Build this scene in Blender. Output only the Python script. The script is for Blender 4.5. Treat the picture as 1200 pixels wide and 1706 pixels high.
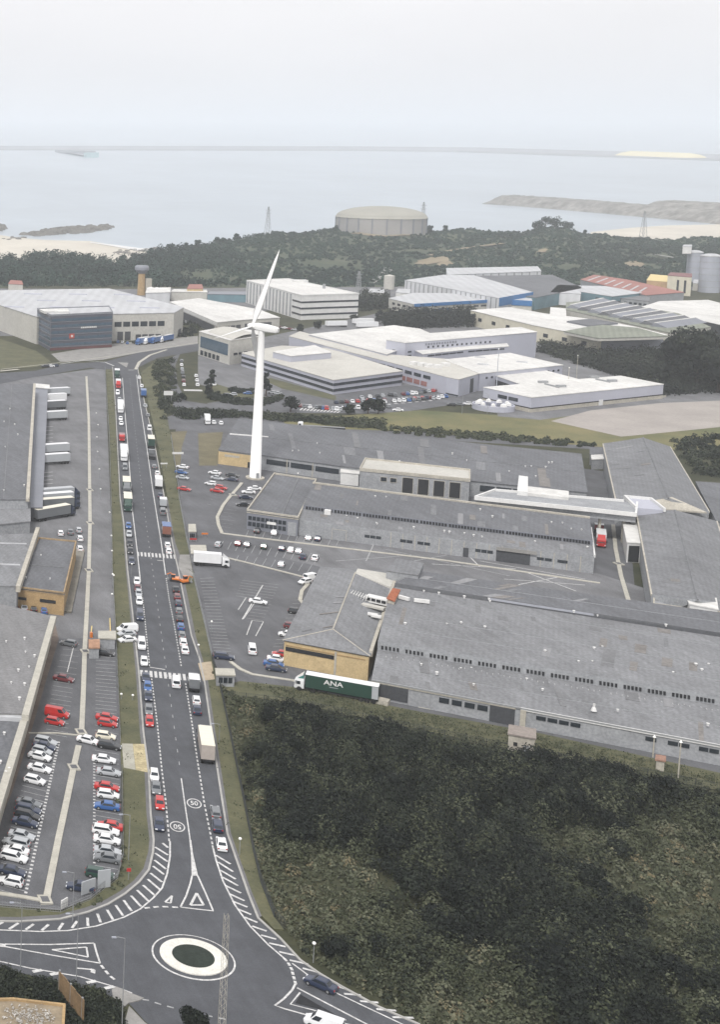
import bpy, math, random
import numpy as np
from mathutils import Vector, Matrix
for o in list(bpy.data.objects): bpy.data.objects.remove(o)
SC = bpy.context.scene
COL = SC.collection
random.seed(7); RNG = np.random.default_rng(11)
R = math.radians

# ---------------------------------------------------------------- camera, sky, sun, exposure
H = 120.0                     # metres above the industrial estate
FP = 2350.0; HV = 267.0       # the photograph is an off-centre crop of a larger frame (lens shift)
PIT = math.atan(HV / math.sqrt(FP * FP - HV * HV))
CP, TP = math.cos(PIT), math.tan(PIT)
FL = math.sqrt(FP * FP - HV * HV)
cam = bpy.data.cameras.new('camera'); camo = bpy.data.objects.new('camera', cam); COL.objects.link(camo)
cam.sensor_fit = 'HORIZONTAL'; cam.sensor_width = 36.0; cam.lens = 36.0 * FL / 1200.0
cam.shift_x = (600 + 480) / 1200.0; cam.shift_y = -(853 - (235 + HV)) / 1200.0
cam.clip_start = 1.0; cam.clip_end = 60000
camo.location = (0, 0, H); camo.rotation_euler = (R(90) - PIT, 0, 0)
SC.camera = camo
SC.render.resolution_x = 721; SC.render.resolution_y = 1024

SUN_EL, SUN_AZ = R(52), R(215)        # azimuth clockwise from +Y
w = bpy.data.worlds.new('World'); SC.world = w; w.use_nodes = True
nt = w.node_tree; bg = nt.nodes['Background']
sky = nt.nodes.new('ShaderNodeTexSky'); sky.sky_type = 'NISHITA'; sky.sun_disc = False
sky.sun_elevation = SUN_EL; sky.sun_rotation = SUN_AZ
sky.air_density = 1.0; sky.dust_density = 5.0; sky.ozone_density = 1.2; sky.altitude = 100
hs = nt.nodes.new('ShaderNodeHueSaturation'); hs.inputs['Saturation'].default_value = 0.2; hs.inputs['Value'].default_value = 1.0
tcw = nt.nodes.new('ShaderNodeTexCoord')
mpw = nt.nodes.new('ShaderNodeMapping'); mpw.inputs['Scale'].default_value = (1.2, 1.2, 5)
nzw = nt.nodes.new('ShaderNodeTexNoise'); nzw.inputs['Scale'].default_value = 1.6; nzw.inputs['Detail'].default_value = 6
crw = nt.nodes.new('ShaderNodeMapRange'); crw.inputs[1].default_value = .3; crw.inputs[2].default_value = .7; crw.inputs[3].default_value = .92; crw.inputs[4].default_value = 1.09
vmw = nt.nodes.new('ShaderNodeVectorMath'); vmw.operation = 'SCALE'
# thin overcast: the sky's colour evened out towards a pale cloud sheet
mxw = nt.nodes.new('ShaderNodeMix'); mxw.data_type = 'RGBA'; mxw.inputs[0].default_value = 0.72
mxw.inputs[7].default_value = (8.05, 7.85, 7.95, 1)
nt.links.new(sky.outputs[0], hs.inputs['Color']); nt.links.new(hs.outputs[0], mxw.inputs[6])
nt.links.new(tcw.outputs['Generated'], mpw.inputs[0]); nt.links.new(mpw.outputs[0], nzw.inputs['Vector'])
nt.links.new(nzw.outputs[0], crw.inputs[0]); nt.links.new(mxw.outputs[2], vmw.inputs[0]); nt.links.new(crw.outputs[0], vmw.inputs['Scale'])
nt.links.new(vmw.outputs[0], bg.inputs['Color'])
bg.inputs['Strength'].default_value = 0.10
sl = bpy.data.lights.new('sun', 'SUN'); sl.energy = 2.0; sl.angle = R(10); sl.color = (1, .97, .93)
so = bpy.data.objects.new('sun', sl); COL.objects.link(so)
sd = Vector((math.sin(SUN_AZ) * math.cos(SUN_EL), math.cos(SUN_AZ) * math.cos(SUN_EL), math.sin(SUN_EL)))
so.rotation_euler = (-sd).to_track_quat('-Z', 'Y').to_euler(); so.location = (0, 0, 400)
SC.view_settings.view_transform = 'Standard'; SC.view_settings.look = 'None'
SC.view_settings.exposure = 0.54; SC.view_settings.gamma = 1; SC.view_settings.use_curve_mapping = False
SC.cycles.volume_bounces = 3

# ---------------------------------------------------------------- from the picture to the ground
def P(x, y, z=0.0):
    v = (y - 235.0) * CP
    d = H - z
    return Vector((d * (x + 480) / v, d * (FP / v - TP), z))
def D(x, y, Y):
    v = (y - 235.0) * CP
    d = Y / (FP / v - TP) if abs(v) > 1e-6 else 0
    return Vector((((x + 480) / FP) * Y * (1 + TP * v / FP), Y, H - d))
def XY(pts, z=0): return [P(a, b, z) for a, b in pts]

# ---------------------------------------------------------------- materials
MATS = {}
def mat(name, col, rough=0.8, var=0.15, scale=0.2, bump=0.0, bscale=2.0, metal=0.0, wave=None, col2=None, stain=0.0, spec=0.3, coat=0, streak=None):
    if name in MATS: return MATS[name]
    m = bpy.data.materials.new(name); m.use_nodes = True; MATS[name] = m
    n = m.node_tree.nodes; l = m.node_tree.links; b = n['Principled BSDF']
    b.inputs['Roughness'].default_value = rough; b.inputs['Metallic'].default_value = metal
    b.inputs['Specular IOR Level'].default_value = spec
    if coat: b.inputs['Coat Weight'].default_value = coat; b.inputs['Coat Roughness'].default_value = .08
    tc = n.new('ShaderNodeTexCoord')
    n1 = n.new('ShaderNodeTexNoise'); n1.inputs['Scale'].default_value = scale; n1.inputs['Detail'].default_value = 8; n1.inputs['Roughness'].default_value = .65
    l.new(tc.outputs['Object'], n1.inputs['Vector'])
    r = n.new('ShaderNodeValToRGB')
    c2 = col2 or tuple(c * (1 - var) for c in col)
    c1 = tuple(min(1, c * (1 + var)) for c in col) if not col2 else col
    r.color_ramp.elements[0].position = .32; r.color_ramp.elements[1].position = .68
    r.color_ramp.elements[0].color = (*c2, 1); r.color_ramp.elements[1].color = (*c1, 1)
    l.new(n1.outputs[0], r.inputs[0]); out = r.outputs[0]
    # fine grain
    n2 = n.new('ShaderNodeTexNoise'); n2.inputs['Scale'].default_value = bscale; n2.inputs['Detail'].default_value = 5
    l.new(tc.outputs['Object'], n2.inputs['Vector'])
    mr = n.new('ShaderNodeMapRange'); mr.inputs[1].default_value = .3; mr.inputs[2].default_value = .7
    mr.inputs[3].default_value = 1 - .5 * min(var, .5) - stain * .4; mr.inputs[4].default_value = 1 + .5 * min(var, .5)
    l.new(n2.outputs[0], mr.inputs[0])
    vm = n.new('ShaderNodeVectorMath'); vm.operation = 'SCALE'; l.new(out, vm.inputs[0]); l.new(mr.outputs[0], vm.inputs['Scale']); out = vm.outputs[0]
    hgt = n2.outputs[0]
    if streak:    # long faint stains running one way (angle, stretch)
        mp = n.new('ShaderNodeMapping'); mp.inputs['Rotation'].default_value = (0, 0, R(streak[0])); mp.inputs['Scale'].default_value = (1, 1 / streak[1], 1)
        l.new(tc.outputs['Object'], mp.inputs[0]); n3 = n.new('ShaderNodeTexNoise'); n3.inputs['Scale'].default_value = streak[2]; n3.inputs['Detail'].default_value = 6; n3.inputs['Roughness'].default_value = .7
        l.new(mp.outputs[0], n3.inputs['Vector']); m3 = n.new('ShaderNodeMapRange'); m3.inputs[1].default_value = .3; m3.inputs[2].default_value = .72; m3.inputs[3].default_value = 1 + streak[3] * .7; m3.inputs[4].default_value = 1 - streak[3]
        l.new(n3.outputs[0], m3.inputs[0]); v3 = n.new('ShaderNodeVectorMath'); v3.operation = 'SCALE'; l.new(out, v3.inputs[0]); l.new(m3.outputs[0], v3.inputs['Scale']); out = v3.outputs[0]
    if wave:      # (angle of the ridges in degrees, period in metres, colour strength)
        mp = n.new('ShaderNodeMapping'); mp.inputs['Rotation'].default_value = (0, 0, R(wave[0]))
        l.new(tc.outputs['Object'], mp.inputs[0])
        wv = n.new('ShaderNodeTexWave'); wv.wave_type = 'BANDS'; wv.bands_direction = 'X'
        wv.inputs['Scale'].default_value = 0.314 / wave[1]; wv.inputs['Distortion'].default_value = .25; wv.inputs['Detail'].default_value = 2
        l.new(mp.outputs[0], wv.inputs['Vector'])
        m2 = n.new('ShaderNodeMapRange'); m2.inputs[3].default_value = 1 - wave[2]; m2.inputs[4].default_value = 1 + wave[2] * .5
        l.new(wv.outputs['Fac'], m2.inputs[0])
        v2 = n.new('ShaderNodeVectorMath'); v2.operation = 'SCALE'; l.new(out, v2.inputs[0]); l.new(m2.outputs[0], v2.inputs['Scale']); out = v2.outputs[0]
    l.new(out, b.inputs['Base Color'])
    if bump:
        bp = n.new('ShaderNodeBump'); bp.inputs['Strength'].default_value = bump; bp.inputs['Distance'].default_value = .1
        l.new(hgt, bp.inputs['Height']); l.new(bp.outputs[0], b.inputs['Normal'])
    return m
M_ROAD = mat('road_asphalt', (.078, .082, .092), .85, .14, .25, .3, 6, stain=.25, streak=(15.4, 14, .5, .16))
M_LOT = mat('car_park_asphalt', (.112, .115, .124), .88, .2, .08, .3, 4, stain=.3, streak=(15, 4, .3, .22))
M_YARD = mat('yard_concrete', (.158, .16, .168), .88, .22, .06, .3, 3, stain=.35, streak=(15, 5, .25, .25))
M_PAVE = mat('pavement_concrete', (.24, .235, .225), .9, .18, .3, .3, 3)
M_KERB = mat('kerb_stone', (.34, .335, .32), .9, .12, .4, .2, 3)
M_PAINT = mat('road_paint', (.54, .54, .535), .75, .3, 1.6, .1, 8, stain=.35)
M_PAINTG = mat('worn_paint', (.33, .335, .34), .8, .25, 1.0, .1, 7, stain=.3)
M_GRASS = mat('verge_grass', (.128, .124, .070), .95, .1, .14, .6, 2.5, col2=(.070, .076, .044), stain=.4)
M_FIELD = mat('dry_field', (.20, .175, .085), .95, .1, .03, .6, 1.5, col2=(.085, .10, .045), stain=.3)
M_SCRUBG = mat('scrub_ground', (.06, .06, .032), .95, .3, .08, .8, 1.2, col2=(.025, .03, .016))
M_HILL = mat('hill_ground', (.075, .085, .05), .95, .3, .012, .5, .1, col2=(.028, .046, .032))
M_DIRT = mat('bare_earth', (.31, .285, .265), .95, .12, .05, .3, .8)
M_BROWN = mat('brown_earth', (.15, .12, .10), .95, .25, .2, .5, 2)
M_SAND = mat('beach_sand', (.50, .47, .41), .95, .12, .01, .1, .2)
M_ROCK = mat('shore_rock', (.13, .125, .115), .95, .3, .05, .8, .3)
M_RUBBLE = mat('rubble_stone', (.20, .195, .185), .95, .4, .06, 1, .2)
M_FIBRE = mat('fibre_cement_roof', (.182, .187, .197), .9, .13, .05, .35, 1.6, wave=(31, 1.1, .06), stain=.4, streak=(31, 7, .5, .22))
M_FIBRE2 = mat('weathered_roof', (.200, .205, .215), .9, .15, .06, .35, 1.8, wave=(31, 1.1, .05), stain=.4, streak=(31, 8, .55, .22))
M_FIBRED = mat('dark_sheet_roof', (.135, .14, .152), .85, .14, .05, .35, 1.5, wave=(31, 1.2, .05), stain=.4, streak=(31, 7, .45, .22))
M_ROOFL = mat('left_sheet_roof', (.198, .198, .202), .9, .12, .06, .3, 1.6, wave=(-72, 1.2, .05), stain=.4, streak=(-72, 7, .4, .2))
M_GREENR = mat('mossy_roof', (.21, .225, .185), .9, .15, .03, .3, .6, wave=(31, 3, .1), stain=.3)
M_WROOF = mat('white_roof_membrane', (.60, .595, .575), .7, .1, .05, .1, .6, stain=.3, streak=(31, 5, .12, .16))
M_CROOF = mat('cream_gravel_roof', (.46, .45, .415), .9, .1, .05, .2, .8, stain=.15)
M_TROOF = mat('pale_metal_roof', (.45, .46, .475), .6, .06, .04, .1, .8, wave=(20, 6, .07), stain=.2, streak=(31, 6, .12, .12))
M_WMETAL = mat('white_cladding', (.58, .59, .61), .55, .06, .3, .1, 2, wave=(31, 5.0, .06))
M_GWALL = mat('grey_render', (.29, .30, .315), .85, .14, .25, .15, 2, stain=.3)
M_LWALL = mat('lilac_grey_cladding', (.40, .41, .47), .6, .05, .1, .1, 1)
M_CREAM = mat('cream_brick', (.50, .385, .215), .9, .14, .5, .2, 3, stain=.25)
M_OCHRE = mat('ochre_brick', (.36, .25, .13), .9, .18, .5, .2, 3, stain=.25)
M_CONC = mat('weathered_concrete', (.42, .395, .34), .9, .16, .3, .3, 2, stain=.3)
M_WHITE = mat('white_paint', (.64, .64, .63), .55, .08, .3, .05, 3, stain=.12)
M_TURB = mat('turbine_paint', (.74, .74, .73), .45, .03, .2, 0, 1)
M_GLASS = mat('dark_glass', (.022, .028, .036), .12, .2, .8, 0, 2, spec=.6)
M_BGLASS = mat('blue_glass', (.06, .10, .14), .12, .25, .2, 0, 2, spec=.6)
M_DARK = mat('dark_opening', (.02, .021, .024), .9, .2, 1)
M_DOOR = mat('dark_shutter', (.055, .058, .065), .6, .15, 1)
M_OFFICE = mat('dark_office_panel', (.085, .088, .11), .4, .12, .1, 0, 1)
M_SLATE = mat('slate_band', (.19, .20, .23), .5, .1, .1)
M_BLUE = mat('blue_cladding', (.035, .15, .36), .5, .12, .1, 0, 1)
M_TEAL = mat('teal_cladding', (.13, .22, .26), .6, .15, .1)
M_RED = mat('red_tile_roof', (.29, .135, .115), .85, .15, .05, .2, .5)
M_SILO = mat('silo_steel', (.33, .35, .40), .5, .08, .1)
M_STEEL = mat('galvanised_steel', (.30, .31, .32), .5, .1, 1, metal=.3)
M_TYRE = mat('tyre_rubber', (.018, .018, .019), .9, .1, 2)
M_RIM = mat('wheel_rim', (.35, .36, .37), .4, .1, 2, metal=.5)
M_LAMPG = mat('lamp_globe', (.85, .85, .82), .4, .03, 1)
M_TAIL = mat('tail_lamp', (.35, .015, .012), .3, .1, 2)
M_HEADL = mat('head_lamp', (.7, .72, .74), .2, .05, 2)
M_WOOD = mat('weathered_board', (.20, .135, .075), .85, .25, .6, .2, 3)
M_BARK = mat('tree_bark', (.06, .045, .035), .95, .2, 2)
CARM = {}
for k, c in dict(white=(.72, .73, .74), silver=(.38, .40, .42), grey=(.14, .15, .16), black=(.014, .015, .017), navy=(.018, .028, .06),
                 blue=(.03, .10, .28), red=(.42, .02, .018), maroon=(.13, .018, .022), green=(.02, .055, .042), orange=(.62, .17, .02),
                 cream=(.70, .66, .54), teal=(.05, .2, .18), rust=(.22, .09, .06)).items():
    CARM[k] = mat('paint_' + k, c, .32, .04, .6, 0, 2, coat=.6, spec=.5)

def leafmat(name, ramp):
    m = bpy.data.materials.new(name); m.use_nodes = True
    n = m.node_tree.nodes; l = m.node_tree.links; b = n['Principled BSDF']; b.inputs['Roughness'].default_value = .75
    b.inputs['Specular IOR Level'].default_value = .15
    a = n.new('ShaderNodeAttribute'); a.attribute_name = 'kind_tint'
    r = n.new('ShaderNodeValToRGB'); e = r.color_ramp.elements
    e[0].position = ramp[0][0]; e[0].color = (*ramp[0][1], 1); e[1].position = ramp[-1][0]; e[1].color = (*ramp[-1][1], 1)
    for p, c in ramp[1:-1]:
        q = e.new(p); q.color = (*c, 1)
    l.new(a.outputs['Fac'], r.inputs[0]); l.new(r.outputs[0], b.inputs['Base Color'])
    return m
M_LEAF = leafmat('scrub_leaves', [(0, (.007, .010, .009)), (.25, (.022, .028, .020)), (.5, (.058, .066, .038)), (.72, (.084, .092, .06)), (.9, (.125, .128, .085)), (1, (.15, .128, .075))])
M_FOREST = leafmat('forest_leaves', [(0, (.013, .026, .022)), (.5, (.028, .054, .040)), (.8, (.05, .076, .048)), (1, (.085, .095, .06))])

# ---------------------------------------------------------------- mesh helpers
def link(o, parent=None):
    COL.objects.link(o)
    if parent: o.parent = parent
    return o
def tag(o, label=None, cat=None, group=None, kind=None):
    if label: o['label'] = label
    if cat: o['category'] = cat
    if group: o['group'] = group
    if kind: o['kind'] = kind
    return o
def thing(name, label, cat, loc=(0, 0, 0), rz=0, group=None):
    o = bpy.data.objects.new(name, None); o.empty_display_size = .5
    o.location = loc; o.rotation_euler = (0, 0, rz); link(o)
    return tag(o, label, cat, group)
class MB:
    def __init__(s): s.v = []; s.f = []; s.m = []
    def add(s, vs, fs, mi=0):
        k = len(s.v); s.v += [tuple(q) for q in vs]; s.f += [tuple(i + k for i in f) for f in fs]; s.m += [mi] * len(fs)
    def box(s, x0, x1, y0, y1, z0, z1, mi=0):
        s.add([(x0, y0, z0), (x1, y0, z0), (x1, y1, z0), (x0, y1, z0), (x0, y0, z1), (x1, y0, z1), (x1, y1, z1), (x0, y1, z1)],
              [(0, 3, 2, 1), (4, 5, 6, 7), (0, 1, 5, 4), (1, 2, 6, 5), (2, 3, 7, 6), (3, 0, 4, 7)], mi)
    def obox(s, a, b, w, z0, z1, mi=0):      # box along the segment a-b, w wide
        a = Vector(a[:2]); b = Vector(b[:2]); d = (b - a)
        if d.length < 1e-6: return
        n = Vector((-d.y, d.x)).normalized() * w / 2
        q = [a - n, b - n, b + n, a + n]
        s.add([(p.x, p.y, z0) for p in q] + [(p.x, p.y, z1) for p in q],
              [(0, 3, 2, 1), (4, 5, 6, 7), (0, 1, 5, 4), (1, 2, 6, 5), (2, 3, 7, 6), (3, 0, 4, 7)], mi)
    def ribbon(s, q, w, z0, z1, mi=0):      # mitred strip along a line
        n = len(q); k = len(s.v)
        for i in range(n):
            d0 = (q[i] - q[max(i - 1, 0)]) if i else (q[1] - q[0]); d1 = (q[min(i + 1, n - 1)] - q[i]) if i < n - 1 else d0
            d0 = Vector((d0.x, d0.y)).normalized(); d1 = Vector((d1.x, d1.y)).normalized(); n0 = Vector((-d0.y, d0.x)); m = (n0 + Vector((-d1.y, d1.x))); m = m / max(.4, m.dot(n0)) * w / 2
            s.v += [(q[i].x - m.x, q[i].y - m.y, z0), (q[i].x + m.x, q[i].y + m.y, z0), (q[i].x + m.x, q[i].y + m.y, z1), (q[i].x - m.x, q[i].y - m.y, z1)]
        for i in range(n - 1):
            a = k + i * 4; b = a + 4
            for j in range(4): s.f.append((a + j, a + (j + 1) % 4, b + (j + 1) % 4, b + j)); s.m.append(mi)
        s.f.append((k + 3, k + 2, k + 1, k)); a = k + (n - 1) * 4; s.f.append((a, a + 1, a + 2, a + 3)); s.m += [mi, mi]
    def prism(s, poly, z0, z1, mi=0, top=True, bot=False):
        n = len(poly); k = [(p[0], p[1], z0) for p in poly] + [(p[0], p[1], z1) for p in poly]
        ar = sum(poly[i][0] * poly[(i + 1) % n][1] - poly[(i + 1) % n][0] * poly[i][1] for i in range(n))
        fs = []
        for i in range(n):
            j = (i + 1) % n
            fs.append((i, j, j + n, i + n) if ar > 0 else (j, i, i + n, j + n))
        if top: fs.append(tuple(range(n, 2 * n)) if ar > 0 else tuple(reversed(range(n, 2 * n))))
        if bot: fs.append(tuple(reversed(range(n))) if ar > 0 else tuple(range(n)))
        s.add(k, fs, mi)
    def tube(s, pts, rads, n=8, mi=0, cap=True):
        k = len(s.v); rings = []
        for i, p in enumerate(pts):
            p = Vector(p); a = Vector(pts[max(0, i - 1)]); b = Vector(pts[min(len(pts) - 1, i + 1)]); d = (b - a).normalized()
            u = d.orthogonal().normalized(); v = d.cross(u)
            r = rads[i] if hasattr(rads, '__len__') else rads
            for j in range(n):
                t = 2 * math.pi * j / n; s.v.append(tuple(p + (u * math.cos(t) + v * math.sin(t)) * r))
        for i in range(len(pts) - 1):
            for j in range(n):
                s.f.append((k + i * n + j, k + i * n + (j + 1) % n, k + (i + 1) * n + (j + 1) % n, k + (i + 1) * n + j)); s.m.append(mi)
        if cap:
            s.f.append(tuple(k + j for j in reversed(range(n)))); s.m.append(mi)
            s.f.append(tuple(k + (len(pts) - 1) * n + j for j in range(n))); s.m.append(mi)
    def lathe(s, prof, c=(0, 0, 0), n=24, mi=0):
        k = len(s.v)
        for r, z in prof:
            for j in range(n):
                t = 2 * math.pi * j / n; s.v.append((c[0] + r * math.cos(t), c[1] + r * math.sin(t), c[2] + z))
        for i in range(len(prof) - 1):
            for j in range(n):
                s.f.append((k + i * n + j, k + i * n + (j + 1) % n, k + (i + 1) * n + (j + 1) % n, k + (i + 1) * n + j)); s.m.append(mi)
    def mesh(s, name, mats, off=(0, 0, 0), smooth=False):
        me = bpy.data.meshes.new(name)
        me.from_pydata([(a - off[0], b - off[1], c - off[2]) for a, b, c in s.v], [], s.f)
        for m in (mats if isinstance(mats, (list, tuple)) else [mats]): me.materials.append(m)
        me.polygons.foreach_set('material_index', s.m)
        if smooth: me.polygons.foreach_set('use_smooth', [True] * len(me.polygons))
        me.update(); return me
    def obj(s, name, mats, parent=None, world=True, smooth=False):
        off = parent.location if (parent and world) else (0, 0, 0)
        return link(bpy.data.objects.new(name, s.mesh(name, mats, off, smooth)), parent)
def inst(name, me, parent, loc=(0, 0, 0), rz=0, scale=None):
    o = bpy.data.objects.new(name, me); o.location = loc; o.rotation_euler = (0, 0, rz)
    if scale: o.scale = scale
    return link(o, parent)
def heading(x, y, dx, dy):
    a = P(x, y); b = P(x + dx, y + dy); d = b - a
    return math.atan2(-d.x, d.y)
ORD = ['first', 'second', 'third', 'fourth', 'fifth', 'sixth', 'seventh', 'eighth', 'ninth', 'tenth', 'eleventh', 'twelfth', 'thirteenth',
       'fourteenth', 'fifteenth', 'sixteenth', 'seventeenth', 'eighteenth', 'nineteenth', 'twentieth', 'twenty-first', 'twenty-second',
       'twenty-third', 'twenty-fourth', 'twenty-fifth', 'twenty-sixth', 'twenty-seventh', 'twenty-eighth', 'twenty-ninth', 'thirtieth',
       'thirty-first', 'thirty-second', 'thirty-third', 'thirty-fourth', 'thirty-fifth', 'thirty-sixth', 'thirty-seventh', 'thirty-eighth']

# ---------------------------------------------------------------- ground, roads
def sheet(name, px, z, m, parent=None, world=False):
    b = MB(); q = px if world else XY(px)
    ar = sum(q[i][0] * q[(i + 1) % len(q)][1] - q[(i + 1) % len(q)][0] * q[i][1] for i in range(len(q)))
    if ar < 0: q = list(reversed(q))
    me = bpy.data.meshes.new(name)
    import mathutils
    tri = mathutils.geometry.tessellate_polygon([[Vector((p[0], p[1], 0)) for p in q]])
    me.from_pydata([(p[0], p[1], z) for p in q], [], [tuple(t) for t in tri]); me.materials.append(m); me.update()
    for pl in me.polygons:
        if pl.normal.z < 0: pl.flip()
    o = link(bpy.data.objects.new(name, me), parent)
    if not parent: o['kind'] = 'structure'
    return o
def raised(name, px, z, m, h=.13):
    q = XY(px); b = MB(); b.prism(q, z - .2, z + h, 0); o = b.obj(name, m); o['kind'] = 'structure'; return o

ground = sheet('ground', [(-1500, -300), (2600, -300), (2600, 1160), (-1500, 1160)], 0, M_SCRUBG, world=True)
# paved estate underneath everything left and right of the road
sheet('yard', [(-260, 640), (60, 628), (175, 612), (196, 1127), (200, 1241), (204, 1428), (196, 1460), (151, 1496), (101, 1516), (0, 1508), (-260, 1500)], .02, M_YARD)
sheet('car_park', [(60, 1065), (193, 1062), (201, 1241), (204, 1428), (192, 1462), (151, 1494), (101, 1512), (-120, 1500), (-10, 1380)], .05, M_LOT)
sheet('car_park', [(292, 700), (640, 735), (1040, 790), (1060, 1000), (700, 1180), (474, 1140), (384, 1118), (356, 1098), (340, 1037), (310, 896), (297, 805)], .02, M_LOT)
sheet('yard', [(500, 893), (995, 955), (1090, 985), (1090, 1010), (690, 965), (540, 946), (470, 930)], .05, M_YARD)
# main road with its parking lanes and the roundabout
lk = [(187.5, 612), (192.5, 680), (200, 830), (206, 870), (212.5, 950), (220, 1015), (231, 1118), (239, 1221), (248, 1289), (251, 1357), (256, 1400), (255, 1420), (248, 1450),
      (232, 1470), (208, 1490), (180, 1507), (147, 1520), (100, 1532), (33, 1536), (-120, 1534)]
rk = [(229, 612), (240, 667), (257.5, 740), (274, 830), (288, 911), (297, 950), (302, 976), (319, 1060), (333, 1100), (341, 1138), (352, 1215), (366, 1307), (379, 1390),
      (394, 1433), (414, 1490), (430, 1530), (467, 1564), (500, 1600), (533, 1623), (567, 1643), (633, 1679), (700, 1708), (760, 1735)]
low = [(760, 1790), (420, 1790), (300, 1745), (240, 1700), (215, 1672), (190, 1662), (150, 1650), (90, 1635), (0, 1612), (-120, 1590)]
road = sheet('road', rk + low + list(reversed(lk)), .08, M_ROAD)
sheet('road', [(-200, 640), (0, 622), (60, 618), (105, 607), (175, 603), (232, 588), (330, 573), (332, 585), (262, 597), (232, 612), (229, 618), (187, 618), (150, 613), (60, 628), (0, 640), (-200, 660)], .09, M_ROAD)
sheet('road', [(330, 574), (345, 578), (300, 590), (292, 610), (296, 640), (310, 668), (400, 682), (470, 690), (640, 712), (900, 735), (1010, 742), (1010, 750), (640, 728), (400, 712), (270, 716), (268, 700), (290, 690), (284, 640), (278, 600)], .05, M_LOT)
sheet('road', [(345, 672), (400, 664), (440, 664), (470, 650), (800, 640), (820, 660), (800, 668), (650, 690), (480, 688), (350, 684)], .07, M_LOT)
sheet('service_road', [(356, 1098), (384, 1118), (474, 1133), (620, 1163), (868, 1205), (1200, 1262), (1400, 1300), (1400, 1330), (1200, 1288), (900, 1222), (700, 1186), (500, 1146), (400, 1135), (366, 1145)], .10, M_LOT)
# verges, each a raised strip
lv = [(176, 616), (187, 616), (191, 680), (198, 830), (204, 870), (209.5, 950), (216, 1015), (226, 1118), (233, 1221), (241, 1289), (244, 1357), (249, 1400), (247, 1420), (239, 1448),
      (223, 1468), (200, 1486), (174, 1501), (143, 1513), (98, 1525), (33, 1529), (-120, 1527), (-120, 1511), (0, 1511), (101, 1520), (151, 1499), (196, 1464), (205, 1428), (203.5, 1327), (200.5, 1241), (197, 1150), (193, 1062), (187, 953), (186, 867), (182, 730)]
raised('grass_verge', lv, .1, M_GRASS, .10)
rv = [(234, 622), (246, 667), (263, 740), (279, 830), (292, 905), (305, 940), (309, 976), (326, 1060), (338, 1100), (347, 1138), (358, 1215), (372, 1307), (385, 1390), (400, 1433), (419, 1486), (436, 1527),
      (457, 1549), (473, 1550), (457, 1528), (434, 1471), (422, 1420), (404, 1327), (387, 1244), (366, 1145), (353, 1099), (340, 1037), (329, 993), (316, 925), (310, 896), (298, 829), (290, 770), (285, 730), (270, 650), (262, 600)]
raised('grass_verge', rv, .1, M_GRASS, .10)
raised('pavement', [(316, 925), (300, 925), (297, 945), (306, 962), (322, 960)], .115, M_PAVE, .10)
raised('driveway', [(203, 1240), (221, 1240.5), (226, 1284), (206, 1280)], .125, mat('pale_driveway', (.34, .33, .28), .9, .15, .3, .2, 2), .10)
raised('driveway', [(221.3, 1240.5), (241, 1241), (246, 1288), (226.3, 1284)], .125, mat('yellow_concrete', (.42, .36, .22), .9, .2, .5, .2, 2, stain=.3), .10)
raised('driveway', [(330, 1106), (352, 1103), (358, 1133), (338, 1135)], .125, mat('dusty_concrete', (.36, .30, .22), .9, .2, .3, .2, 2), .10)
# sidewalk strips between verge and kerb (kerbstones)
def strip(name, line, w, z0, z1, m, parent=None):
    b = MB()
    q = [P(*p) for p in line]
    b.ribbon(q, w, z0, z1)
    o = b.obj(name, m, parent)
    if not parent: o['kind'] = 'structure'
    return o
strip('kerb', lk, .35, .05, .24, M_KERB); strip('kerb', rk[:-1], .35, .05, .24, M_KERB)
raised('pavement', [(a, b) for a, b in lk[3:]] + [(a, b) for a, b in reversed([(198, 830), (204, 870), (209.5, 950), (216, 1015), (226, 1118), (233, 1221), (241, 1289), (244, 1357), (249, 1400), (247, 1420), (239, 1448), (223, 1468), (200, 1486), (174, 1501), (143, 1513), (98, 1525), (33, 1529), (-120, 1527)])], .085, mat('dark_pavement', (.13, .13, .135), .9, .15, .3, .2, 3), .11)
raised('pavement', rk[3:16] + [(436, 1527), (419, 1486), (400, 1433), (385, 1390), (372, 1307), (358, 1215), (347, 1138), (338, 1100), (326, 1060), (309, 976), (305, 940), (292, 905), (279, 830)], .085, MATS['dark_pavement'], .11)
# right side: grass below the warehouses, field, bare earth
sheet('grass', [(366, 1145), (400, 1135), (500, 1146), (700, 1186), (900, 1222), (1200, 1288), (1400, 1330), (1400, 1365), (1200, 1318), (900, 1258), (640, 1203), (480, 1170), (400, 1160)], .12, M_GRASS)
M_DRYP = mat('dry_patch', (.15, .135, .085), .95, .2, .15, .6, 2, stain=.4)
sheet('grass', [(284, 720), (312, 718), (303, 745), (300, 780), (293, 780)], .06, M_DRYP)
sheet('grass', [(330, 722), (372, 720), (366, 750), (362, 776), (332, 776)], .06, M_DRYP)
sheet('grass', [(470, 700), (700, 684), (830, 692), (1000, 690), (1200, 690), (1500, 680), (1500, 740), (1200, 752), (1000, 745), (700, 720), (480, 712)], .08, M_FIELD)
sheet('bare_earth', [(918, 702), (985, 684), (1100, 672), (1200, 668), (1400, 664), (1400, 720), (1200, 712), (1100, 722), (1035, 728)], .11, M_DIRT)
sheet('yard', [(820, 660), (1110, 650), (1400, 640), (1400, 664), (1110, 672), (900, 700), (830, 694)], .09, M_YARD)
sheet('grass', [(-300, 560), (0, 565), (60, 585), (85, 603), (60, 612), (0, 616), (-300, 640)], .11, M_GRASS)
sheet('forecourt', [(85, 590), (190, 573), (330, 560), (330, 573), (232, 588), (170, 600), (100, 603)], .06, M_PAVE)
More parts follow.
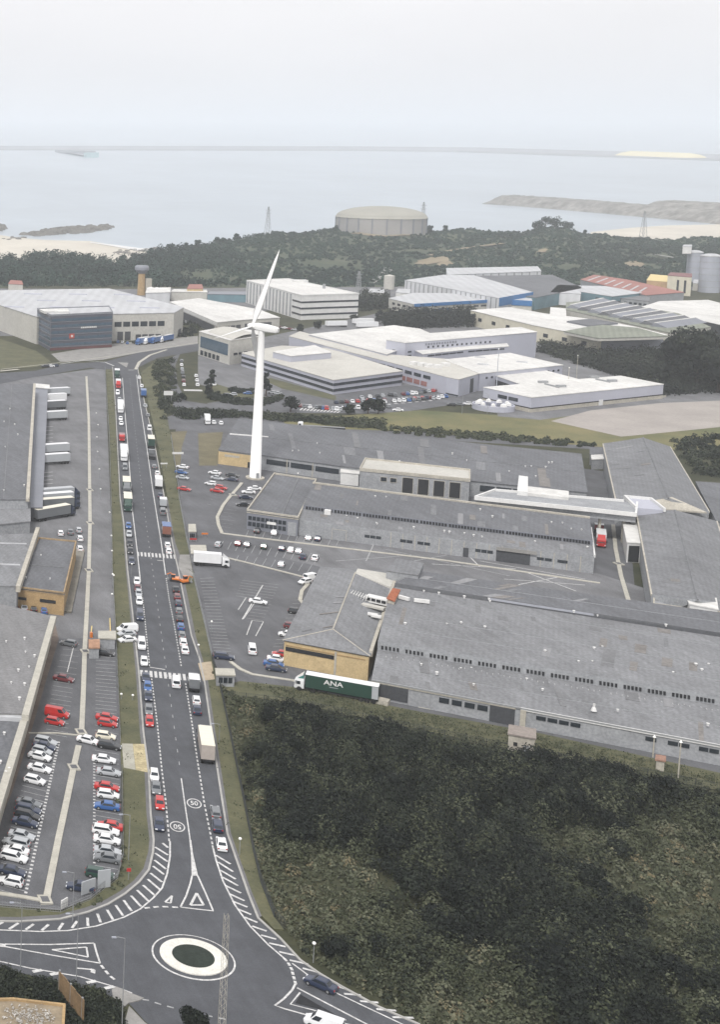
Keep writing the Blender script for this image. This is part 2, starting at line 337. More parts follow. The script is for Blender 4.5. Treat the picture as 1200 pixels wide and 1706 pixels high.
sheet('yard', [(180, 560), (420, 520), (650, 500), (900, 490), (1300, 480), (1300, 470), (600, 478), (200, 482), (-200, 480), (-200, 560)], .03, M_YARD)
sheet('yard', [(330, 585), (640, 520), (1100, 560), (1150, 640), (820, 660), (560, 665), (400, 660), (330, 640)], .025, M_YARD)
sheet('grass', [(345, 645), (352, 655), (400, 662), (437, 660), (440, 650), (400, 652), (360, 640)], .09, M_GRASS)
sheet('grass', [(440, 634), (470, 648), (560, 668), (560, 660), (450, 630)], .10, M_GRASS)
sheet('grass', [(0, 1618), (90, 1640), (150, 1655), (190, 1668), (215, 1680), (180, 1800), (-120, 1800), (-120, 1600)], .09, M_SCRUBG)
sheet('pavement', [(215, 1676), (240, 1702), (300, 1747), (420, 1792), (300, 1830), (180, 1800)], .10, M_PAVE)
for q in ([(186, 1650), (194, 1645), (216, 1655), (240, 1664), (232, 1668), (214, 1672), (203, 1682), (190, 1673)],):
    raised('pavement', q, .1, M_PAVE, .12)
sheet('brown_strip', [(92, 1040), (98, 1065), (78, 1130), (50, 1225), (20, 1320), (-30, 1440), (-50, 1440), (44, 1215)], .085, M_BROWN)
BLADE0 = 27.0
HAZE = 0.00015
# ---------------------------------------------------------------- paint on the road: every dash, stripe and number a piece of the road
def line(pts, w, name='edge_line', m=None, z=.115, parent=road):
    b = MB(); q = [P(*p) for p in pts]; n = len(q); L = []; Rr = []
    for i in range(n):
        d = (q[min(i + 1, n - 1)] - q[max(i - 1, 0)]); d.z = 0; d.normalize(); s = Vector((-d.y, d.x, 0)) * w / 2
        L.append(q[i] + s); Rr.append(q[i] - s)
    b.add([(p.x, p.y, z) for p in L + Rr], [(n + i, n + i + 1, i + 1, i) for i in range(n - 1)])
    return b.obj(name, m or M_PAINT, parent)
def dashes(pts, dash, gap, w, name='dash', m=None, z=.115, parent=road):
    q = [P(*p) for p in pts]; i = 0; pos = 0.0
    seg = [(a, b, (b - a).length) for a, b in zip(q[:-1], q[1:])]; tot = sum(s[2] for s in seg)
    me = None
    while pos < tot:
        t = pos + dash / 2; acc = 0
        for a, b, l in seg:
            if t <= acc + l:
                c = a.lerp(b, (t - acc) / l); d = (b - a).normalized(); break
            acc += l
        else: break
        if me is None:
            g = MB(); g.add([(-w / 2, -dash / 2, 0), (w / 2, -dash / 2, 0), (w / 2, dash / 2, 0), (-w / 2, dash / 2, 0)], [(0, 1, 2, 3)]); me = g.mesh(name, m or M_PAINT)
        inst(name, me, parent, (c.x, c.y, z), math.atan2(-d.x, d.y)); pos += dash + gap
def poly(pts, name, m=None, z=.118, parent=road): return sheet(name, pts, z, m or M_PAINT, parent)
Z1 = lambda a: [(x / 3, 1400 + y / 3) for x, y in a]
Z2 = lambda a: [(300 + x / 3, 1400 + y / 3) for x, y in a]
# parking-lane lines
dashes([(282, 1402), (275.8, 1332), (269.5, 1282), (262, 1206), (252, 1127)], 1.0, .75, .28)
dashes([(354, 1407), (341, 1342), (328.7, 1266), (320, 1206), (309, 1138)], 1.0, .75, .28)
dashes([(249, 1110), (238.5, 1004), (234, 972)], 1.0, .9, .26); dashes([(302, 1110), (290.5, 1043), (282, 1000), (276.5, 962)], 1.0, .9, .26)
line([(234, 970), (229, 922), (221, 855), (214, 755), (207.5, 680), (204, 630)], .28); line([(276, 958), (269, 907), (255, 820), (244, 742), (232.5, 667), (227.5, 625)], .28)
line(Z1([(850, 5), (850, 80), (835, 170), (810, 240), (765, 290), (700, 345), (620, 385), (560, 405), (480, 430), (340, 452), (200, 457), (0, 449), (-300, 440)]), .28)
line([(354, 1409)] + Z2([(180, 100), (215, 205), (275, 325), (350, 430), (440, 522), (520, 590)]), .28)
line(Z2([(560, 615), (650, 682), (790, 768), (1080, 905), (1300, 1010)]), .25)
dashes(Z2([(520, 590), (540, 612), (558, 645), (570, 690), (577, 715)]), .8, .35, .4, 'give_way_dash')
for a, b in [((775, 35), (840, 75)), ((775, 65), (838, 108)), ((772, 100), (830, 145)), ((765, 130), (820, 172)), ((752, 165), (810, 210)), ((738, 195), (800, 248)), ((715, 225), (775, 278)),
             ((685, 250), (742, 305)), ((655, 278), (705, 332)), ((618, 300), (658, 355)), ((578, 325), (615, 378)), ((535, 348), (565, 398)), ((487, 368), (503, 412)), ((437, 388), (440, 430)),
             ((385, 405), (360, 440)), ((315, 415), (292, 448)), ((243, 422), (208, 452)), ((168, 420), (128, 448)), ((92, 415), (45, 445)), ((15, 410), (-30, 435)), ((812, 15), (840, 38))]:
    line(Z1([a, b]), .42, 'hatch_stripe', z=.12)
for a, b in [((178, 75), (252, 120)), ((190, 110), (265, 158)), ((200, 150), (278, 195)), ((212, 185), (290, 228)), ((228, 228), (305, 265)), ((245, 268), (322, 303)), ((262, 305), (337, 335)),
             ((290, 345), (355, 372)), ((322, 385), (387, 412)), ((360, 430), (433, 455)), ((405, 475), (480, 495)), ((445, 515), (528, 533)), ((495, 558), (583, 578)), ((548, 600), (640, 620)),
             ((613, 640), (697, 663)), ((705, 685), (762, 703)), ((778, 728), (832, 745)), ((820, 768), (905, 775)), ((900, 805), (992, 812)), ((982, 845), (1080, 852)), ((1062, 885), (1168, 888))]:
    line(Z2([a, b]), .42, 'hatch_stripe', z=.12)
# centre line, wedge and splitter triangles
dashes([(299, 1275), (291, 1218), (282, 1150), (267, 1045), (256, 961), (245, 885), (232, 780), (222, 690), (216, 630)], 1.6, 4.2, .16, 'centre_dash', MATS['worn_paint'])
line([(302, 1297), (308, 1340), (313.6, 1377), (317, 1402)], .22, 'centre_line')
poly(Z1([(946, 0), (956, 0), (965, 70), (990, 178), (958, 178), (955, 80)]), 'wedge')
line(Z1([(960, 178), (952, 215), (930, 280), (902, 335)]), .28); line(Z1([(988, 178), (1030, 270), (1065, 352)]), .28); line(Z1([(902, 335), (985, 345), (1068, 354)]), .28)
def ring_tri(a, w=.3):
    for i in range(len(a)): line([a[i], a[(i + 1) % len(a)]], w, 'triangle_outline', z=.121 + .003 * i)
ring_tri(Z1([(983, 265), (952, 325), (1018, 325)]), .4); ring_tri(Z1([(860, 278), (825, 310), (853, 315)]), .3)
dashes(Z1([(722, 340), (800, 332), (892, 336)]), .9, .6, .4, 'give_way_dash')
poly(Z1([(-40, 510), (28, 520), (28, 536), (-40, 528)]), 'wedge')
line(Z1([(25, 520), (250, 522), (470, 515)]), .28); line(Z1([(25, 532), (260, 575), (500, 615)]), .28); line(Z1([(470, 515), (482, 560), (500, 615)]), .28)
ring_tri(Z1([(260, 548), (432, 535), (440, 585)]), .28)
dashes(Z1([(505, 625), (545, 675), (592, 712)]), .9, .5, .4, 'give_way_dash'); line(Z1([(385, 640), (472, 648)]), .3, 'arrow'); poly(Z1([(455, 642), (478, 650), (475, 668), (452, 660)]), 'arrow')
line(Z1([(-60, 592), (0, 606), (150, 640), (400, 682), (590, 738), (660, 765)]), .25)
for a in ((185, 653), (272, 668), (455, 708), (545, 736), (625, 766)): line(Z1([(a[0] - 22, a[1] + 5), (a[0] + 25, a[1] - 4)]), .6, 'hatch_stripe', z=.12)
line(Z2([(577, 718), (560, 750), (520, 792), (475, 826), (520, 842), (680, 887), (860, 925), (1000, 965)]), .3); line(Z2([(585, 738), (700, 798), (930, 918), (1060, 985)]), .3)
line(Z2([(600, 762), (552, 820), (700, 858), (830, 900)]), .25); poly(Z2([(603, 772), (575, 815), (720, 850), (790, 880)]), 'splitter_fill', M_DARK, z=.112)
dashes(Z1([(660, 770), (700, 795), (740, 800), (800, 820), (890, 845), (1000, 870), (1150, 900)]), .9, .8, .3, 'give_way_dash', MATS['worn_paint'])
# zebra crossings
def zebra(a, b, n, L, w, name='zebra_stripe', par=road, z=.119):
    pa, pb = P(*a), P(*b); d = (pb - pa).normalized(); g = MB(); g.add([(-w / 2, -L / 2, 0), (w / 2, -L / 2, 0), (w / 2, L / 2, 0), (-w / 2, L / 2, 0)], [(0, 1, 2, 3)]); me = g.mesh(name, M_PAINT)
    rz = math.atan2(.266, .964) * -1
    for i in range(n):
        c = pa.lerp(pb, i / (n - 1)); inst(name, me, par, (c.x, c.y, z), rz)
zebra((236, 1122), (331, 1131), 13, 3.9, .62); zebra((230, 923.5), (297, 928.5), 12, 4.2, .55)
line([(250, 1112), (275, 1116)], .4, 'stop_line'); line([(262, 934), (274, 935)], .4, 'stop_line')
# speed numbers in ovals
def text_mesh(s, size, m, name, ext=0.0):
    cu = bpy.data.curves.new(name, 'FONT'); cu.body = s; cu.size = size; cu.align_x = 'CENTER'; cu.align_y = 'CENTER'; cu.extrude = ext; cu.offset = .02 * size
    o = bpy.data.objects.new(name, cu); COL.objects.link(o)
    me = bpy.data.meshes.new_from_object(o.evaluated_get(bpy.context.evaluated_depsgraph_get())); bpy.data.objects.remove(o); me.materials.clear(); me.materials.append(m); return me
tm = text_mesh('50', 1.35, M_PAINT, 'number')
for (x, y, flip) in ((323.5, 1339, 0), (295.5, 1377.5, 1)):
    c = P(x, y); g = MB(); n = 40
    for r0, r1 in ((.84, 1.0),):
        vs = []; fs = []
        for i in range(n):
            t = 2 * math.pi * i / n
            for r in (r0, r1): vs.append((1.3 * r * math.cos(t), 1.95 * r * math.sin(t), 0))
        for i in range(n): j = (i + 1) % n; fs.append((2 * i, 2 * i + 1, 2 * j + 1, 2 * j))
        g.add(vs, fs)
    rz = -math.atan2(.266, .964)
    inst('speed_oval', g.mesh('speed_oval', M_PAINT), road, (c.x, c.y, .12), rz)
    inst('speed_number', tm, road, (c.x, c.y, .122), rz + (math.pi if flip else 0), (1, 1.75, 1))
# roundabout island
C0 = P(322, 1594.5)
isl = thing('roundabout_island', 'round painted island with dark centre and white ring in the roundabout', 'traffic island', (C0.x, C0.y, .08))
def annulus(r0, r1, z0, z1, name, m, n=72):
    g = MB(); g.lathe([(r1, z0), (r1, z1), (r0, z1 + .03)], (0, 0, 0), n); return g.obj(name, m, isl, world=False)
annulus(5.65, 5.9, .0, .035, 'ring_line', M_PAINT); annulus(3.0, 4.75, .0, .16, 'white_ring', mat('island_paint', (.64, .63, .58), .8, .1, .5, .1, 4, stain=.2))
g = MB(); g.lathe([(3.05, .02), (3.0, .20), (2.4, .32), (1.2, .4), (0.01, .42)], (0, 0, 0), 48); g.obj('centre_bed', mat('dark_planting', (.022, .03, .024), .95, .3, 1, .8, 3), isl, world=False)
# cream kerb walls with manholes in the car parks
def trough(pts, w, name, label, group=None, knots=()):
    c = P(*pts[0]); t = thing(name, label, 'kerb wall', (c.x, c.y, .05), 0, group)
    q = [P(*p) for p in pts]; b = MB()
    b.ribbon(q, w * .78, .03, .24)
    b.obj('kerb_strip', M_PALE, t)
    for k in knots:
        p = P(*k); b = MB(); b.box(p.x - 1.0, p.x + 1.0, p.y - 1.3, p.y + 1.3, .03, .30); b.box(p.x - .6, p.x + .6, p.y - .8, p.y + .8, .30, .33, 1); b.obj('manhole_cover', [M_PALE, M_LOT], t)
    return t
M_PALE = mat('pale_concrete_kerb', (.42, .405, .355), .9, .12, .4, .1, 3, stain=.2)
trough([(144, 628), (148, 700), (149, 780), (150, 870), (148, 950), (144, 1030), (141, 1085), (139, 1150), (136, 1218)], 1.35, 'kerb_wall', 'long straight cream concrete kerb strip down the middle of the left yard', knots=[(149.5, 817), (150, 872), (148, 951), (142, 1086), (135, 1220)])
trough([(131, 1243), (123, 1278), (111, 1335), (97, 1400), (77, 1500)], 1.45, 'kerb_wall', 'slanting cream concrete kerb strip in the bottom left car park', knots=[(123, 1279), (75, 1500)])
trough([(-60, 1478), (0, 1489), (40, 1495), (77, 1502)], 1.1, 'kerb_wall', 'cream kerb wall closing the near end of the left car park')
trough([(403, 805), (395, 815), (384, 827), (372, 842), (362, 862), (364, 875), (370, 889)], 1.3, 'kerb_wall', 'bent cream kerb strip below the foot of the wind turbine', knots=[(388, 825)])
trough([(370, 889), (440, 898), (540, 910), (640, 922), (740, 934), (850, 950), (1000, 972)], 1.2, 'kerb_wall', 'long cream kerb strip in front of the middle warehouse')
trough([(345, 922), (400, 935), (460, 950), (507, 962)], .9, 'kerb_wall', 'pale kerb strip behind the white lorry')
trough([(384, 1103), (400, 1115), (420, 1124), (460, 1130), (493, 1135)], 1.2, 'kerb_wall', 'curved pale kerb strip leading to the green lorry')
trough([(1022, 875), (1026, 915), (1035, 960), (1048, 1003)], 1.3, 'kerb_wall', 'pale kerb strip beside the red and white lorry', knots=[(1031, 940)])
trough([(516, 970), (503, 985), (500, 1000), (507, 1008)], 1.2, 'kerb_wall', 'short curved pale kerb by the car park side of the hipped building')
trough([(48, 1222), (95, 1222), (134, 1226)], .5, 'kerb_wall', 'thin kerb crossing the left car park beside a white car')
trough([(697, 1178), (860, 1208)], .8, 'kerb_wall', 'pale kerb along the foot of the long warehouse wall')
# parking bay lines
lots = road
def bays(a0, a1, b0, b1, n, w=.14, m=None, lot=None):
    """n lines; line i runs from a0->a1 lerp to b0->b1 lerp"""
    for i in range(n):
        t = i / (n - 1)
        p = (a0[0] + (a1[0] - a0[0]) * t, a0[1] + (a1[1] - a0[1]) * t); q = (b0[0] + (b1[0] - b0[0]) * t, b0[1] + (b1[1] - b0[1]) * t)
        line([p, q], w, 'bay_line', m or MATS['worn_paint'], z=.085, parent=lot)
CPK = [o for o in bpy.data.objects if o.name.startswith('car_park')]
bays((160, 1088), (159, 1192), (192, 1090), (194.5, 1196), 18, .2, lot=CPK[0]); bays((158, 1208), (158, 1450), (197, 1215), (202, 1458), 30, .16, lot=CPK[0])
bays((90, 1128), (76, 1222), (123, 1133), (112, 1228), 14, .16, lot=CPK[0]); bays((56, 1240), (-10, 1480), (98, 1250), (42, 1494), 29, .16, lot=CPK[0])
bays((108, 1072), (93, 1120), (133, 1074), (127, 1124), 6, .14, lot=CPK[0])
dashes([(98, 1236), (42, 1492)], .55, .75, .5, 'bay_marker', MATS['road_paint'], .09, CPK[0]); dashes([(157, 1262), (157, 1440)], .4, .9, .4, 'bay_marker', MATS['road_paint'], .09, CPK[0])
line([(125, 1068), (112, 1120)], .2, 'bay_line', z=.085, parent=CPK[0])
bays((333, 964), (356, 1084), (356, 963), (385, 1086), 24, .22, lot=CPK[1]); bays((403, 967), (393, 993), (466, 975), (452, 1002), 7, .18, lot=CPK[1])
bays((425, 1005), (410, 1030), (452, 1008), (438, 1034), 6, .16, lot=CPK[1]); line([(438, 975), (404, 1032)], .3, 'bay_line', z=.085, parent=CPK[1])
for a in ([(410, 996), (397, 1016)], [(426, 1002), (406, 1031)], [(420, 1034), (411, 1058)], [(439, 1036), (426, 1060)], [(420, 1034), (439, 1036)]): line(a, .22, 'bay_line', z=.085, parent=CPK[1])
bays((502, 1000), (470, 1078), (490, 1000), (455, 1078), 14, .2, lot=CPK[1])
bays((372, 902), (532, 924), (366, 914), (524, 938), 13, .16, lot=CPK[1]); bays((398, 925), (520, 941), (392, 936), (512, 954), 9, .14, lot=CPK[1])
bays((410, 893), (560, 910), (414, 884), (565, 900), 12, .14, lot=CPK[1]); bays((408, 835), (372, 878), (392, 832), (352, 876), 9, .14, lot=CPK[1])
bays((392, 868), (384, 880), (372, 866), (374, 878), 3, .14, lot=CPK[1]); bays((345, 840), (362, 815), (353, 842), (372, 818), 4, .14, lot=CPK[1])
YDS = [o for o in bpy.data.objects if o.name.startswith('yard')]
for a in ([(640, 915), (850, 960)], [(780, 925), (800, 945)], [(800, 935), (975, 965)], [(720, 940), (860, 948)], [(880, 955), (960, 985)], [(840, 965), (975, 975)], [(690, 935), (745, 925)], [(560, 935), (690, 925)], [(610, 935), (626, 900)], [(860, 975), (930, 962)]):
    line(a, .32, 'yard_line', MATS['road_paint'] if a[0][0] > 700 else MATS['worn_paint'], z=.09, parent=YDS[1])
for (y0, n) in ((712, 6), (788, 6), (955, 0)):
    for i in range(n): line([(72, y0 + i * 6.3), (88, y0 - 1.5 + i * 6.3)], .9, 'dock_line', MATS['worn_paint'], z=.06, parent=YDS[0])
# far junction: pale islands and edge lines
R2 = [o for o in bpy.data.objects if o.name.startswith('road')][1]
line([(100, 607), (140, 601), (175, 604), (190, 610)], .8, 'edge_line', z=.13, parent=R2); line([(226, 616), (232, 604), (250, 592), (278, 583)], 1.6, 'edge_line', M_PALE, z=.13, parent=R2)
poly([(196, 604), (214, 605), (211, 613)], 'junction_island', M_PAVE, z=.135, parent=R2); line([(0, 616), (105, 604), (200, 592), (330, 571)], .8, 'edge_line', M_PALE, z=.13, parent=R2)
line([(0, 620), (31, 617)], 2.2, 'barrier', M_PALE, z=.5, parent=R2); line([(214, 617), (224, 617)], .9, 'give_way_dash', z=.13, parent=R2)
# ---------------------------------------------------------------- buildings
class B: pass
def area(q): return sum(q[i][0] * q[(i + 1) % len(q)][1] - q[(i + 1) % len(q)][0] * q[i][1] for i in range(len(q)))
def grow(q, d):
    s = 1 if area(q) > 0 else -1; n = len(q); out = []
    for i in range(n):
        a, b, c = Vector(q[i - 1][:2]), Vector(q[i][:2]), Vector(q[(i + 1) % n][:2])
        e1 = (b - a).normalized(); e2 = (c - b).normalized()
        n1 = Vector((e1.y, -e1.x)) * s; n2 = Vector((e2.y, -e2.x)) * s
        k = (n1 + n2); k = k / max(.35, k.dot(n1)); out.append(b + k * d)
    return out
def bld(name, label, cat, roof, z, wall, roofm, z0=0, parapet=None, over=.2, group=None, par_h=.55, thick=.3, base=None):
    q = [P(x, y, z) for x, y in roof]; r = B(); r.q = q; r.z = z; r.z0 = z0; r.poly = roof
    cx = sum(p.x for p in q) / len(q); cy = sum(p.y for p in q) / len(q)
    r.t = thing(name, label, cat, (cx, cy, z0), 0, group)
    g = MB(); g.prism(q, z0, z - thick, 0, top=False); g.obj('wall', wall, r.t)
    g = MB(); g.prism(grow(q, over), z - thick, z, 0, bot=True); g.obj('roof', roofm, r.t)
    if parapet:
        g = MB(); qq = grow(q, over - .18)
        for i in range(len(qq)):
            a, b2 = qq[i], qq[(i + 1) % len(qq)]; e = (b2 - a).normalized() * .17
            g.obox(a - e, b2 - e, .36, z - thick - .25, z + par_h + .002 * i)
        g.obj('parapet', parapet, r.t)
    if base:
        g = MB(); g.prism(grow(q, .05), z0, z0 + base[0], 0, top=True); g.obj('plinth', base[1], r.t)
    return r
def adopt(c, p):      # make a roof structure part of the building it stands on
    off = c.t.location - p.t.location
    for o in list(bpy.data.objects):
        if o.parent == c.t: o.parent = p.t; o.location = o.location + off; o.name = {'wall': 'upper_wall', 'roof': 'upper_roof', 'parapet': 'upper_parapet'}.get(o.name.split('.')[0], o.name.split('.')[0])
    bpy.data.objects.remove(c.t)
def wins(b, i, s0, s1, n, z0, z1, fill=.8, m=None, name='window', out=.04, frame=None):
    q = b.q; a = Vector(q[i][:2]); c = Vector(q[(i + 1) % len(q)][:2]); d = c - a; L = d.length; d.normalize()
    s = 1 if area(q) > 0 else -1; nn = Vector((d.y, -d.x)) * s
    wl = L * (s1 - s0) / n; rz = math.atan2(d.y, d.x)
    ww = wl * fill; g = MB(); g.box(-ww / 2, ww / 2, -.1, .1, 0, z1 - z0); me = g.mesh(name, m or M_GLASS)
    fm = None
    if frame:
        g = MB(); t = .12; 
        g.box(-ww / 2 - t, ww / 2 + t, -.14, .14, -t, 0); g.box(-ww / 2 - t, ww / 2 + t, -.14, .14, z1 - z0, z1 - z0 + t)
        g.box(-ww / 2 - t, -ww / 2, -.14, .14, 0, z1 - z0); g.box(ww / 2, ww / 2 + t, -.14, .14, 0, z1 - z0); fm = g.mesh('frame', frame)
    for k in range(n):
        p = a + d * (L * s0 + wl * (k + .5)) + nn * out - b.t.location.xy
        o = inst(name, me, b.t, (p.x, p.y, z0 - b.t.location.z), rz)
        if fm: inst('frame', fm, o)
def loft_roof(t, lines, m, name='roof', ends=None, endm=None):
    """strips between successive px lines; each line: list of (x, y, z) with the same number of points"""
    g = MB(); pts = [[P(*p) for p in l] for l in lines]; n = len(lines[0])
    for a, b in zip(pts[:-1], pts[1:]):
        g.add(a + b, [(i, i + 1, n + i + 1, n + i) for i in range(n - 1)])
    o = g.obj(name, m, t)
    return pts, o
def box_at(t, x, y, z, sx, sy, sz, m, name, rz=0, world=True):
    p = P(x, y, z); g = MB(); g.box(-sx / 2, sx / 2, -sy / 2, sy / 2, 0, sz); me = g.mesh(name, m)
    l = t.location if t else Vector((0, 0, 0))
    return inst(name, me, t, (p.x - l.x, p.y - l.y, z - l.z), rz)
RW = math.atan2(-.513, .858)         # direction of the long warehouse walls
def roof_bits(t, rect, z, n, seed, m=None):      # small vents and cowls scattered on a roof
    rr = random.Random(seed); g = MB(); g.lathe([(.28, 0), (.28, .55), (.45, .6), (.45, .8), (.01, .95)], n=8); me = g.mesh('roof_vent', m or M_WHITE)
    for i in range(n):
        u, v = rr.random(), rr.random(); a, b, c, d = rect
        x = (a[0] * (1 - u) + b[0] * u) * (1 - v) + (d[0] * (1 - u) + c[0] * u) * v; y = (a[1] * (1 - u) + b[1] * u) * (1 - v) + (d[1] * (1 - u) + c[1] * u) * v
        p = P(x, y, z); inst('roof_vent', me, t, (p.x - t.location.x, p.y - t.location.y, z - t.location.z), 0, (rr.uniform(.45, .8),) * 3)

# --- the hipped building with the cream brick gable
q = [(474, 1066), (615, 1092), (661, 953), (594, 941), (536, 945)]
hb = bld('hipped_building', 'cream brick building with a grey hipped roof beside the green lorry', 'building', [q[0], q[1], q[2], q[4]], 6.0, M_CREAM, M_FIBRE, over=0)
g = MB(); e = [P(x, y, 6.02) for x, y in (q[0], q[1], q[2], q[4])]; eg = grow(e, .35); e = [Vector((p.x, p.y, 6.02)) for p in eg]
r1 = P(555, 1048, 8.2); r2 = P(592, 954, 8.2)
g.add([*e, r1, r2], [(0, 1, 4), (1, 2, 5, 4), (2, 3, 5), (3, 0, 4, 5)]); g.obj('hip_roof', M_FIBRE2, hb.t)
g = MB(); a = P(596, 947, 8.1); b = P(659, 957, 6.5); c = P(651, 978, 6.6); d = P(592, 955, 8.2)
g.add([a, b, c, d] + [p - Vector((0, 0, .5)) for p in (a, b, c, d)], [(0, 1, 2, 3)[::-1], (3, 2, 6, 7), (0, 3, 7, 4), (1, 0, 4, 5), (2, 1, 5, 6)]); g.obj('lit_hip_panel', M_CROOF, hb.t)  # light on the back hip, put in as a paler cream panel
g = MB(); g.tube([r1 + Vector((0, 0, .05)), r2 + Vector((0, 0, .05))], .16, 6); g.tube([e[0], r1], .12, 6); g.tube([e[1], r1], .12, 6); g.obj('ridge_cap', M_CONC, hb.t)
wins(hb, 0, .02, .60, 1, 3.6, 4.5, 1, M_DARK, 'strip_window'); wins(hb, 0, .02, .96, 1, 4.75, 5.0, 1, M_OCHRE, 'brick_band', .02)
wins(hb, 0, .605, .63, 1, 0, 5.5, 1, M_CONC, 'pilaster', .03)
# rooftop dormer with four openings and a pale slab in front
g = MB(); p0 = P(612, 990, 8.4); p1 = P(648, 998, 8.4); g.obox(p0, p1, 2.4, 6.9, 8.3); g.obj('dormer', M_WHITE, hb.t)
dd = (p1 - p0).normalized(); nn = Vector((dd.y, -dd.x, 0))
for k in range(4):
    c = p0 + dd * ((p1 - p0).length * (.14 + .24 * k)) + nn * 1.22; g = MB(); g.obox(c - dd * .5, c + dd * .5, .1, 7.35, 8.05); g.obj('window', M_DARK, hb.t)
g = MB(); p0 = P(604, 1004, 7.6); p1 = P(641, 1012, 7.6); g.obox(p0, p1, 1.6, 7.0, 7.5); g.obj('dormer_slab', M_CROOF, hb.t)
for k in range(7):
    p = P(584 + k * 4.2, 988 + k * 1.4, 8.0); g = MB(); g.tube([(p.x, p.y, 7.2), (p.x + .4, p.y - .6, 9.0)], .1, 5); g.tube([(p.x, p.y, 7.9), (p.x + .9, p.y + .3, 8.6)], .09, 5); g.obj('duct', M_WHITE, hb.t)
for (x, y) in ((621, 1025), (627, 1028)): box_at(hb.t, x, y, 7.0, 2.2, 1.0, .5, M_WHITE, 'roof_unit', RW)
g = MB(); g.obox(P(618, 1086, 6.3), P(664, 950, 6.3), .7, 5.2, 6.6); g.obj('valley_gutter', M_CONC, hb.t)

# --- the very long warehouse with two rows of clerestory windows
XR = 1340
def ext(l):        # stretch a line of px points to the right beyond the frame
    (x0, y0, *z0), (x1, y1, *z1) = l[-2], l[-1]; s = (y1 - y0) / (x1 - x0)
    return l + [(XR, y1 + s * (XR - x1), *z1)]
def raise_line(l, dz):      # the px line straight above a px line
    out = []
    for x, y, z in l: p = P(x, y, z); px_, py_ = topz(p.x, p.y, z + dz); out.append((px_, py_, z + dz))
    return out
def topz(X, Y, z): v = (H - z) * FP / (Y + (H - z) * TP); return X * v / (H - z) - 480, v / CP + 235
wh = thing('long_warehouse', 'very long low grey warehouse with rows of small square clerestory windows', 'warehouse', tuple(P(900, 1120)))
L0 = ext([(619, 1132, 4.2), (868, 1179, 4.2), (1200, 1241, 4.2)]); L1 = ext([(629, 1082, 6.0), (836, 1116, 6.0), (1200, 1175, 6.0)]); L2 = raise_line(L1, 2.1)
L3 = ext([(645, 1006, 8.2), (860, 1037, 8.2), (1200, 1093, 8.2)]); L4 = ext([(658, 978, 7.0), (850, 1007, 7.0), (1200, 1061, 7.0)]); L5 = ext([(658, 971, 7.9), (850, 1000, 7.9), (1200, 1054, 7.9)])
L6 = ext([(700, 950, 7.9), (960, 987, 7.9), (1200, 1020, 7.9)]); L6[0] = (700, 951, 7.9)
pts, _ = loft_roof(wh, [L0, L1], M_FIBRE2, 'front_roof'); pts2, _ = loft_roof(wh, [L2, L3, L4], M_FIBRE2, 'middle_roof'); pts3, _ = loft_roof(wh, [L5, L6], M_FIBRED, 'rear_roof')
pw, _ = loft_roof(wh, [L1, L2], M_GWALL, 'clerestory_wall'); loft_roof(wh, [L4, L5], M_DOOR, 'step_wall')  # step wall coloured dark to stand for the shadow line along it
g = MB()
for a, b in zip(pts[0][:-1], pts[0][1:]): g.add([(a.x, a.y, 0), (b.x, b.y, 0), b, a], [(0, 1, 2, 3)])
for l in ([pts[0][0], pts[1][0]], [pts[1][0], pts2[0][0]], [pts2[0][0], pts2[1][0]], [pts2[1][0], pts2[2][0]], [pts3[0][0], pts3[1][0]]):
    a, b = l; g.add([(a.x, a.y, 0), (b.x, b.y, 0), b, a], [(3, 2, 1, 0)])
for a, b in zip(pts3[1][:-1], pts3[1][1:]): g.add([(a.x, a.y, 0), (b.x, b.y, 0), b, a], [(3, 2, 1, 0)])
g.obj('wall', M_GWALL, wh)
g = MB()
for a, b in zip(pts[0][:-1], pts[0][1:]): g.obox(a + Vector((0, -.1, 0)), b + Vector((0, -.1, 0)), .35, 4.0, 4.32)
g.obj('eaves_gutter', M_STEEL, wh)
for (la, lb_, fr) in ((L0, L1, .45), (L2, L3, .35), (L2, L3, .7), (L3, L4, .5), (L5, L6, .5)):
    g = MB(); qa = [P(*p) for p in la]; qb = [P(*p) for p in lb_]; q_ = [a.lerp(b, fr) for a, b in zip(qa, qb)]
    for a, b in zip(q_[:-1], q_[1:]): g.tube([a + Vector((0, 0, .02)), b + Vector((0, 0, .02))], .09, 4)
    g.obj('roof_seam', M_STEEL, wh)
def row_windows(t, l_lo, l_hi, x0, x1, groups, per, m, name='window', fz=(.3, .85), gf=.8, wf=.55):
    """square panes along the sloping band between two px lines"""
    def at(l, x):
        for (xa, ya, za), (xb, yb, zb) in zip(l[:-1], l[1:]):
            if x <= xb or (xb, yb) == (l[-1][0], l[-1][1]): s = (x - xa) / (xb - xa); return (x, ya + (yb - ya) * s, za + (zb - za) * s)
    me = None
    A, Bp = P(*at(l_lo, x0)), P(*at(l_lo, x1)); A2, B2 = P(*at(l_hi, x0)), P(*at(l_hi, x1))
    for i in range(groups):
        for k in range(per):
            s = (i + .5 - gf / 2 + gf * (k + .5) / per) / groups
            xx = x0 + (x1 - x0) * s; lo = P(*at(l_lo, xx)); hi = P(*at(l_hi, xx)); c0 = lo.lerp(hi, fz[0]); c1 = lo.lerp(hi, fz[1]); d = (Bp - A).normalized()
            if me is None:
                ww = (Bp - A).length * gf / groups / per * wf; up = c1 - c0; nrm = d.cross(up).normalized() * .16
                v = [-d * ww / 2, d * ww / 2, d * ww / 2 + up, -d * ww / 2 + up]
                g = MB(); g.add([p + nrm for p in v] + [p - nrm for p in v], [(0, 1, 2, 3), (7, 6, 5, 4), (0, 4, 5, 1), (1, 5, 6, 2), (2, 6, 7, 3), (3, 7, 4, 0)]); me = g.mesh(name, m)
            inst(name, me, t, tuple(c0 - t.location))
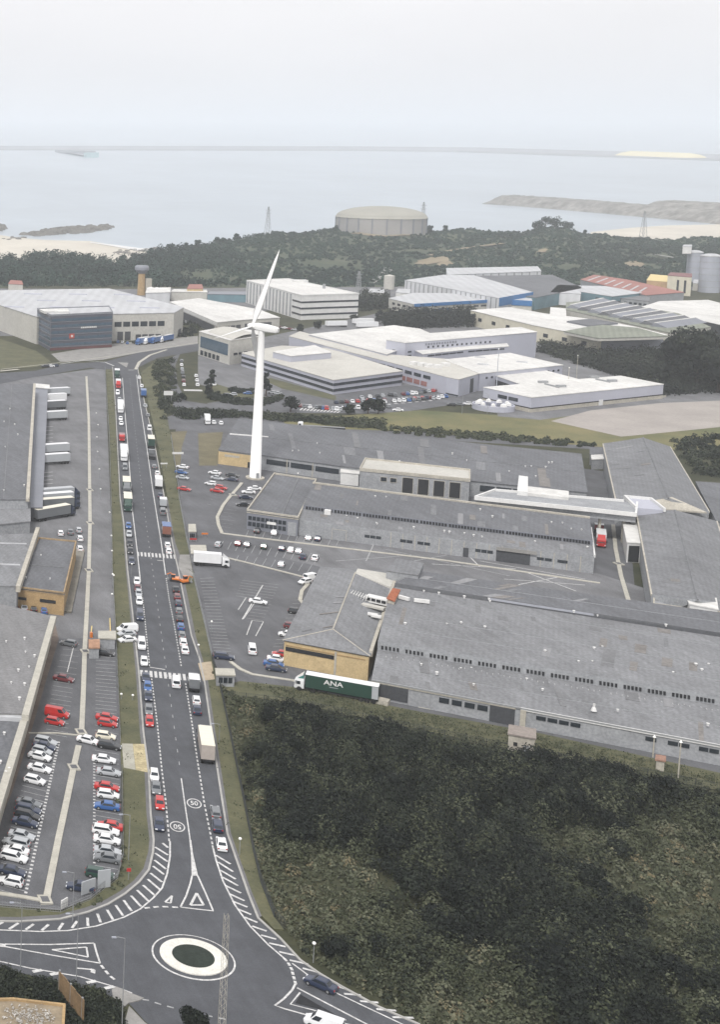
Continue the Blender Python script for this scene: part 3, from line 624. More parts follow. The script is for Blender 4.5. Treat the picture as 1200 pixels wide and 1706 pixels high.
row_windows(wh, L1, L2, 630, 1236, 15, 5, M_DARK, fz=(.15, .52), wf=.6)
# small white brackets along the clerestory
g = MB(); g.box(-.09, .09, -.4, .4, 0, .25); me = g.mesh('bracket', M_PAINTG)
for i in range(64):
    s = i / 64; x = 634 + s * 600; y = 1087 + (x - 629) * .1633 + (4 if i % 3 else 2)
    if i % 8 in (0,): continue
    p = P(x, y, 5.8); inst('bracket', me, wh, (p.x - wh.location.x, p.y - wh.location.y, 5.55), RW)
WF = B(); WF.q = [Vector((p.x, p.y, 0)) for p in pts[0]]; WF.q += [Vector((p.x, p.y, 0)) for p in reversed(pts3[1])]; WF.t = wh
wins(WF, 0, .46, .80, 4, 2.1, 3.2, .78, M_GLASS, 'window'); wins(WF, 0, .04, .27, 1, .6, 3.8, .9, M_DOOR, 'loading_door'); wins(WF, 0, .80, .97, 1, .1, 3.7, .95, M_DOOR, 'loading_door')
wins(WF, 1, .08, .32, 4, 2.4, 3.2, .85, M_GLASS, 'window'); wins(WF, 1, .64, .70, 1, 2.4, 3.2, .9, M_GLASS, 'window'); wins(WF, 1, .75, .86, 2, 2.4, 3.2, .9, M_GLASS, 'window'); wins(WF, 1, .9, 1, 2, 2.4, 3.2, .9, M_GLASS, 'window')
wins(WF, 1, .0, 1, 1, 3.75, 4.35, 1, M_WHITE, 'white_fascia', .12); wins(WF, 1, .0, .03, 1, 0, 3.9, 1, M_CONC, 'pilaster', .2)
wins(WF, 0, .0, .97, 1, 3.7, 4.1, 1, M_CONC, 'concrete_fascia', .1)
g = MB(); g.obox(P(618, 1168, 0), P(648, 1175, 0), 2.0, 0, 1.1); g.obj('loading_dock', M_CONC, wh)
roof_bits(wh, [(660, 1055), (1190, 1140), (1190, 1105), (660, 1020)], 8, 13, 5); roof_bits(wh, [(670, 1120), (1180, 1215), (1180, 1185), (670, 1092)], 5.5, 9, 8); roof_bits(wh, [(700, 990), (1190, 1058), (1190, 1050), (700, 984)], 7.9, 8, 3)
g = MB(); p = P(990, 1180, 5.5); g.lathe([(.55, 0), (.4, .5), (.2, .9), (.25, 1.5)], n=10); inst('cowl', g.mesh('cowl', M_WHITE), wh, (p.x - wh.location.x, p.y - wh.location.y, 5.0))
for a, b in (((690, 1000), (716, 1003)), ((664, 994), (682, 999))):
    g = MB(); g.obox(P(*a, 8.4), P(*b, 8.4), .7, 8.1, 8.9); g.obj('roof_duct', M_WHITE, wh)
row_windows(wh, L4, L5, 700, 1100, 1, 1, M_SLATE, 'seam')
lb = bld('plant_block', 'pale grey flat block between the hipped roof and the long warehouse', 'building', [(644, 950), (662, 930), (706, 938), (697, 958)], 9.0, M_GWALL, M_FIBRE, over=.1)
lb2 = bld('enclosure', 'small rust red rooftop enclosure on the long warehouse edge', 'enclosure', [(646, 996), (656, 980), (666, 982), (657, 1000)], 9.3, M_CONC, mat('rust', (.30, .10, .05), .9, .3, 1, .3, 3), z0=7)

def patches(t, la, lb, n, seed, mats_, name='roof_patch'):      # replaced sheets and repaired strips
    q = random.Random(seed); A_ = [P(*p) for p in la]; B_ = [P(*p) for p in lb]
    def at(s, f):
        L_ = [(b - a).length for a, b in zip(A_[:-1], A_[1:])]; T = sum(L_) * s
        for i, l in enumerate(L_):
            if T <= l or i == len(L_) - 1: u = T / l; return A_[i].lerp(A_[i + 1], u).lerp(B_[i].lerp(B_[i + 1], u), f)
            T -= l
    for k in range(n):
        s = q.uniform(.02, .93); f = q.choice((.02, .26, .5, .74)); w_ = q.uniform(.006, .03); h_ = q.choice((.22, .22, .46)); v = [at(s, f), at(s + w_, f), at(s + w_, min(.97, f + h_)), at(s, min(.97, f + h_))]
        g = MB(); up = Vector((0, 0, .035 + .003 * k)); g.add([p + up for p in v] + v, [(0, 1, 2, 3), (0, 4, 5, 1), (1, 5, 6, 2), (2, 6, 7, 3), (3, 7, 4, 0)]); g.obj(name, q.choice(mats_), t)
PM = [M_FIBRE, mat('new_sheet', (.225, .227, .235), .85, .1, .2, .2, 2, wave=(31, 1.1, .05)), mat('rusty_sheet', (.19, .18, .172), .9, .2, .3, .2, 2, stain=.3), mat('dark_sheet', (.162, .165, .172), .9, .15, .3, .2, 2, stain=.3)]
patches(wh, L0, L1, 11, 1, PM); patches(wh, L2, L3, 13, 2, PM); patches(wh, L3, L4, 9, 3, PM); patches(wh, L5, L6, 10, 4, PM)
# --- middle warehouse with annexe
an = bld('annexe', 'flat roofed annexe with white parapet and a dark glazed ground floor', 'building', [(412, 851), (497, 863), (527, 800), (457, 790)], 5.8, M_SLATE, M_FIBRED, parapet=M_CONC, over=.15)
wins(an, 0, .02, .78, 9, 1.2, 2.5, .8, M_GLASS); wins(an, 0, .02, .78, 9, 3.1, 4.3, .8, M_GLASS); wins(an, 0, .80, .98, 1, 0, 4.2, .9, M_GWALL, 'pale_panel'); wins(an, 3, .05, .9, 5, .2, 3.6, .85, M_DOOR, 'shutter')
g = MB(); g.obox(P(470, 857, 6), P(497, 796, 6), .3, 5.8, 5.95); g.obj('roof_seam', M_FIBRE, an.t)
box_at(an.t, 453, 873, 2.6, 2.6, 2, .8, M_WHITE, 'sign_box', RW)
mw = thing('middle_warehouse', 'long grey warehouse with a double row of dark clerestory panes beyond the car park', 'warehouse', tuple(P(740, 880)))
A0 = [(498, 865, 5.0), (520, 868, 5.0), (991, 927, 5.0)]; A1 = [(505, 848, 6.0), (520, 850, 6.0), (988, 908, 6.0)]; A2 = raise_line(A1, 1.25); A3 = [(521, 806, 7.6), (530, 807, 7.6), (983, 864, 7.6)]; A3 = [(a, b, 7.8) for a, b, c in A3]
ptsA, _ = loft_roof(mw, [A0, A1], M_FIBRE, 'front_roof'); loft_roof(mw, [A1, A2], M_SLATE, 'clerestory_wall'); ptsB, _ = loft_roof(mw, [A2, A3], M_FIBRED, 'rear_roof')
g = MB(); bk = [P(x, y, 7.6) for x, y, z in A3]
for a, b in zip(ptsA[0][:-1], ptsA[0][1:]): g.add([(a.x, a.y, 0), (b.x, b.y, 0), b, a], [(0, 1, 2, 3)])
for l in ((ptsA[0][-1], ptsA[1][-1]), (ptsA[1][-1], ptsB[0][-1]), (ptsB[0][-1], ptsB[1][-1])): g.add([(l[0].x, l[0].y, 0), (l[1].x, l[1].y, 0), l[1], l[0]], [(0, 1, 2, 3)])
for l in ((ptsA[0][0], ptsA[1][0]), (ptsA[1][0], ptsB[0][0]), (ptsB[0][0], ptsB[1][0])): g.add([(l[0].x, l[0].y, 0), (l[1].x, l[1].y, 0), l[1], l[0]], [(3, 2, 1, 0)])
a, b = bk[0], bk[-1]; g.add([(a.x, a.y, 0), (b.x, b.y, 0), b, a], [(3, 2, 1, 0)]); g.obj('wall', M_GWALL, mw)
row_windows(mw, A1, A2, 508, 985, 10, 9, M_DARK, fz=(.12, .8), gf=.96, wf=.68)
g = MB()
for l, zz in ((A3, 7.7), ):
    for a, b in zip(bk[:-1], bk[1:]): g.obox(a, b, .9, 7.4, 8.2)
g.obj('rear_parapet', M_CONC, mw)
g = MB(); g.obox(P(991, 927, 5), P(986, 866, 7.7), .4, 4.6, 5.5); g.obj('verge_trim', M_WHITE, mw)
MF = B(); MF.q = [Vector((p.x, p.y, 0)) for p in (ptsA[0][0], ptsA[0][-1])] + [Vector((bk[-1].x, bk[-1].y, 0)), Vector((bk[0].x, bk[0].y, 0))]; MF.t = mw
wins(MF, 0, .125, .175, 1, 0, 3.3, 1, M_DOOR, 'loading_door', frame=M_CONC); wins(MF, 0, .24, .30, 3, 2.0, 2.9, .9); wins(MF, 0, .365, .41, 2, 2.0, 2.9, .9); wins(MF, 0, .425, .47, 2, 2.0, 2.9, .9)
wins(MF, 0, .62, .68, 3, 2.0, 2.9, .9); wins(MF, 0, .69, .80, 1, 0, 3.4, 1, M_DOOR, 'loading_door'); wins(MF, 0, .69, .82, 1, 3.4, 4.4, 1, M_PAVE, 'canopy', .5); wins(MF, 0, .82, .87, 2, 2.0, 2.8, .9); wins(MF, 0, .885, .92, 1, 2.0, 2.8, .9)
wins(MF, 0, .58, .60, 1, 0, 2.8, .9, M_DOOR, 'door')
for s in range(1, 24): wins(MF, 0, s / 24 - .0012, s / 24 + .0012, 1, 0, 4.6, 1, M_CONC, 'pilaster', .02)
roof_bits(mw, [(520, 860), (980, 918), (980, 912), (520, 853)], 5.5, 12, 21); roof_bits(mw, [(540, 832), (970, 886), (970, 872), (545, 815)], 7.6, 8, 22)
box_at(mw, 546, 858, 5.5, 1.8, 1.6, 1.6, M_WHITE, 'roof_unit', RW); box_at(mw, 790, 884, 5.7, 2.6, 1.6, 1.0, M_WHITE, 'roof_unit', RW)

patches(mw, A0, A1, 12, 5, PM); patches(mw, A2, A3, 14, 6, PM)
# --- far warehouse behind it
fw = bld('far_warehouse', 'wide grey roofed warehouse with a cream brick end behind the turbine tower', 'warehouse', [(365, 749), (437, 758), (567, 776), (780, 800), (978, 820), (968, 756), (776, 737), (398, 698)], 5.5, M_GWALL, M_FIBRED, over=.25)
wins(fw, 7, .0, 1, 1, 0, 4.9, 1, M_CREAM, 'brick_end', .03); wins(fw, 0, .0, .9, 1, 0, 4.8, 1, M_CREAM, 'brick_end', .03); wins(fw, 0, .12, .5, 1, 3.2, 4.0, .9, M_CONC, 'vent_band', .08); wins(fw, 0, .68, .78, 1, .1, 2.2, 1, M_DARK, 'door', .1)
wins(fw, 1, .05, 1, 3, 2.4, 4.2, .93, M_GLASS, 'window'); wins(fw, 2, .0, .2, 1, 2.4, 4.2, .9, M_GLASS); wins(fw, 3, .1, .95, 6, 2.2, 4.2, .9, M_GLASS)
for s in (.33, .66): wins(fw, 1, s - .005, s + .005, 1, 0, 5.2, 1, M_CONC, 'pilaster', .1)
g = MB(); g.obox(P(383, 723, 5.7), P(447, 728, 5.7), .6, 5.5, 5.9); g.obj('roof_seam', M_WHITE, fw.t)
g = MB(); g.obox(P(430, 727, 5.7), P(970, 786, 5.7), .25, 5.5, 5.68); g.obj('ridge_line', M_FIBRE, fw.t)
roof_bits(fw.t, [(400, 745), (960, 805), (960, 770), (410, 710)], 5.5, 14, 4)
patches(fw.t, [(437, 757, 5.55), (780, 798, 5.55), (960, 818, 5.55)], [(420, 701, 5.55), (776, 738, 5.55), (950, 755, 5.55)], 16, 7, PM)
ld = bld('loading_hall', 'pale hall with four tall dark doors behind the middle warehouse', 'hall', [(600, 782), (783, 800), (783, 784), (609, 765)], 8.5, M_GWALL, M_CROOF, parapet=M_CONC, over=.2)
for k in range(4): wins(ld, 0, .395 + k * .142, .395 + k * .142 + .105, 1, 2.0, 7.2, .9, M_DARK, 'tall_door', frame=M_CONC)
wins(ld, 0, .18, .36, 2, 5.2, 6.6, .6, M_GLASS, frame=M_CONC)
bld('white_shed', 'small white shed beside the loading hall', 'shed', [(568, 786), (598, 789), (600, 778), (570, 775)], 4.5, M_WHITE, M_WROOF)
# white elevated gallery
gl = thing('gallery', 'white edged elevated conveyor gallery crossing between the warehouses', 'gallery', tuple(P(930, 860)))
def slab(px, z0, z1, m, name, t, off=0):
    q2 = [P(x, y, z1) for x, y in px]; g = MB(); g.prism(q2, z0, z1, bot=True); return g.obj(name, m, t)
ga = [(792, 829), (985, 849), (1060, 857), (1062, 838), (1040, 835), (825, 817)]
slab(ga, 7.0, 9.5, M_GWALL, 'deck', gl)
for i, (a, b) in enumerate(((0, 1), (1, 2), (2, 3), (4, 5), (5, 0))):
    g = MB(); g.obox(P(*ga[a], 9.7), P(*ga[b], 9.7), .55, 9.0, 10.2 + .003 * i); g.obj('edge_wall', M_WHITE, gl)
slab([(862, 818), (880, 820), (880, 794), (865, 792)], 8.5, 10.8, M_WHITE, 'riser_block', gl); slab([(880, 821), (948, 829), (948, 818), (880, 810)], 8.0, 10.4, M_WROOF, 'riser_deck', gl)
gb = [(1041, 828), (1085, 832), (1108, 850), (1060, 846)]
slab(gb, 6.8, 9.6, M_LWALL, 'end_deck', gl)
for a, b in ((0, 1), (1, 2), (3, 0)): g = MB(); g.obox(P(*gb[a], 9.8), P(*gb[b], 9.8), .55, 9.2, 10.4 + .004 * a); g.obj('edge_wall', M_WHITE, gl)
for x, y in ((1000, 862), (1040, 866), (860, 845)): 
    p = P(x, y, 7); g = MB(); g.box(p.x - .3, p.x + .3, p.y - .3, p.y + .3, 0, 7.0); g.obj('support_leg', M_CONC, gl)
# right hall with the gable roof, in two lengths
def gable(name, label, eaves, ridge, zE, zR, roofm, wallm, cat='hall'):
    (l0, l1, r0, r1) = eaves; t = thing(name, label, cat, tuple(P(*ridge[0])))
    a, b, c, d = P(*l0, zE), P(*l1, zE), P(*r0, zE), P(*r1, zE); e, f = P(*ridge[0], zR), P(*ridge[1], zR)
    g = MB(); g.add([a, b, f, e], [(0, 1, 2, 3)]); g.obj('left_roof_slope', roofm, t); g = MB(); g.add([e, f, d, c], [(0, 1, 2, 3)]); g.obj('right_roof_slope', roofm, t)
    g = MB(); G = lambda p: Vector((p.x, p.y, 0))
    g.add([a, b, G(b), G(a)], [(0, 1, 2, 3)]); g.add([c, d, G(d), G(c)], [(3, 2, 1, 0)]); g.add([b, f, d, G(d), G(b)], [(0, 1, 2, 3, 4)]); g.add([a, e, c, G(c), G(a)], [(4, 3, 2, 1, 0)])
    g.obj('wall', wallm, t)
    g = MB(); g.tube([e, f], .25, 6); g.obj('ridge_cap', M_FIBRE, t)
    g = MB(); g.obox(a, b, .35, zE - .5, zE + .05); g.obox(c, d, .35, zE - .5, zE + .05); g.obj('gutter', M_CONC, t); return t
gh = gable('gable_hall', 'grey gable roofed hall at the far right before the bare earth plot', [(1005, 739), (1027, 836), (1117, 744), (1182, 852)], [(1072, 729), (1114, 830)], 7, 10.5, M_FIBRE, M_GWALL)
gh2 = gable('gable_hall', 'larger grey roofed hall in front of the white gallery at the right edge', [(1060, 850), (1086, 990), (1195, 868), (1240, 1008)], [(1125, 850), (1163, 999)], 7.2, 9.5, M_FIBRE, M_GWALL)
g = MB(); a, b, c = P(1087, 834, 9.6), P(1120, 828, 10.6), P(1178, 853, 7.2); d = P(1108, 848, 7.6)
g.add([a, b, c, d] + [p - Vector((0, 0, .5)) for p in (a, b, c, d)], [(3, 2, 1, 0), (0, 1, 5, 4), (1, 2, 6, 5), (2, 3, 7, 6), (3, 0, 4, 7), (4, 5, 6, 7)]); g.obj('flashing_roof', M_CONC, gh)
bld('outer_hall', 'low grey roof at the right edge beside the gable hall', 'hall', [(1195, 868), (1300, 885), (1280, 810), (1160, 802)], 6.8, M_GWALL, M_FIBRED)
g_ = bld('front_strip_building', 'narrow pale parapet building under the right hall', 'building', [(1090, 1008), (1200, 1022), (1300, 1034), (1300, 1020), (1200, 1004), (1090, 992)], 6.0, M_CONC, M_GWALL, parapet=M_CONC)
cn = bld('white_tarpaulin_shelter', 'bright white tarpaulin shelter at the right edge of the warehouses', 'shelter', [(1150, 1005), (1196, 1014), (1193, 996), (1143, 992)], 8.6, M_WHITE, M_WROOF, z0=6)
bld('gate_lodge', 'small white roofed lodge beyond the far warehouse corner', 'hut', [(987, 765), (1008, 764), (1008, 757), (986, 758)], 4, M_GWALL, M_WROOF)
bld('grey_lodge', 'small dark roofed lodge behind the white roofed one', 'hut', [(984, 757), (1004, 757), (1003, 747), (984, 747)], 4, M_GWALL, M_FIBRED)
# dock beside the hall: white box canopy
dk = bld('dock_canopy', 'white box canopy over the loading bay beside the right hall', 'canopy', [(1046, 903), (1069, 904), (1058, 862), (1037, 862)], 6.0, M_WHITE, M_WROOF)
wins(dk, 0, .12, .88, 1, .3, 5.0, 1, M_DARK, 'dock_opening', .1)
# small buildings by the grass
hut = bld('transformer_hut', 'small grey rendered hut on the grass strip in front of the long warehouse', 'hut', [(848, 1221), (892, 1229), (892, 1214), (850, 1207)], 4.6, M_CONC, mat('hut_roof', (.24, .21, .19), .9, .15, .5, .2, 2), base=(.4, M_CONC))
wins(hut, 0, .2, .35, 1, 2.3, 3.0, 1, M_DARK, 'vent_opening'); wins(hut, 0, .6, .8, 1, .3, 2.6, 1, M_GWALL, 'door', frame=M_STEEL)
bld('pump_box', 'tiny brick topped box on the grass strip near the right edge', 'hut', [(1094, 1264), (1108, 1266), (1108, 1259), (1095, 1257)], 2.4, M_CONC, mat('tile_brown', (.27, .16, .12), .9, .2, 1, .2, 2))

patches(gh, [(1008, 742, 7.1), (1030, 834, 7.1)], [(1069, 731, 10.4), (1111, 829, 10.4)], 8, 8, PM); patches(gh2, [(1064, 852, 7.3), (1088, 988, 7.3)], [(1124, 852, 9.4), (1160, 996, 9.4)], 9, 9, PM); patches(hb.t, [(480, 1064, 6.3), (538, 948, 6.3)], [(555, 1048, 8.3), (591, 955, 8.3)], 5, 10, PM)
# --- left side
lw = bld('left_warehouse', 'large grey roofed warehouse with a cream edge at the top of the left yard', 'warehouse', [(-200, 640), (56, 640), (47, 832), (-260, 832)], 9, M_GWALL, M_FIBRED, over=.1)
g = MB(); g.obox(P(57.5, 640, 9.3), P(46, 832, 9.3), 1.1, 8.6, 9.6); g.obj('cream_parapet', M_CONC, lw.t)
for x in (20, -60):
    g = MB(); g.obox(P(x, 641, 9.05), P(x - 14, 831, 9.05), .3, 8.9, 9.15); g.obj('roof_seam', M_FIBRE, lw.t)
roof_bits(lw.t, [(0, 820), (44, 820), (50, 650), (5, 650)], 9, 7, 12)
lw2 = bld('apron_canopy', 'dark dock apron canopy along the left warehouse', 'canopy', [(59, 642), (80, 645), (71, 845), (49, 845)], 4.6, M_DOOR, M_SLATE, over=0)
bld('white_canopy', 'white beam canopy at the far end of the truck dock', 'canopy', [(58, 645), (82, 647), (82, 641), (59, 639)], 5.4, M_GWALL, M_WROOF, z0=4.4)
lw3 = bld('left_lean_to', 'pale lean-to roof below the large left warehouse', 'building', [(-260, 870), (0, 873), (50, 868), (50, 836), (-260, 836)], 6, M_GWALL, M_FIBRE2)
lc = bld('left_hall', 'grey striped roof hall with a cream edge wall left of the brown brick block', 'hall', [(-200, 972), (28, 976), (62, 888), (0, 891), (-200, 893)], 7.5, M_GWALL, M_FIBRE2, over=.1)
g = MB(); g.obox(P(30, 978, 7.8), P(63, 880, 7.8), 1.1, 6.5, 8.1); g.obj('cream_parapet', M_CONC, lc.t)
for y in (940, 905): g = MB(); g.obox(P(0, y, 7.6), P(44 - (y - 905) * .3, y + 1, 7.6), .5, 7.4, 7.75); g.obj('roof_seam', M_TROOF, lc.t)
lo = bld('brick_block', 'dark flat roofed block with an ochre brick front in the left yard', 'building', [(27, 979), (107, 989), (127, 903), (64, 897)], 5.8, M_OCHRE, M_FIBRED, parapet=mat('brick_coping', (.30, .22, .13), .9, .2, .5, .2, 2), over=.1, par_h=.4)
wins(lo, 0, .05, .22, 1, 2.8, 3.5, 1, M_DARK, 'strip_window'); wins(lo, 0, .5, .83, 1, 2.9, 3.7, 1, M_DARK, 'strip_window')
g = MB(); g.obox(P(44, 940, 6), P(112, 945, 6), .3, 5.8, 6.0); g.obj('roof_seam', M_FIBRE, lo.t); roof_bits(lo.t, [(40, 970), (100, 975), (115, 915), (60, 910)], 5.8, 3, 31)
bld('yard_ramp', 'low tapering grey ramp beside the ochre brick block', 'ramp', [(96, 1016), (118, 1018), (140, 916), (128, 912)], .6, M_CONC, mat('ramp_top', (.19, .18, .155), .9, .2, .2, .2, 2))
lr = bld('big_left_shed', 'large pale roofed shed with a long cream side wall above the left car park', 'warehouse', [(-220, 1182), (40, 1188), (86, 1026), (0, 1006), (-200, 990)], 7, M_CONC, M_ROOFL, over=.1)
g = MB(); g.obox(P(42, 1192, 7.2), P(89, 1027, 7.2), 1.35, 6.2, 7.4); g.obj('cream_parapet', M_PALE, lr.t)
roof_bits(lr.t, [(0, 1170), (40, 1170), (80, 1040), (0, 1030)], 7, 9, 41)
lq = bld('lower_left_shed', 'lower dark grey shed with a cream side wall beside the bottom left car park', 'warehouse', [(-260, 1440), (-34, 1440), (40, 1194), (-200, 1180)], 5.8, M_CONC, M_FIBRED, over=.1)
g = MB(); g.obox(P(-36, 1446, 6), P(43, 1190, 6), 1.35, 5.0, 6.2); g.obj('cream_parapet', M_PALE, lq.t); g = MB(); g.obox(P(-60, 1186, 6.5), P(40, 1192, 6.5), 3.0, 5.5, 6.6); g.obj('step_roof', M_TROOF, lq.t)
roof_bits(lq.t, [(0, 1290), (15, 1290), (38, 1200), (0, 1200)], 5.8, 5, 42)
for a, x, y, w_, lab in ((0, 178, 1058, 5, 'pale flat roofed gatehouse by the white cars'), (1, 156, 1068, 3.4, 'small brick red gate cabin beside the kerb strip')):
    bld('gatehouse', lab, 'gatehouse', [(165, 1062), (192, 1063), (192, 1051), (165, 1051)] if a == 0 else [(149, 1078), (165, 1078), (165, 1065), (149, 1065)], 2.8, M_GWALL, M_PALE if a == 0 else mat('terracotta', (.34, .2, .13), .9, .2, 1))
for lab, px in (('pale roofed gate kiosk beside the parked white lorry', [(319, 921), (344, 921), (342, 908), (318, 908)]), ('small pale hut beyond the gate kiosk', [(315, 885), (326, 885), (325, 873), (315, 873)]),
                ('pale roofed gate kiosk at the start of the service road', [(361, 1123), (391, 1124), (389, 1114), (360, 1113)])):
    kk = bld('gate_kiosk', lab, 'kiosk', px, 2.9, M_GWALL, M_PALE); wins(kk, 0, .1, .9, 3, 1.0, 2.2, .8)
# bottom left: flat roof corner with rubble
fr = bld('rooftop_corner', 'tan flat roof with loose rubble in the bottom left corner', 'building', [(-80, 1740), (104, 1748), (108, 1675), (22, 1665), (-80, 1668)], 7, M_OCHRE, mat('tan_roof', (.25, .205, .145), .95, .2, .3, .3, 2), parapet=M_OCHRE, over=.1, par_h=.3)
g = MB(); rr = random.Random(9)
for i in range(420):
    x = rr.gauss(48, 24); y = rr.gauss(1692, 9)
    if not (4 < x < 90 and 1672 < y < 1716): continue
    p = P(x, y, 7.15); s = rr.uniform(.06, .3); k = [p + Vector((rr.uniform(-s, s), rr.uniform(-s, s), rr.uniform(0, s))) for _ in range(4)]; g.add(k, [(0, 1, 2), (0, 2, 3), (0, 3, 1), (1, 3, 2)])
o = g.obj('rubble', mat('pale_rubble', (.36, .345, .32), .9, .3, 2, .3, 4), fr.t); o['kind'] = 'stuff'
bb = thing('billboard', 'back of a weathered timber billboard leaning beside the bottom left scrub', 'billboard', tuple(P(118, 1672)))
a, b = P(97, 1660), P(139, 1712)
g = MB(); d = (b - a).normalized()
for k in range(9):
    s0, s1 = k / 9, (k + 1) / 9 - .006; g = MB(); g.obox(a.lerp(b, s0), a.lerp(b, s1), .12 + .02 * (k % 2), 1.0, 3.9 + .05 * (k % 3)); g.obj('board', M_WOOD, bb)
for k in (.05, .5, .95): g = MB(); p = a.lerp(b, k); g.box(p.x - .12, p.x + .12, p.y + .12, p.y + .36, 0, 4.1); g.obj('post', M_STEEL, bb)
# ---------------------------------------------------------------- upper estate
t1 = bld('white_warehouse', 'huge white roofed warehouse behind the dark office block', 'warehouse', [(62, 528), (120, 524), (190, 523), (290, 521), (306, 512), (182, 481), (0, 484), (-120, 470)], 16.5, M_CROOF, M_TROOF, over=.3)
wins(t1, 2, .0, .86, 6, 8.5, 11.5, .8, M_GLASS); wins(t1, 2, .05, .30, 2, .3, 5.5, .75, M_DOOR, 'loading_door'); wins(t1, 2, .36, .8, 4, .3, 3.6, .8, M_DOOR, 'dock_door'); wins(t1, 3, .5, .8, 1, .3, 4, .9, M_DOOR, 'loading_door')
for k in range(12):
    x = -20 + (k % 4) * 75 + (k // 4) * 22; y = 490 + (k // 4) * 11 + (k % 4) * .5
    if x < 8: continue
    box_at(t1.t, x, y, 16.5, 12, 2.2, .5, M_LWALL, 'skylight', RW + .3)
of = bld('office_block', 'dark banded office block with a small white sign and red emblem', 'office', [(85, 526), (188, 521), (182, 511), (62, 515)], 20.5, M_OFFICE, M_TROOF, parapet=M_SLATE, over=.1)
for z in (2.6, 6.2, 9.8, 13.4, 17.0):
    wins(of, 0, .01, .99, 9, z, z + 1.5, .96, M_BGLASS, 'window'); wins(of, 3, .03, .97, 4, z, z + 1.5, .92, M_BGLASS, 'window'); wins(of, 0, 0, 1, 1, z - .7, z - .35, 1, M_SLATE, 'band', .1); wins(of, 3, 0, 1, 1, z - .7, z - .35, 1, M_SLATE, 'band', .1)
wins(of, 0, .48, .74, 9, 12.2, 13.1, .75, M_WHITE, 'sign_letter', .2); wins(of, 0, .3, .38, 1, 6.6, 9.4, 1, mat('emblem_red', (.4, .06, .04), .6), 'emblem', .2); wins(of, 0, .325, .355, 1, 7.4, 8.6, 1, M_WHITE, 'emblem_mark', .34)
wins(of, 0, 0, 1, 1, .2, 1.6, 1, mat('maroon_band', (.12, .05, .05), .7), 'band', .08); adopt(bld('screen', 'white roof plant screen on top of the dark office block', 'screen', [(74, 519), (115, 519), (112, 514), (66, 515)], 21.9, M_WHITE, M_WROOF, z0=20.5), of)
t2 = bld('low_white_roof', 'low hall with a broad white roof left of the turbine', 'warehouse', [(362, 537), (404, 533), (466, 529), (432, 516), (331, 497), (283, 503)], 8, M_CROOF, M_WROOF, over=.3)
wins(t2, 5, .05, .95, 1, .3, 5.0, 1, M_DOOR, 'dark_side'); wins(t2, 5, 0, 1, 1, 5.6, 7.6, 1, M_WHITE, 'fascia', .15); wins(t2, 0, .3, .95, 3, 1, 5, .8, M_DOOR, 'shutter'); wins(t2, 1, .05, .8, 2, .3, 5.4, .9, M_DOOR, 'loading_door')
t3 = bld('white_block', 'tall white ribbed block with dark window bands behind the turbine hub', 'building', [(488, 489), (503, 493), (545, 491.5), (598, 490), (480, 465), (411, 468)], 16.5, M_WHITE, M_WROOF, parapet=M_WHITE, over=.15)
for z in (3.0, 7.2, 11.4):
    for e in (0, 1, 2): wins(t3, e, .0, 1, 3, z, z + 1.15, .99, M_GLASS, 'window_band', .08)
for k in range(14): wins(t3, 5, (k + .5) / 14 - .012, (k + .5) / 14 + .012, 1, .5, 15.8, 1, M_GWALL, 'rib', .1)
box_at(t3.t, 540, 481, 16.5, 1.5, 1.5, 3.2, M_STEEL, 'roof_mast'); box_at(t3.t, 500, 470, 16.5, 10, 5, 1.5, M_WHITE, 'roof_unit')
t4 = bld('glass_front_building', 'pale building with large blue glass front left of the turbine tower', 'building', [(332, 552), (384, 567), (434, 560), (440, 552), (372, 545)], 13.5, M_CROOF, M_WROOF, over=.2)
wins(t4, 0, .06, .94, 6, 4.8, 11, .97, M_BGLASS, 'glass_panel', .1); wins(t4, 0, .05, .7, 5, .5, 3.2, .7, M_GLASS); wins(t4, 1, .1, .6, 3, 5, 6.2, .7, M_GLASS)
g = MB(); n = 10; a, b, c, d = [P(*p, 13.6) for p in ((346, 553), (388, 566), (434, 559), (392, 546))]
for i in range(n + 1):
    s = i / n; z = 13.6 + 1.6 * math.sin(math.pi * s); u = a.lerp(d, s); v = b.lerp(c, s); g.v += [(u.x, u.y, z), (v.x, v.y, z)]
for i in range(n): g.f.append((2 * i, 2 * i + 1, 2 * i + 3, 2 * i + 2)); g.m.append(0)
g.obj('wave_roof', M_CROOF, t4.t)
t5 = bld('banded_office', 'low flat roofed office with two dark window bands behind the car park', 'office', [(403, 588), (556, 633), (671, 618), (548, 580), (470, 576)], 7.2, M_LWALL, M_CROOF, over=.2)
for z in (1.4, 4.2):
    wins(t5, 0, .0, 1, 12, z, z + 1.3, .98, M_GLASS, 'window_band', .08); wins(t5, 1, .0, 1, 8, z, z + 1.3, .98, M_GLASS, 'window_band', .08)
adopt(bld('penthouse', 'lilac grey penthouse on the low banded office roof', 'penthouse', [(455, 586), (485, 593), (552, 587), (524, 575)], 10.5, M_LWALL, M_WROOF, z0=7.2), t5)
t6 = bld('long_lilac_building', 'long lilac grey building with window strip and white roof plant behind the banded office', 'building', [(482, 560), (745, 628), (765, 632), (800, 622), (770, 600), (640, 590), (500, 552)], 8.5, M_LWALL, M_CROOF, over=.1)
wins(t6, 0, .30, .92, 12, 5.0, 6.6, .75, M_GLASS); wins(t6, 0, .5, .9, 10, 1.2, 3.4, .8, mat('terracotta_panel', (.28, .13, .12), .8, .15, .5), 'panel'); wins(t6, 1, .0, 1, 1, .3, .9, 1, M_GLASS, 'low_band'); wins(t6, 2, .55, .7, 1, .3, 7, 1, M_DOOR, 'stair_glass')
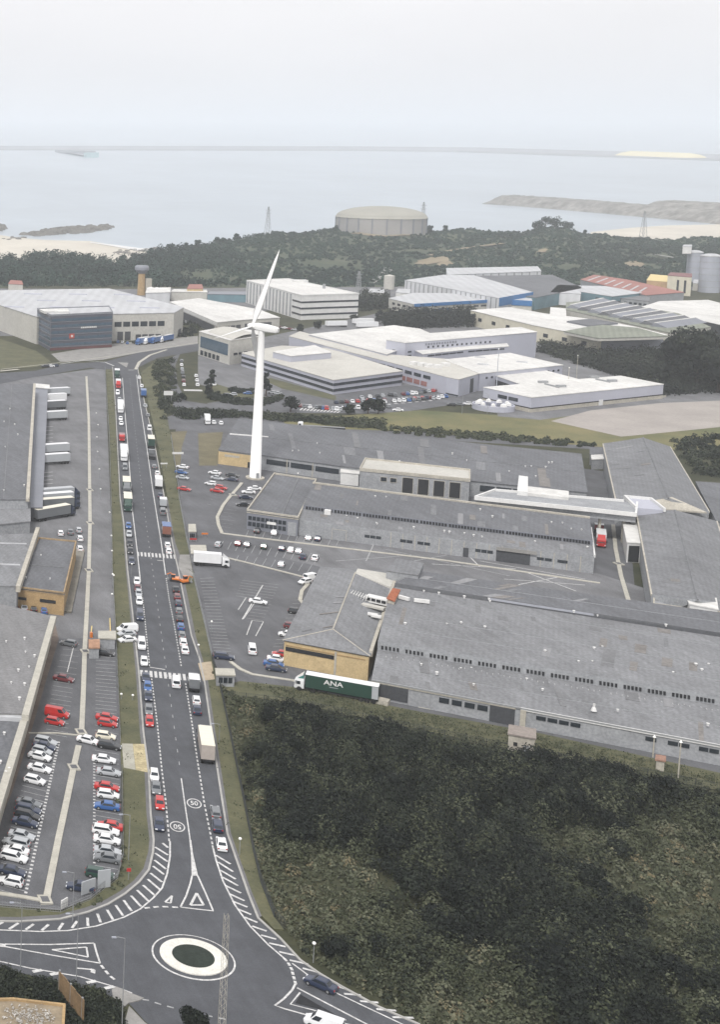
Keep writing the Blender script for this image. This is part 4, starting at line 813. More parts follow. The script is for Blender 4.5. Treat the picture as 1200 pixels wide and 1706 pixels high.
for x, y in ((690, 608), (704, 610), (716, 612), (728, 613), (742, 610)): box_at(t6.t, x, y, 8.5, 3.4, 3.0, 1.6, M_WHITE, 'roof_unit', .3)
t6b = bld('broad_white_roof', 'broad white roofed hall behind the banded office', 'warehouse', [(515, 557), (645, 590), (727, 560), (700, 548), (657, 542)], 9.5, M_LWALL, M_WROOF, over=.2)
t8 = bld('tall_lilac_hall', 'tall lilac grey hall with a white roof and a row of small windows', 'hall', [(644, 566), (676, 571), (895, 553), (868, 545), (690, 557)], 14.5, M_LWALL, M_WROOF, over=.2)
wins(t8, 1, .15, .65, 14, 10.6, 11.6, .35, M_GLASS); wins(t8, 1, .14, .38, 12, 12.2, 13.2, .55, M_SLATE, 'sign_letter', .12)
for z in (3, 5, 7, 9): wins(t8, 0, .35, .5, 1, z, z + .8, 1, M_GLASS); wins(t8, 1, .02, .045, 1, z, z + .8, 1, M_GLASS)
t8b = bld('mid_white_roof', 'stepped white roofed wing in front of the tall lilac hall', 'hall', [(705, 590), (780, 582), (848, 577), (845, 572), (690, 583)], 9.8, M_LWALL, M_WROOF, over=.15); wins(t8b, 0, .1, .9, 5, 8.2, 8.9, .9, M_GLASS); wins(t8b, 1, .0, .9, 5, 8.2, 8.9, .9, M_GLASS)
t7 = bld('wide_white_roof', 'wide flat white roofed hall with a row of small round openings', 'hall', [(740, 599), (800, 622), (938, 608), (850, 588)], 8.8, M_LWALL, M_WROOF, over=.2); wins(t7, 1, .05, .98, 15, 5.8, 6.7, .35, M_GLASS)
for x, y in ((800, 596), (805, 608), (870, 604)): box_at(t7.t, x, y, 8.8, 5, 1.6, .6, M_TROOF, 'skylight', RW)
t9a = bld('rear_white_wing', 'white roofed wing behind the front right hall', 'hall', [(815, 622), (868, 640), (965, 632), (905, 616)], 6.8, M_LWALL, M_WROOF); wins(t9a, 0, .05, .95, 1, .3, 4.8, 1, M_DARK, 'open_side')
t9 = bld('front_right_hall', 'long low lilac grey hall with a white roof beside the bare earth plot', 'hall', [(806, 645), (886, 662), (1106, 640), (1035, 626)], 7.0, M_LWALL, M_WROOF, over=.15, base=(1.8, M_CONC))
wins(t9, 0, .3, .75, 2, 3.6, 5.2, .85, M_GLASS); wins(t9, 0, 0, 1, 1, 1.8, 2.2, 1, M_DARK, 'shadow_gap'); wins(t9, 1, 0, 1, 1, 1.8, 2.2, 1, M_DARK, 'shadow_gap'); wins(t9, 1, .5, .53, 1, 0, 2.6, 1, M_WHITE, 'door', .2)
for x, y in ((905, 638), (935, 645), (990, 630), (1020, 636)): box_at(t9.t, x, y, 7, 4.2, 1.6, 1, M_STEEL, 'roof_unit', RW + .6)
g = MB(); g.obox(P(908, 639, 7.5), P(932, 645, 7.5), .5, 7.0, 7.7); g.obox(P(993, 631, 7.5), P(1017, 636, 7.5), .5, 7.0, 7.7); g.obj('roof_duct', M_STEEL, t9.t)
# far group with blue cladding
u1 = bld('long_back_warehouse', 'long white panelled warehouse at the foot of the hill', 'warehouse', [(746, 458), (902, 452), (896, 444), (744, 447)], 10, M_WMETAL, M_TROOF, over=.3)
for k in range(12): wins(u1, 0, (k + .5) / 12 - .006, (k + .5) / 12 + .006, 1, 1, 9.5, 1, M_GWALL, 'seam', .06)
u2 = bld('grey_roof_shed', 'grey ribbed roof sheds right of the blue fronted warehouse', 'warehouse', [(803, 484), (892, 496), (972, 480), (920, 458), (780, 460), (740, 468)], 9, M_TEAL, M_FIBRED, over=.2)
u3 = bld('blue_front_warehouse', 'white sided warehouse with a bright blue front panel and ribbed grey roof', 'warehouse', [(675, 467), (832, 497), (888, 487), (790, 459), (740, 458)], 11, M_WMETAL, M_TROOF, over=.2)
wins(u3, 1, 0, 1, 1, 5.2, 11.2, 1, M_BLUE, 'blue_panel', .3)
for k in range(20): wins(u3, 0, (k + .5) / 20 - .005, (k + .5) / 20 + .005, 1, 1, 10.5, 1, M_GWALL, 'seam', .06)
u4 = bld('blue_band_building', 'cream low building with a blue roof band in front of the blue front warehouse', 'building', [(648, 497), (690, 507), (832, 499), (887, 502), (885, 496), (800, 490), (690, 488)], 8, M_CREAM if 0 else M_CROOF, M_TROOF, over=.2)
wins(u4, 1, 0, 1, 1, 6, 8.2, 1, M_BLUE, 'blue_band', .3); wins(u4, 2, 0, 1, 1, 4.4, 8.2, 1, M_BLUE, 'blue_band', .3); wins(u4, 0, .1, .95, 4, 4.2, 5.8, .5, M_GLASS); wins(u4, 1, .5, .95, 5, 3.6, 4.8, .7, M_GLASS); wins(u4, 0, .1, .95, 3, .8, 2.4, .5, M_GLASS); wins(u4, 1, .1, .45, 4, .5, 4.0, .7, M_BLUE, 'blue_door')
u5 = bld('cream_warehouse', 'cream walled warehouse with white and grey roofs along the tree belt', 'warehouse', [(785, 517), (890, 542), (997, 562), (1112, 558), (1060, 545), (1010, 535), (905, 522), (850, 512)], 10, M_CREAM if 0 else mat('cream_render', (.55, .52, .42), .85, .08, .3), M_WROOF, over=.25)
wins(u5, 0, .05, .95, 4, 4.0, 6.2, .25, M_GLASS); wins(u5, 1, .05, .95, 3, 4.0, 6.2, .25, M_GLASS); wins(u5, 2, .05, .95, 1, .5, 8.8, 1, M_SLATE, 'open_front')
adopt(bld('wing', 'mossy green grey roof wing of the cream warehouse', 'warehouse', [(940, 552), (997, 563.5), (1113, 560), (1062, 546), (1000, 541)], 10.8, M_CROOF, M_GREENR, z0=9, over=.2), u5); adopt(bld('wing', 'small blue grey roof between the white roofs', 'roof', [(945, 535), (985, 543), (1030, 538), (985, 531)], 11, M_SLATE, M_FIBRED, z0=9), u5)
u6 = bld('sawtooth_warehouse', 'wide sawtooth roofed warehouse right of the centre', 'warehouse', [(944, 516), (1115, 554), (1185, 545), (1130, 522), (1000, 500), (944, 504)], 9.5, M_CROOF, M_GREENR, over=.2)
for k in range(9):
    s = k / 9; x0 = 952 + s * 158; y0 = 514 + s * 34.5; a = P(x0, y0, 9.5); b = P(x0 + 54 + s * 14, y0 - 11.5 + s * 3, 9.5); d = (b - a); nn = Vector((d.y, -d.x, 0)).normalized()
    if nn.y > 0: nn = -nn
    up = Vector((0, 0, 2.4)); c0, c1 = a - nn * 3.4, b - nn * 3.4; e0, e1_ = a + nn * 6.5, b + nn * 6.5
    g = MB(); g.add([a + up, b + up, e1_, e0, e0 * 0 + a, b], [(0, 3, 2, 1)]); g.add([a + up, e0, c0], [(0, 1, 2)]); g.add([b + up, e1_, c1], [(2, 1, 0)]); g.obj('sawtooth_slope', M_FIBRED if k % 2 else M_SLATE, u6.t)
    g = MB(); g.add([a + up, b + up, c1, c0], [(0, 1, 2, 3)]); g.obj('pale_slope', M_TROOF, u6.t)
    g = MB(); g.obox(a - nn * .3, b - nn * .3, 1.3, 11.7, 12.05); g.obj('ridge_cap', M_WROOF, u6.t)
bld('white_end_block', 'white blocks in front of the sawtooth roof', 'building', [(917, 524), (944, 529), (943, 514), (918, 512)], 9, M_WHITE, M_WROOF)
u7 = bld('right_white_shed', 'long white roofed shed with a dark side at the right edge', 'warehouse', [(1068, 512), (1210, 543), (1300, 530), (1180, 500), (1100, 502)], 9, M_DOOR, M_WROOF, over=.3)
wins(u7, 0, 0, 1, 1, 0, 2.2, 1, M_GWALL, 'pale_band')
u8 = bld('red_roof_shed', 'shed with a long faded red ribbed roof', 'warehouse', [(968, 466), (1077, 492), (1140, 487), (1045, 466), (990, 458)], 9, M_GWALL, M_RED, over=.2)
for k in range(7): g = MB(); s = k / 7; g.obox(P(980 + s * 100, 467.5 + s * 22, 9.2), P(1000 + s * 90, 460.5 + s * 22, 9.2), 1.4, 9.0, 9.3); g.obj('pale_rib', M_TROOF, u8.t)
bld('white_panel_block', 'white panelled block between the blue front and red roof', 'building', [(918, 487), (968, 490), (968, 476), (930, 475)], 9, M_WMETAL, M_TROOF); ts = bld('teal_shed', 'teal fronted shed with a dark opening', 'warehouse', [(968, 486), (1020, 494), (1070, 488), (1010, 477), (970, 476)], 9.5, M_TEAL, M_TROOF); wins(ts, 0, .5, .85, 1, .5, 7, 1, M_DARK, 'opening'); wins(ts, 1, .1, .9, 4, 4, 5.5, .7, M_GLASS)
gb_ = bld('grey_office', 'grey office with one row of small windows', 'office', [(1035, 497), (1082, 502), (1083, 492), (1040, 489)], 7.5, M_GWALL, M_FIBRE); wins(gb_, 0, .1, .95, 5, 4, 5.4, .6, M_GLASS)
bld('yellow_roof_house', 'low building with a pale yellow roof by the silos', 'building', [(1078, 467), (1115, 470), (1118, 460), (1085, 457)], 9, mat('peach', (.45, .3, .17), .9), mat('yellow_roof', (.62, .5, .25), .8, .1, .2))
cb = bld('cream_tower_block', 'cream block with two tall window slots in front of the silos', 'building', [(1113, 459), (1153, 462), (1153, 456), (1118, 454)], 15, mat('cream_render', (.5, .5, .4)), mat('maroon_roof', (.2, .1, .1), .8)); wins(cb, 0, .3, .9, 2, 2, 12, .3, M_GLASS)
def silo(x, y, r, h, lab):
    p = P(x, y); t = thing('silo', lab, 'silo', (p.x, p.y, 0), 0, 'silos at the right edge'); g = MB(); g.lathe([(r, 0), (r, h)], n=28); g.obj('silo_wall', M_SILO, t, world=False, smooth=True)
    g = MB(); g.lathe([(r + .25, h - .4), (r + .25, h + .3), (r * .5, h + 1.6), (.02, h + 2.0)], n=28); g.obj('silo_top', M_TROOF, t, world=False)
    for zz in range(4, int(h), 5): g = MB(); g.lathe([(r + .02, zz), (r + .18, zz + .2), (r + .02, zz + .4)], n=28); g.obj('hoop', M_STEEL, t, world=False)
    return t
silo(1155, 474, 5.6, 27, 'left silo with a white box on its top'); silo(1181, 487, 7.2, 29, 'fat pale silo at the right of the pair'); silo(1212, 480, 6, 26, 'silo cut by the right edge of the picture'); bld('silo_annex', 'pale annex at the foot of the silos', 'building', [(1155, 472), (1190, 474), (1190, 467), (1157, 466)], 6, M_CROOF, M_TROOF)
bld('silo_head_house', 'white box standing on top of the left silo', 'head house', [(1138, 411), (1153, 411), (1153, 408), (1140, 408)], 33, M_WHITE, M_TROOF, z0=27)
# small far buildings
for lab, px, z, wm, rm in (('small house with an orange tiled roof at the left of the hill foot', [(14, 473), (38, 474), (36, 468), (18, 467)], 7, M_CROOF, M_RED),
                           ('white hall cluster in front of the brown tower', [(243, 488), (283, 487), (284, 479), (246, 480)], 9, M_WMETAL, M_WROOF), ('small pale building beside the white tanks', [(285, 486), (345, 487), (344, 483), (290, 482)], 7, M_CROOF, M_WROOF),
                           ('little building with an orange roof above the white wall', [(312, 481), (338, 481), (336, 474), (316, 474)], 9, M_CREAM, M_RED), ('blue grey low shed behind the white hall', [(346, 490), (410, 491), (410, 486), (350, 486)], 6, M_TEAL, M_SLATE),
                           ('small white store by the hill road', [(660, 487), (682, 489), (684, 482), (664, 481)], 6, M_WHITE, M_TROOF), ('pale lean-to at the hill foot', [(614, 487), (640, 488), (640, 482), (618, 481)], 5, M_CROOF, M_TROOF)):
    bld('small_building', lab, 'building', px, z, wm, rm, over=.3)
for i, (x, y) in enumerate(((251, 500), (261, 500.5), (270, 501))):
    p = P(x, y); t = thing('white_tank', ('leftmost', 'middle', 'rightmost')[i] + ' of the three small white tanks below the brown tower', 'tank', (p.x, p.y, 0), 0, 'three white tanks'); g = MB(); g.lathe([(3.2, 0), (3.2, 9), (.02, 10)], n=18); g.obj('tank_shell', M_WHITE, t, world=False)
p = P(648, 482); t = thing('white_tank', 'single pale upright tank by the hill road', 'tank', (p.x, p.y, 0)); g = MB(); g.lathe([(4, 0), (4, 11), (.02, 12)], n=18); g.obj('tank_shell', M_CROOF, t, world=False)
# control tower
p = P(235, 492); t = thing('brown_tower', 'slim brown concrete tower with a flared grey head at the hill foot', 'tower', (p.x, p.y, 0)); g = MB(); g.lathe([(3.0, 0), (2.6, 17)], n=14); g.obj('shaft', M_OCHRE, t, world=False); g = MB(); g.lathe([(2.6, 17), (5.4, 20), (5.4, 22), (4.6, 23.2), (.02, 23.4)], n=16); g.obj('tower_head', M_SLATE, t, world=False)
g = MB(); g.box(3.0, 7.5, -2, 2, 0, 13); g.obj('stair_block', M_CONC, t, world=False)
# ---------------------------------------------------------------- hill, sea, shore, harbour
CR = [(-200, 430, 1400), (0, 437, 1440), (60, 430, 1440), (140, 432, 1460), (185, 440, 1460), (230, 434, 1520), (270, 424, 1560), (330, 412, 1600), (400, 399, 1640), (480, 388, 1680), (560, 382, 1700), (620, 388, 1690), (700, 386, 1700), (760, 383, 1720),
      (860, 389, 1720), (905, 380, 1700), (945, 381, 1700), (975, 394, 1700), (1050, 397, 1720), (1200, 399, 1740), (1400, 398, 1750)]
def crest(x):
    for (a, b) in zip(CR[:-1], CR[1:]):
        if x <= b[0]: s = (x - a[0]) / (b[0] - a[0]); s = max(0, s); return a[1] + (b[1] - a[1]) * s, a[2] + (b[2] - a[2]) * s
    return CR[-1][1:]
def hz(x, Y):
    y, Yc = crest(x); v = (y - 235) * CP; zc = H - Yc / (FP / v - TP); Y0 = 1150
    bump = (1.2 * math.sin(x * .031 + Y * .012) + 1.0 * math.sin(x * .083 - Y * .023 + 2) + .8 * math.sin(Y * .045 + x * .02)) * min(1, max(0, (Y - Y0) / 120))
    if Y < Y0: return 0
    if Y < Yc:
        s = (Y - Y0) / (Yc - Y0); return zc * (s * s * (3 - 2 * s)) * .5 + zc * s * .5 + bump
    return zc + bump - (Y - Yc) * .16 - ((Y - Yc) / 60) ** 2 * .35
g = MB(); xs = list(range(-400, 1601, 14)); Ys = [1150 + 14 * i for i in range(62)]; K = (1 + TP * 160 / FP)
for Y in Ys:
    for x in xs: g.v.append(((x + 480) / FP * Y * K, Y, hz(x, Y)))
nx = len(xs)
for j in range(len(Ys) - 1):
    for i in range(nx - 1): g.f.append((j * nx + i, j * nx + i + 1, (j + 1) * nx + i + 1, (j + 1) * nx + i)); g.m.append(0)
o = g.obj('hill', M_HILL); o['kind'] = 'structure'
def zsea(Y): return -14 + .0213 * (Y - 1600)
Msea = mat('sea_water', (.30, .35, .395), .3, .1, .002, .4, .02, spec=.5, streak=(80, 9, .004, .10))
o = sheet('sea', [(-9000, 1300), (16000, 1300), (16000, 20000), (-9000, 20000)], 0, Msea, world=True)
for v in o.data.vertices: v.co.z = zsea(v.co.y)
def on_sea(x, y, dz=0):
    v = (y - 235) * CP; k = 1 / (FP / v - TP); Y = (H + 14 + 1600 * .0213 - dz) / (k + .0213); return Vector(((x + 480) / FP * Y * (1 + TP * v / FP), Y, zsea(Y) + dz))
def sea_sheet(name, px, dz, m):
    q = [on_sea(x, y, dz) for x, y in px]; o = sheet(name, q, 0, m, world=True); kk = {(round(p.x, 2), round(p.y, 2)): p.z for p in q}
    for v in o.data.vertices: v.co.z = zsea(v.co.y) + dz
sea_sheet('beach', [(-200, 395), (0, 392), (20, 395), (70, 400), (150, 402), (185, 408), (230, 415), (262, 416), (285, 418), (285, 445), (-200, 450)], .5, M_SAND)
sea_sheet('beach', [(980, 402), (985, 387), (1050, 380), (1110, 376), (1300, 372), (1400, 385), (1400, 402)], .5, M_SAND)
sea_sheet('surf', [(268, 414), (288, 417), (288, 420), (262, 418), (228, 417.5), (185, 410), (150, 404.5), (150, 403.5), (186, 407.5), (232, 413.5)], .9, M_WHITE)
def rocks(name, px, n, s, hh, lab_kind, seed, m=M_ROCK):
    rr = random.Random(seed); g = MB(); k = 0
    xs_ = [p[0] for p in px]; ys_ = [p[1] for p in px]
    def inside(x, y):
        c = False; j = len(px) - 1
        for i in range(len(px)):
            if (px[i][1] > y) != (px[j][1] > y) and x < (px[j][0] - px[i][0]) * (y - px[i][1]) / (px[j][1] - px[i][1]) + px[i][0]: c = not c
            j = i
        return c
    while k < n:
        x = rr.uniform(min(xs_), max(xs_)); y = rr.uniform(min(ys_), max(ys_))
        if not inside(x, y): continue
        k += 1; p = on_sea(x, y); r = rr.uniform(.4, 1) * s; h = rr.uniform(.4, 1) * hh; m_ = 6
        vs = [(p.x + r * math.cos(2 * math.pi * i / m_ + rr.random() * .5) * rr.uniform(.6, 1.2), p.y + r * math.sin(2 * math.pi * i / m_) * rr.uniform(.6, 1.2), p.z - .5) for i in range(m_)]
        vs += [(p.x + (a[0] - p.x) * .55, p.y + (a[1] - p.y) * .55, p.z + h * rr.uniform(.6, 1)) for a in vs[:]]
        g.add(vs, [(i, (i + 1) % m_, m_ + (i + 1) % m_, m_ + i) for i in range(m_)] + [tuple(range(m_, 2 * m_))])
    o = g.obj(name, m); o['kind'] = 'structure'
rocks('rocky_islet', [(36, 392), (70, 385), (110, 380), (180, 376), (192, 379), (165, 385), (140, 389), (100, 391), (60, 394)], 260, 9, 4, '', 3); rocks('rocky_shore', [(-20, 384), (3, 376), (10, 380), (-2, 386)], 30, 9, 6, '', 4); rocks('rocky_shore', [(0, 398), (40, 396), (50, 399), (10, 401)], 20, 5, 3, '', 5)
rocks('rocky_shore', [(200, 418), (262, 414), (268, 419), (240, 425), (190, 426)], 50, 8, 2, '', 7)
# stone mole and long breakwater
def mound(name, base, wpx, h, m, lab, cat, seedn=1, crown=None, jit=1.5, seg=24):
    rr = random.Random(seedn); pts = []
    for (x0, y0), (x1, y1) in zip(base[:-1], base[1:]):
        for i in range(seg): s = i / seg; pts.append(on_sea(x0 + (x1 - x0) * s, y0 + (y1 - y0) * s))
    pts.append(on_sea(*base[-1])); n = len(pts); g = MB(); K = 9
    for i, p in enumerate(pts):
        d = (pts[min(n - 1, i + 1)] - pts[max(0, i - 1)]); d.z = 0; d.normalize(); s = Vector((-d.y, d.x, 0)); 
        if s.y < 0: s = -s
        tp = min(1, i / 6 + .1) if not crown else 1
        for k in range(K):
            u = k / (K - 1); zz = h * tp * min(1, min(u, 1 - u) * 3.2); q_ = p + s * (wpx * u); g.v.append((q_.x + rr.uniform(-jit, jit), q_.y + rr.uniform(-jit, jit), p.z - 1 + zz + rr.uniform(-jit, jit) * .5))
    for i in range(n - 1):
        for k in range(K - 1): g.f.append((i * K + k, (i + 1) * K + k, (i + 1) * K + k + 1, i * K + k + 1)); g.m.append(0)
    t = g.obj(name, m); tag(t, lab, cat); return t
mound('stone_mole', [(797, 340), (860, 344), (1000, 356), (1100, 365), (1300, 384)], 105, 17, M_RUBBLE, 'pale rubble stone mole reaching into the bay from the right', 'breakwater', 2, jit=1.5)
mound('stone_mole', [(1040, 352), (1200, 360), (1350, 366)], 130, 19, M_RUBBLE, 'second rubble mound behind the near stone mole at the right edge', 'breakwater', 6, jit=1.5)
M_BW = mat('breakwater_concrete', (.26, .27, .29), .9, .1, .01); M_BWD = mat('breakwater_base', (.23, .235, .245), .9, .1, .01)
BWL = [(-150, 251), (0, 251), (600, 252), (760, 254), (900, 259), (1050, 264), (1250, 271)]
bt = thing('long_breakwater', 'thin long harbour breakwater stretching across the far sea', 'breakwater', tuple(on_sea(600, 252)))
q = [on_sea(*p) for p in BWL]
def bw_part(prof, name, m):
    g = MB(); n = len(q); K_ = len(prof)
    for i in range(n):
        d = q[min(n - 1, i + 1)] - q[max(0, i - 1)]; d.z = 0; d.normalize(); s = Vector((-d.y, d.x, 0)); s = s if s.y > 0 else -s
        for u, zz in prof: g.v.append(tuple(q[i] + s * u + Vector((0, 0, zz))))
    for i in range(n - 1):
        for k in range(K_ - 1): g.f.append((i * K_ + k, (i + 1) * K_ + k, (i + 1) * K_ + k + 1, i * K_ + k + 1)); g.m.append(0)
    g.obj(name, m, bt)
bw_part([(0, -6), (10, 6), (95, 6), (100, 5)], 'quay', M_BWD); bw_part([(100, 5), (125, 19), (160, 19), (220, -8)], 'crest_wall', M_BW)
sp = thing('breakwater_spur', 'short spur with a pale end on the left of the long breakwater', 'breakwater', tuple(on_sea(130, 258))); g = MB(); a, b = on_sea(100, 254), on_sea(150, 262); g.obox(a, b, 40, a.z - 2, a.z + 9); g.obj('spur', M_BW, sp); g = MB(); c = on_sea(152, 262.5); g.box(c.x - 22, c.x + 22, c.y - 20, c.y + 20, c.z - 1, c.z + 17); g.obj('spur_head', mat('teal_head', (.3, .42, .44), .8), sp)
g = MB(); a, b = on_sea(1065, 262.5), on_sea(1160, 266.5)
for k in range(12): u = a.lerp(b, k / 11); w_ = 60; g.lathe([(w_, 0), (w_ * .6, 10), (.1, 17)], tuple(u + Vector((0, 40, 6))), 8)
tag(g.obj('sand_stockpile', mat('stockpile', (.62, .56, .36), .9)), 'pale yellow stockpile on the far breakwater quay', 'stockpile')
# storage tank on the crest
Yt = 1690; a = D(564, 388, Yt); b = D(704, 388, Yt); c = (a + b) / 2; rt = (b - a).length / 2 * .985
tk = thing('storage_tank', 'huge round pale storage tank with a shallow domed roof on the hill crest', 'tank', (c.x, c.y, c.z - 6)); g = MB(); g.lathe([(rt, 0), (rt, 25)], n=64); g.obj('tank_wall', mat('tank_concrete', (.30, .295, .29), .9, .1, .03), tk, world=False, smooth=True)
g = MB(); g.lathe([(rt + .6, 24.4), (rt + .6, 25.4)] + [(rt * math.cos(R(i * 10)), 25.4 + 12.5 * math.sin(R(i * 10))) for i in range(0, 9)] + [(.05, 37.9)], n=64); g.obj('domed_roof', mat('tank_dome', (.31, .305, .27), .9, .1, .02), tk, world=False, smooth=True)
g = MB(); g.box(-.8, .8, -.5, .5, 0, 25); me = g.mesh('buttress', M_SLATE)
for k in range(20): an_ = 2 * math.pi * k / 20; inst('buttress', me, tk, ((rt + .3) * math.cos(an_), (rt + .3) * math.sin(an_), 0), an_ + math.pi / 2)
# pylons
def pylon(x, yb, yt, Y, lab):
    b = D(x, yb, Y); h = D(x, yt, Y).z - b.z + 4; t = thing('pylon', lab, 'pylon', (b.x, b.y, b.z - 4)); w0 = h * .09; g = MB()
    for sx in (-1, 1):
        for sy in (-1, 1): g.tube([(sx * w0, sy * w0, 0), (sx * .5, sy * .5, h)], .22, 4)
    for k in range(7):
        z0, z1 = h * k / 7, h * (k + 1) / 7; r0, r1 = w0 * (1 - k / 7) + .5 * k / 7, w0 * (1 - (k + 1) / 7) + .5 * (k + 1) / 7
        for s in (-1, 1): g.tube([(-r0, s * r0, z0), (r1, s * r1, z1)], .13, 3); g.tube([(r0, s * r0, z0), (-r1, s * r1, z1)], .13, 3)
    g.obj('lattice', M_STEEL, t, world=False)
    for z in (.78, .88): g = MB(); g.box(-h * .1, h * .1, -.2, .2, h * z, h * z + .35); g.obj('cross_arm', M_STEEL, t, world=False)
pylon(446, 388, 345, 1640, 'lattice pylon on the crest left of the storage tank'); pylon(704, 384, 337, 1720, 'lattice pylon just right of the storage tank'); pylon(1072, 394, 352, 1690, 'lattice pylon on the right crest before the mole')
pylon(597, 492, 452, 1060, 'small pylon at the foot of the hill behind the white block')
# ---------------------------------------------------------------- wind turbine
p = P(425, 797)
wt = thing('wind_turbine', 'tall white three bladed wind turbine standing behind the annexe', 'wind turbine', (p.x, p.y, 0))
g = MB(); g.lathe([(2.1, 0), (2.1, .15), (1.95, .2), (1.05, 53.4)], n=32); g.obj('tower', M_TURB, wt, world=False, smooth=True)
g = MB(); g.lathe([(3.2, 0), (3.2, .5), (2.2, .55)], n=28); g.obj('foundation', M_CONC, wt, world=False)
ax = Vector((-.70, .70, .10)).normalized()          # rotor axis, nose towards the left of the camera
e2 = ax.cross(Vector((0, 0, 1))).normalized(); e1 = e2.cross(ax).normalized(); hubc = Vector((0, 0, 54.3)) + ax * 3.4
g = MB(); s = ax; w_ = e2
secs = [(-2.4, 1.0, 1.1), (-1.5, 1.25, 1.3), (2.0, 1.35, 1.4), (5.4, 1.15, 1.1), (6.0, .8, .75)]
for t_, a, b in secs:
    c = Vector((0, 0, 54.5)) - ax * t_
    for k in range(12):
        u = 2 * math.pi * k / 12; cu, su = math.cos(u), math.sin(u); cu = math.copysign(abs(cu) ** .5, cu); su = math.copysign(abs(su) ** .5, su); g.v.append(tuple(c + e2 * (cu * a) + e1 * (su * b)))
for i in range(len(secs) - 1):
    for k in range(12): g.f.append((i * 12 + k, i * 12 + (k + 1) % 12, (i + 1) * 12 + (k + 1) % 12, (i + 1) * 12 + k)); g.m.append(0)
g.f.append(tuple(range(12))); g.m.append(0); g.f.append(tuple(reversed(range(48, 60)))); g.m.append(0); g.obj('nacelle', M_TURB, wt, world=False)
g = MB(); n = 12
for i, (t_, r_) in enumerate([(-1.2, 1.1), (.2, 1.15), (1.2, .8), (1.9, .3), (2.0, .01)]):
    for k in range(n): u = 2 * math.pi * k / n; g.v.append(tuple(hubc + ax * t_ + e2 * (r_ * math.cos(u)) + e1 * (r_ * math.sin(u))))
for i in range(4):
    for k in range(n): g.f.append((i * n + k, i * n + (k + 1) % n, (i + 1) * n + (k + 1) % n, (i + 1) * n + k)); g.m.append(0)
g.obj('hub', M_TURB, wt, world=False, smooth=True)
TH0 = BLADE0
for k in range(3):
    th = R(TH0 + 120 * k); d = (e1 * math.cos(th) + e2 * math.sin(th)); c = d.cross(ax).normalized(); g = MB()
    for i, (r_, ch, tk_) in enumerate([(.8, 1.0, .9), (2.5, 1.1, .8), (5.5, 2.2, .5), (9, 2.1, .4), (14, 1.7, .3), (20, 1.25, .2), (25.5, .85, .12), (28.8, .35, .05), (30.0, .06, .02)]):
        tw = R(82 - r_ * .4); cc = c * math.cos(tw) + ax * math.sin(tw); nn = d.cross(cc); o_ = hubc + d * r_ - cc * ch * .1
        for (a, b) in ((-.4, 0), (-.1, .5), (.3, .35), (.7, 0), (.3, -.35), (-.1, -.5)): g.v.append(tuple(o_ + cc * (a * ch) + nn * (b * tk_)))
    for i in range(8):
        for j in range(6): g.f.append((i * 6 + j, i * 6 + (j + 1) % 6, (i + 1) * 6 + (j + 1) % 6, (i + 1) * 6 + j)); g.m.append(0)
    g.obj('blade', M_TURB, wt, world=False, smooth=True)
g = MB(); g.box(-.5, .5, -2.35, -2.1, .2, 2.4); g.obj('door', M_GWALL, wt, world=False)

# ---------------------------------------------------------------- vehicles
def hull(secs, n, close=True):
    """secs: list of (y, [(x,z)...half profile from bottom to top centre])"""
    g = MB(); rings = []
    for y, pr in secs:
        full = [(x, z) for x, z in pr] + [(-x, z) for x, z in reversed(pr)]; rings.append(len(g.v)); g.v += [(x, y, z) for x, z in full]
    m = len(secs[0][1]) * 2
    for a, b in zip(rings[:-1], rings[1:]):
        for j in range(m): g.f.append((a + j, a + (j + 1) % m, b + (j + 1) % m, b + j)); g.m.append(0)
    g.f.append(tuple(rings[0] + j for j in range(m))); g.m.append(0); g.f.append(tuple(rings[-1] + j for j in reversed(range(m)))); g.m.append(0)
    return g
def quad_panel(c, m=0, th=.015):
    a, b, d, e = [Vector(x) for x in c]; n = (b - a).cross(e - a).normalized() * th; g = MB()
    g.add([a + n, b + n, d + n, e + n, a - n, b - n, d - n, e - n], [(0, 1, 2, 3), (7, 6, 5, 4), (0, 4, 5, 1), (1, 5, 6, 2), (2, 6, 7, 3), (3, 7, 4, 0)], m); return g
KIND = dict(  # length, width, belt heights, cabin (rear base, rear top, front top, front base), roof z, hood z, boot z
    hatchback=dict(L=3.95, W=1.70, r0=-1.93, r1=-1.55, f1=.35, f0=1.05, zr=1.47, belt=.93, hood=.86, boot=.95),
    saloon=dict(L=4.5, W=1.76, r0=-1.55, r1=-.95, f1=.45, f0=1.15, zr=1.43, belt=.92, hood=.85, boot=.95),
    estate=dict(L=4.6, W=1.78, r0=-2.22, r1=-1.9, f1=.45, f0=1.15, zr=1.48, belt=.93, hood=.86, boot=.95),
    offroader=dict(L=4.5, W=1.86, r0=-2.18, r1=-1.95, f1=.4, f0=1.0, zr=1.75, belt=1.1, hood=1.05, boot=1.1),
    van=dict(L=5.0, W=1.92, r0=-2.45, r1=-2.40, f1=1.0, f0=1.75, zr=2.0, belt=1.15, hood=1.1, boot=1.15))
PROTO = {}
wheel_me = None
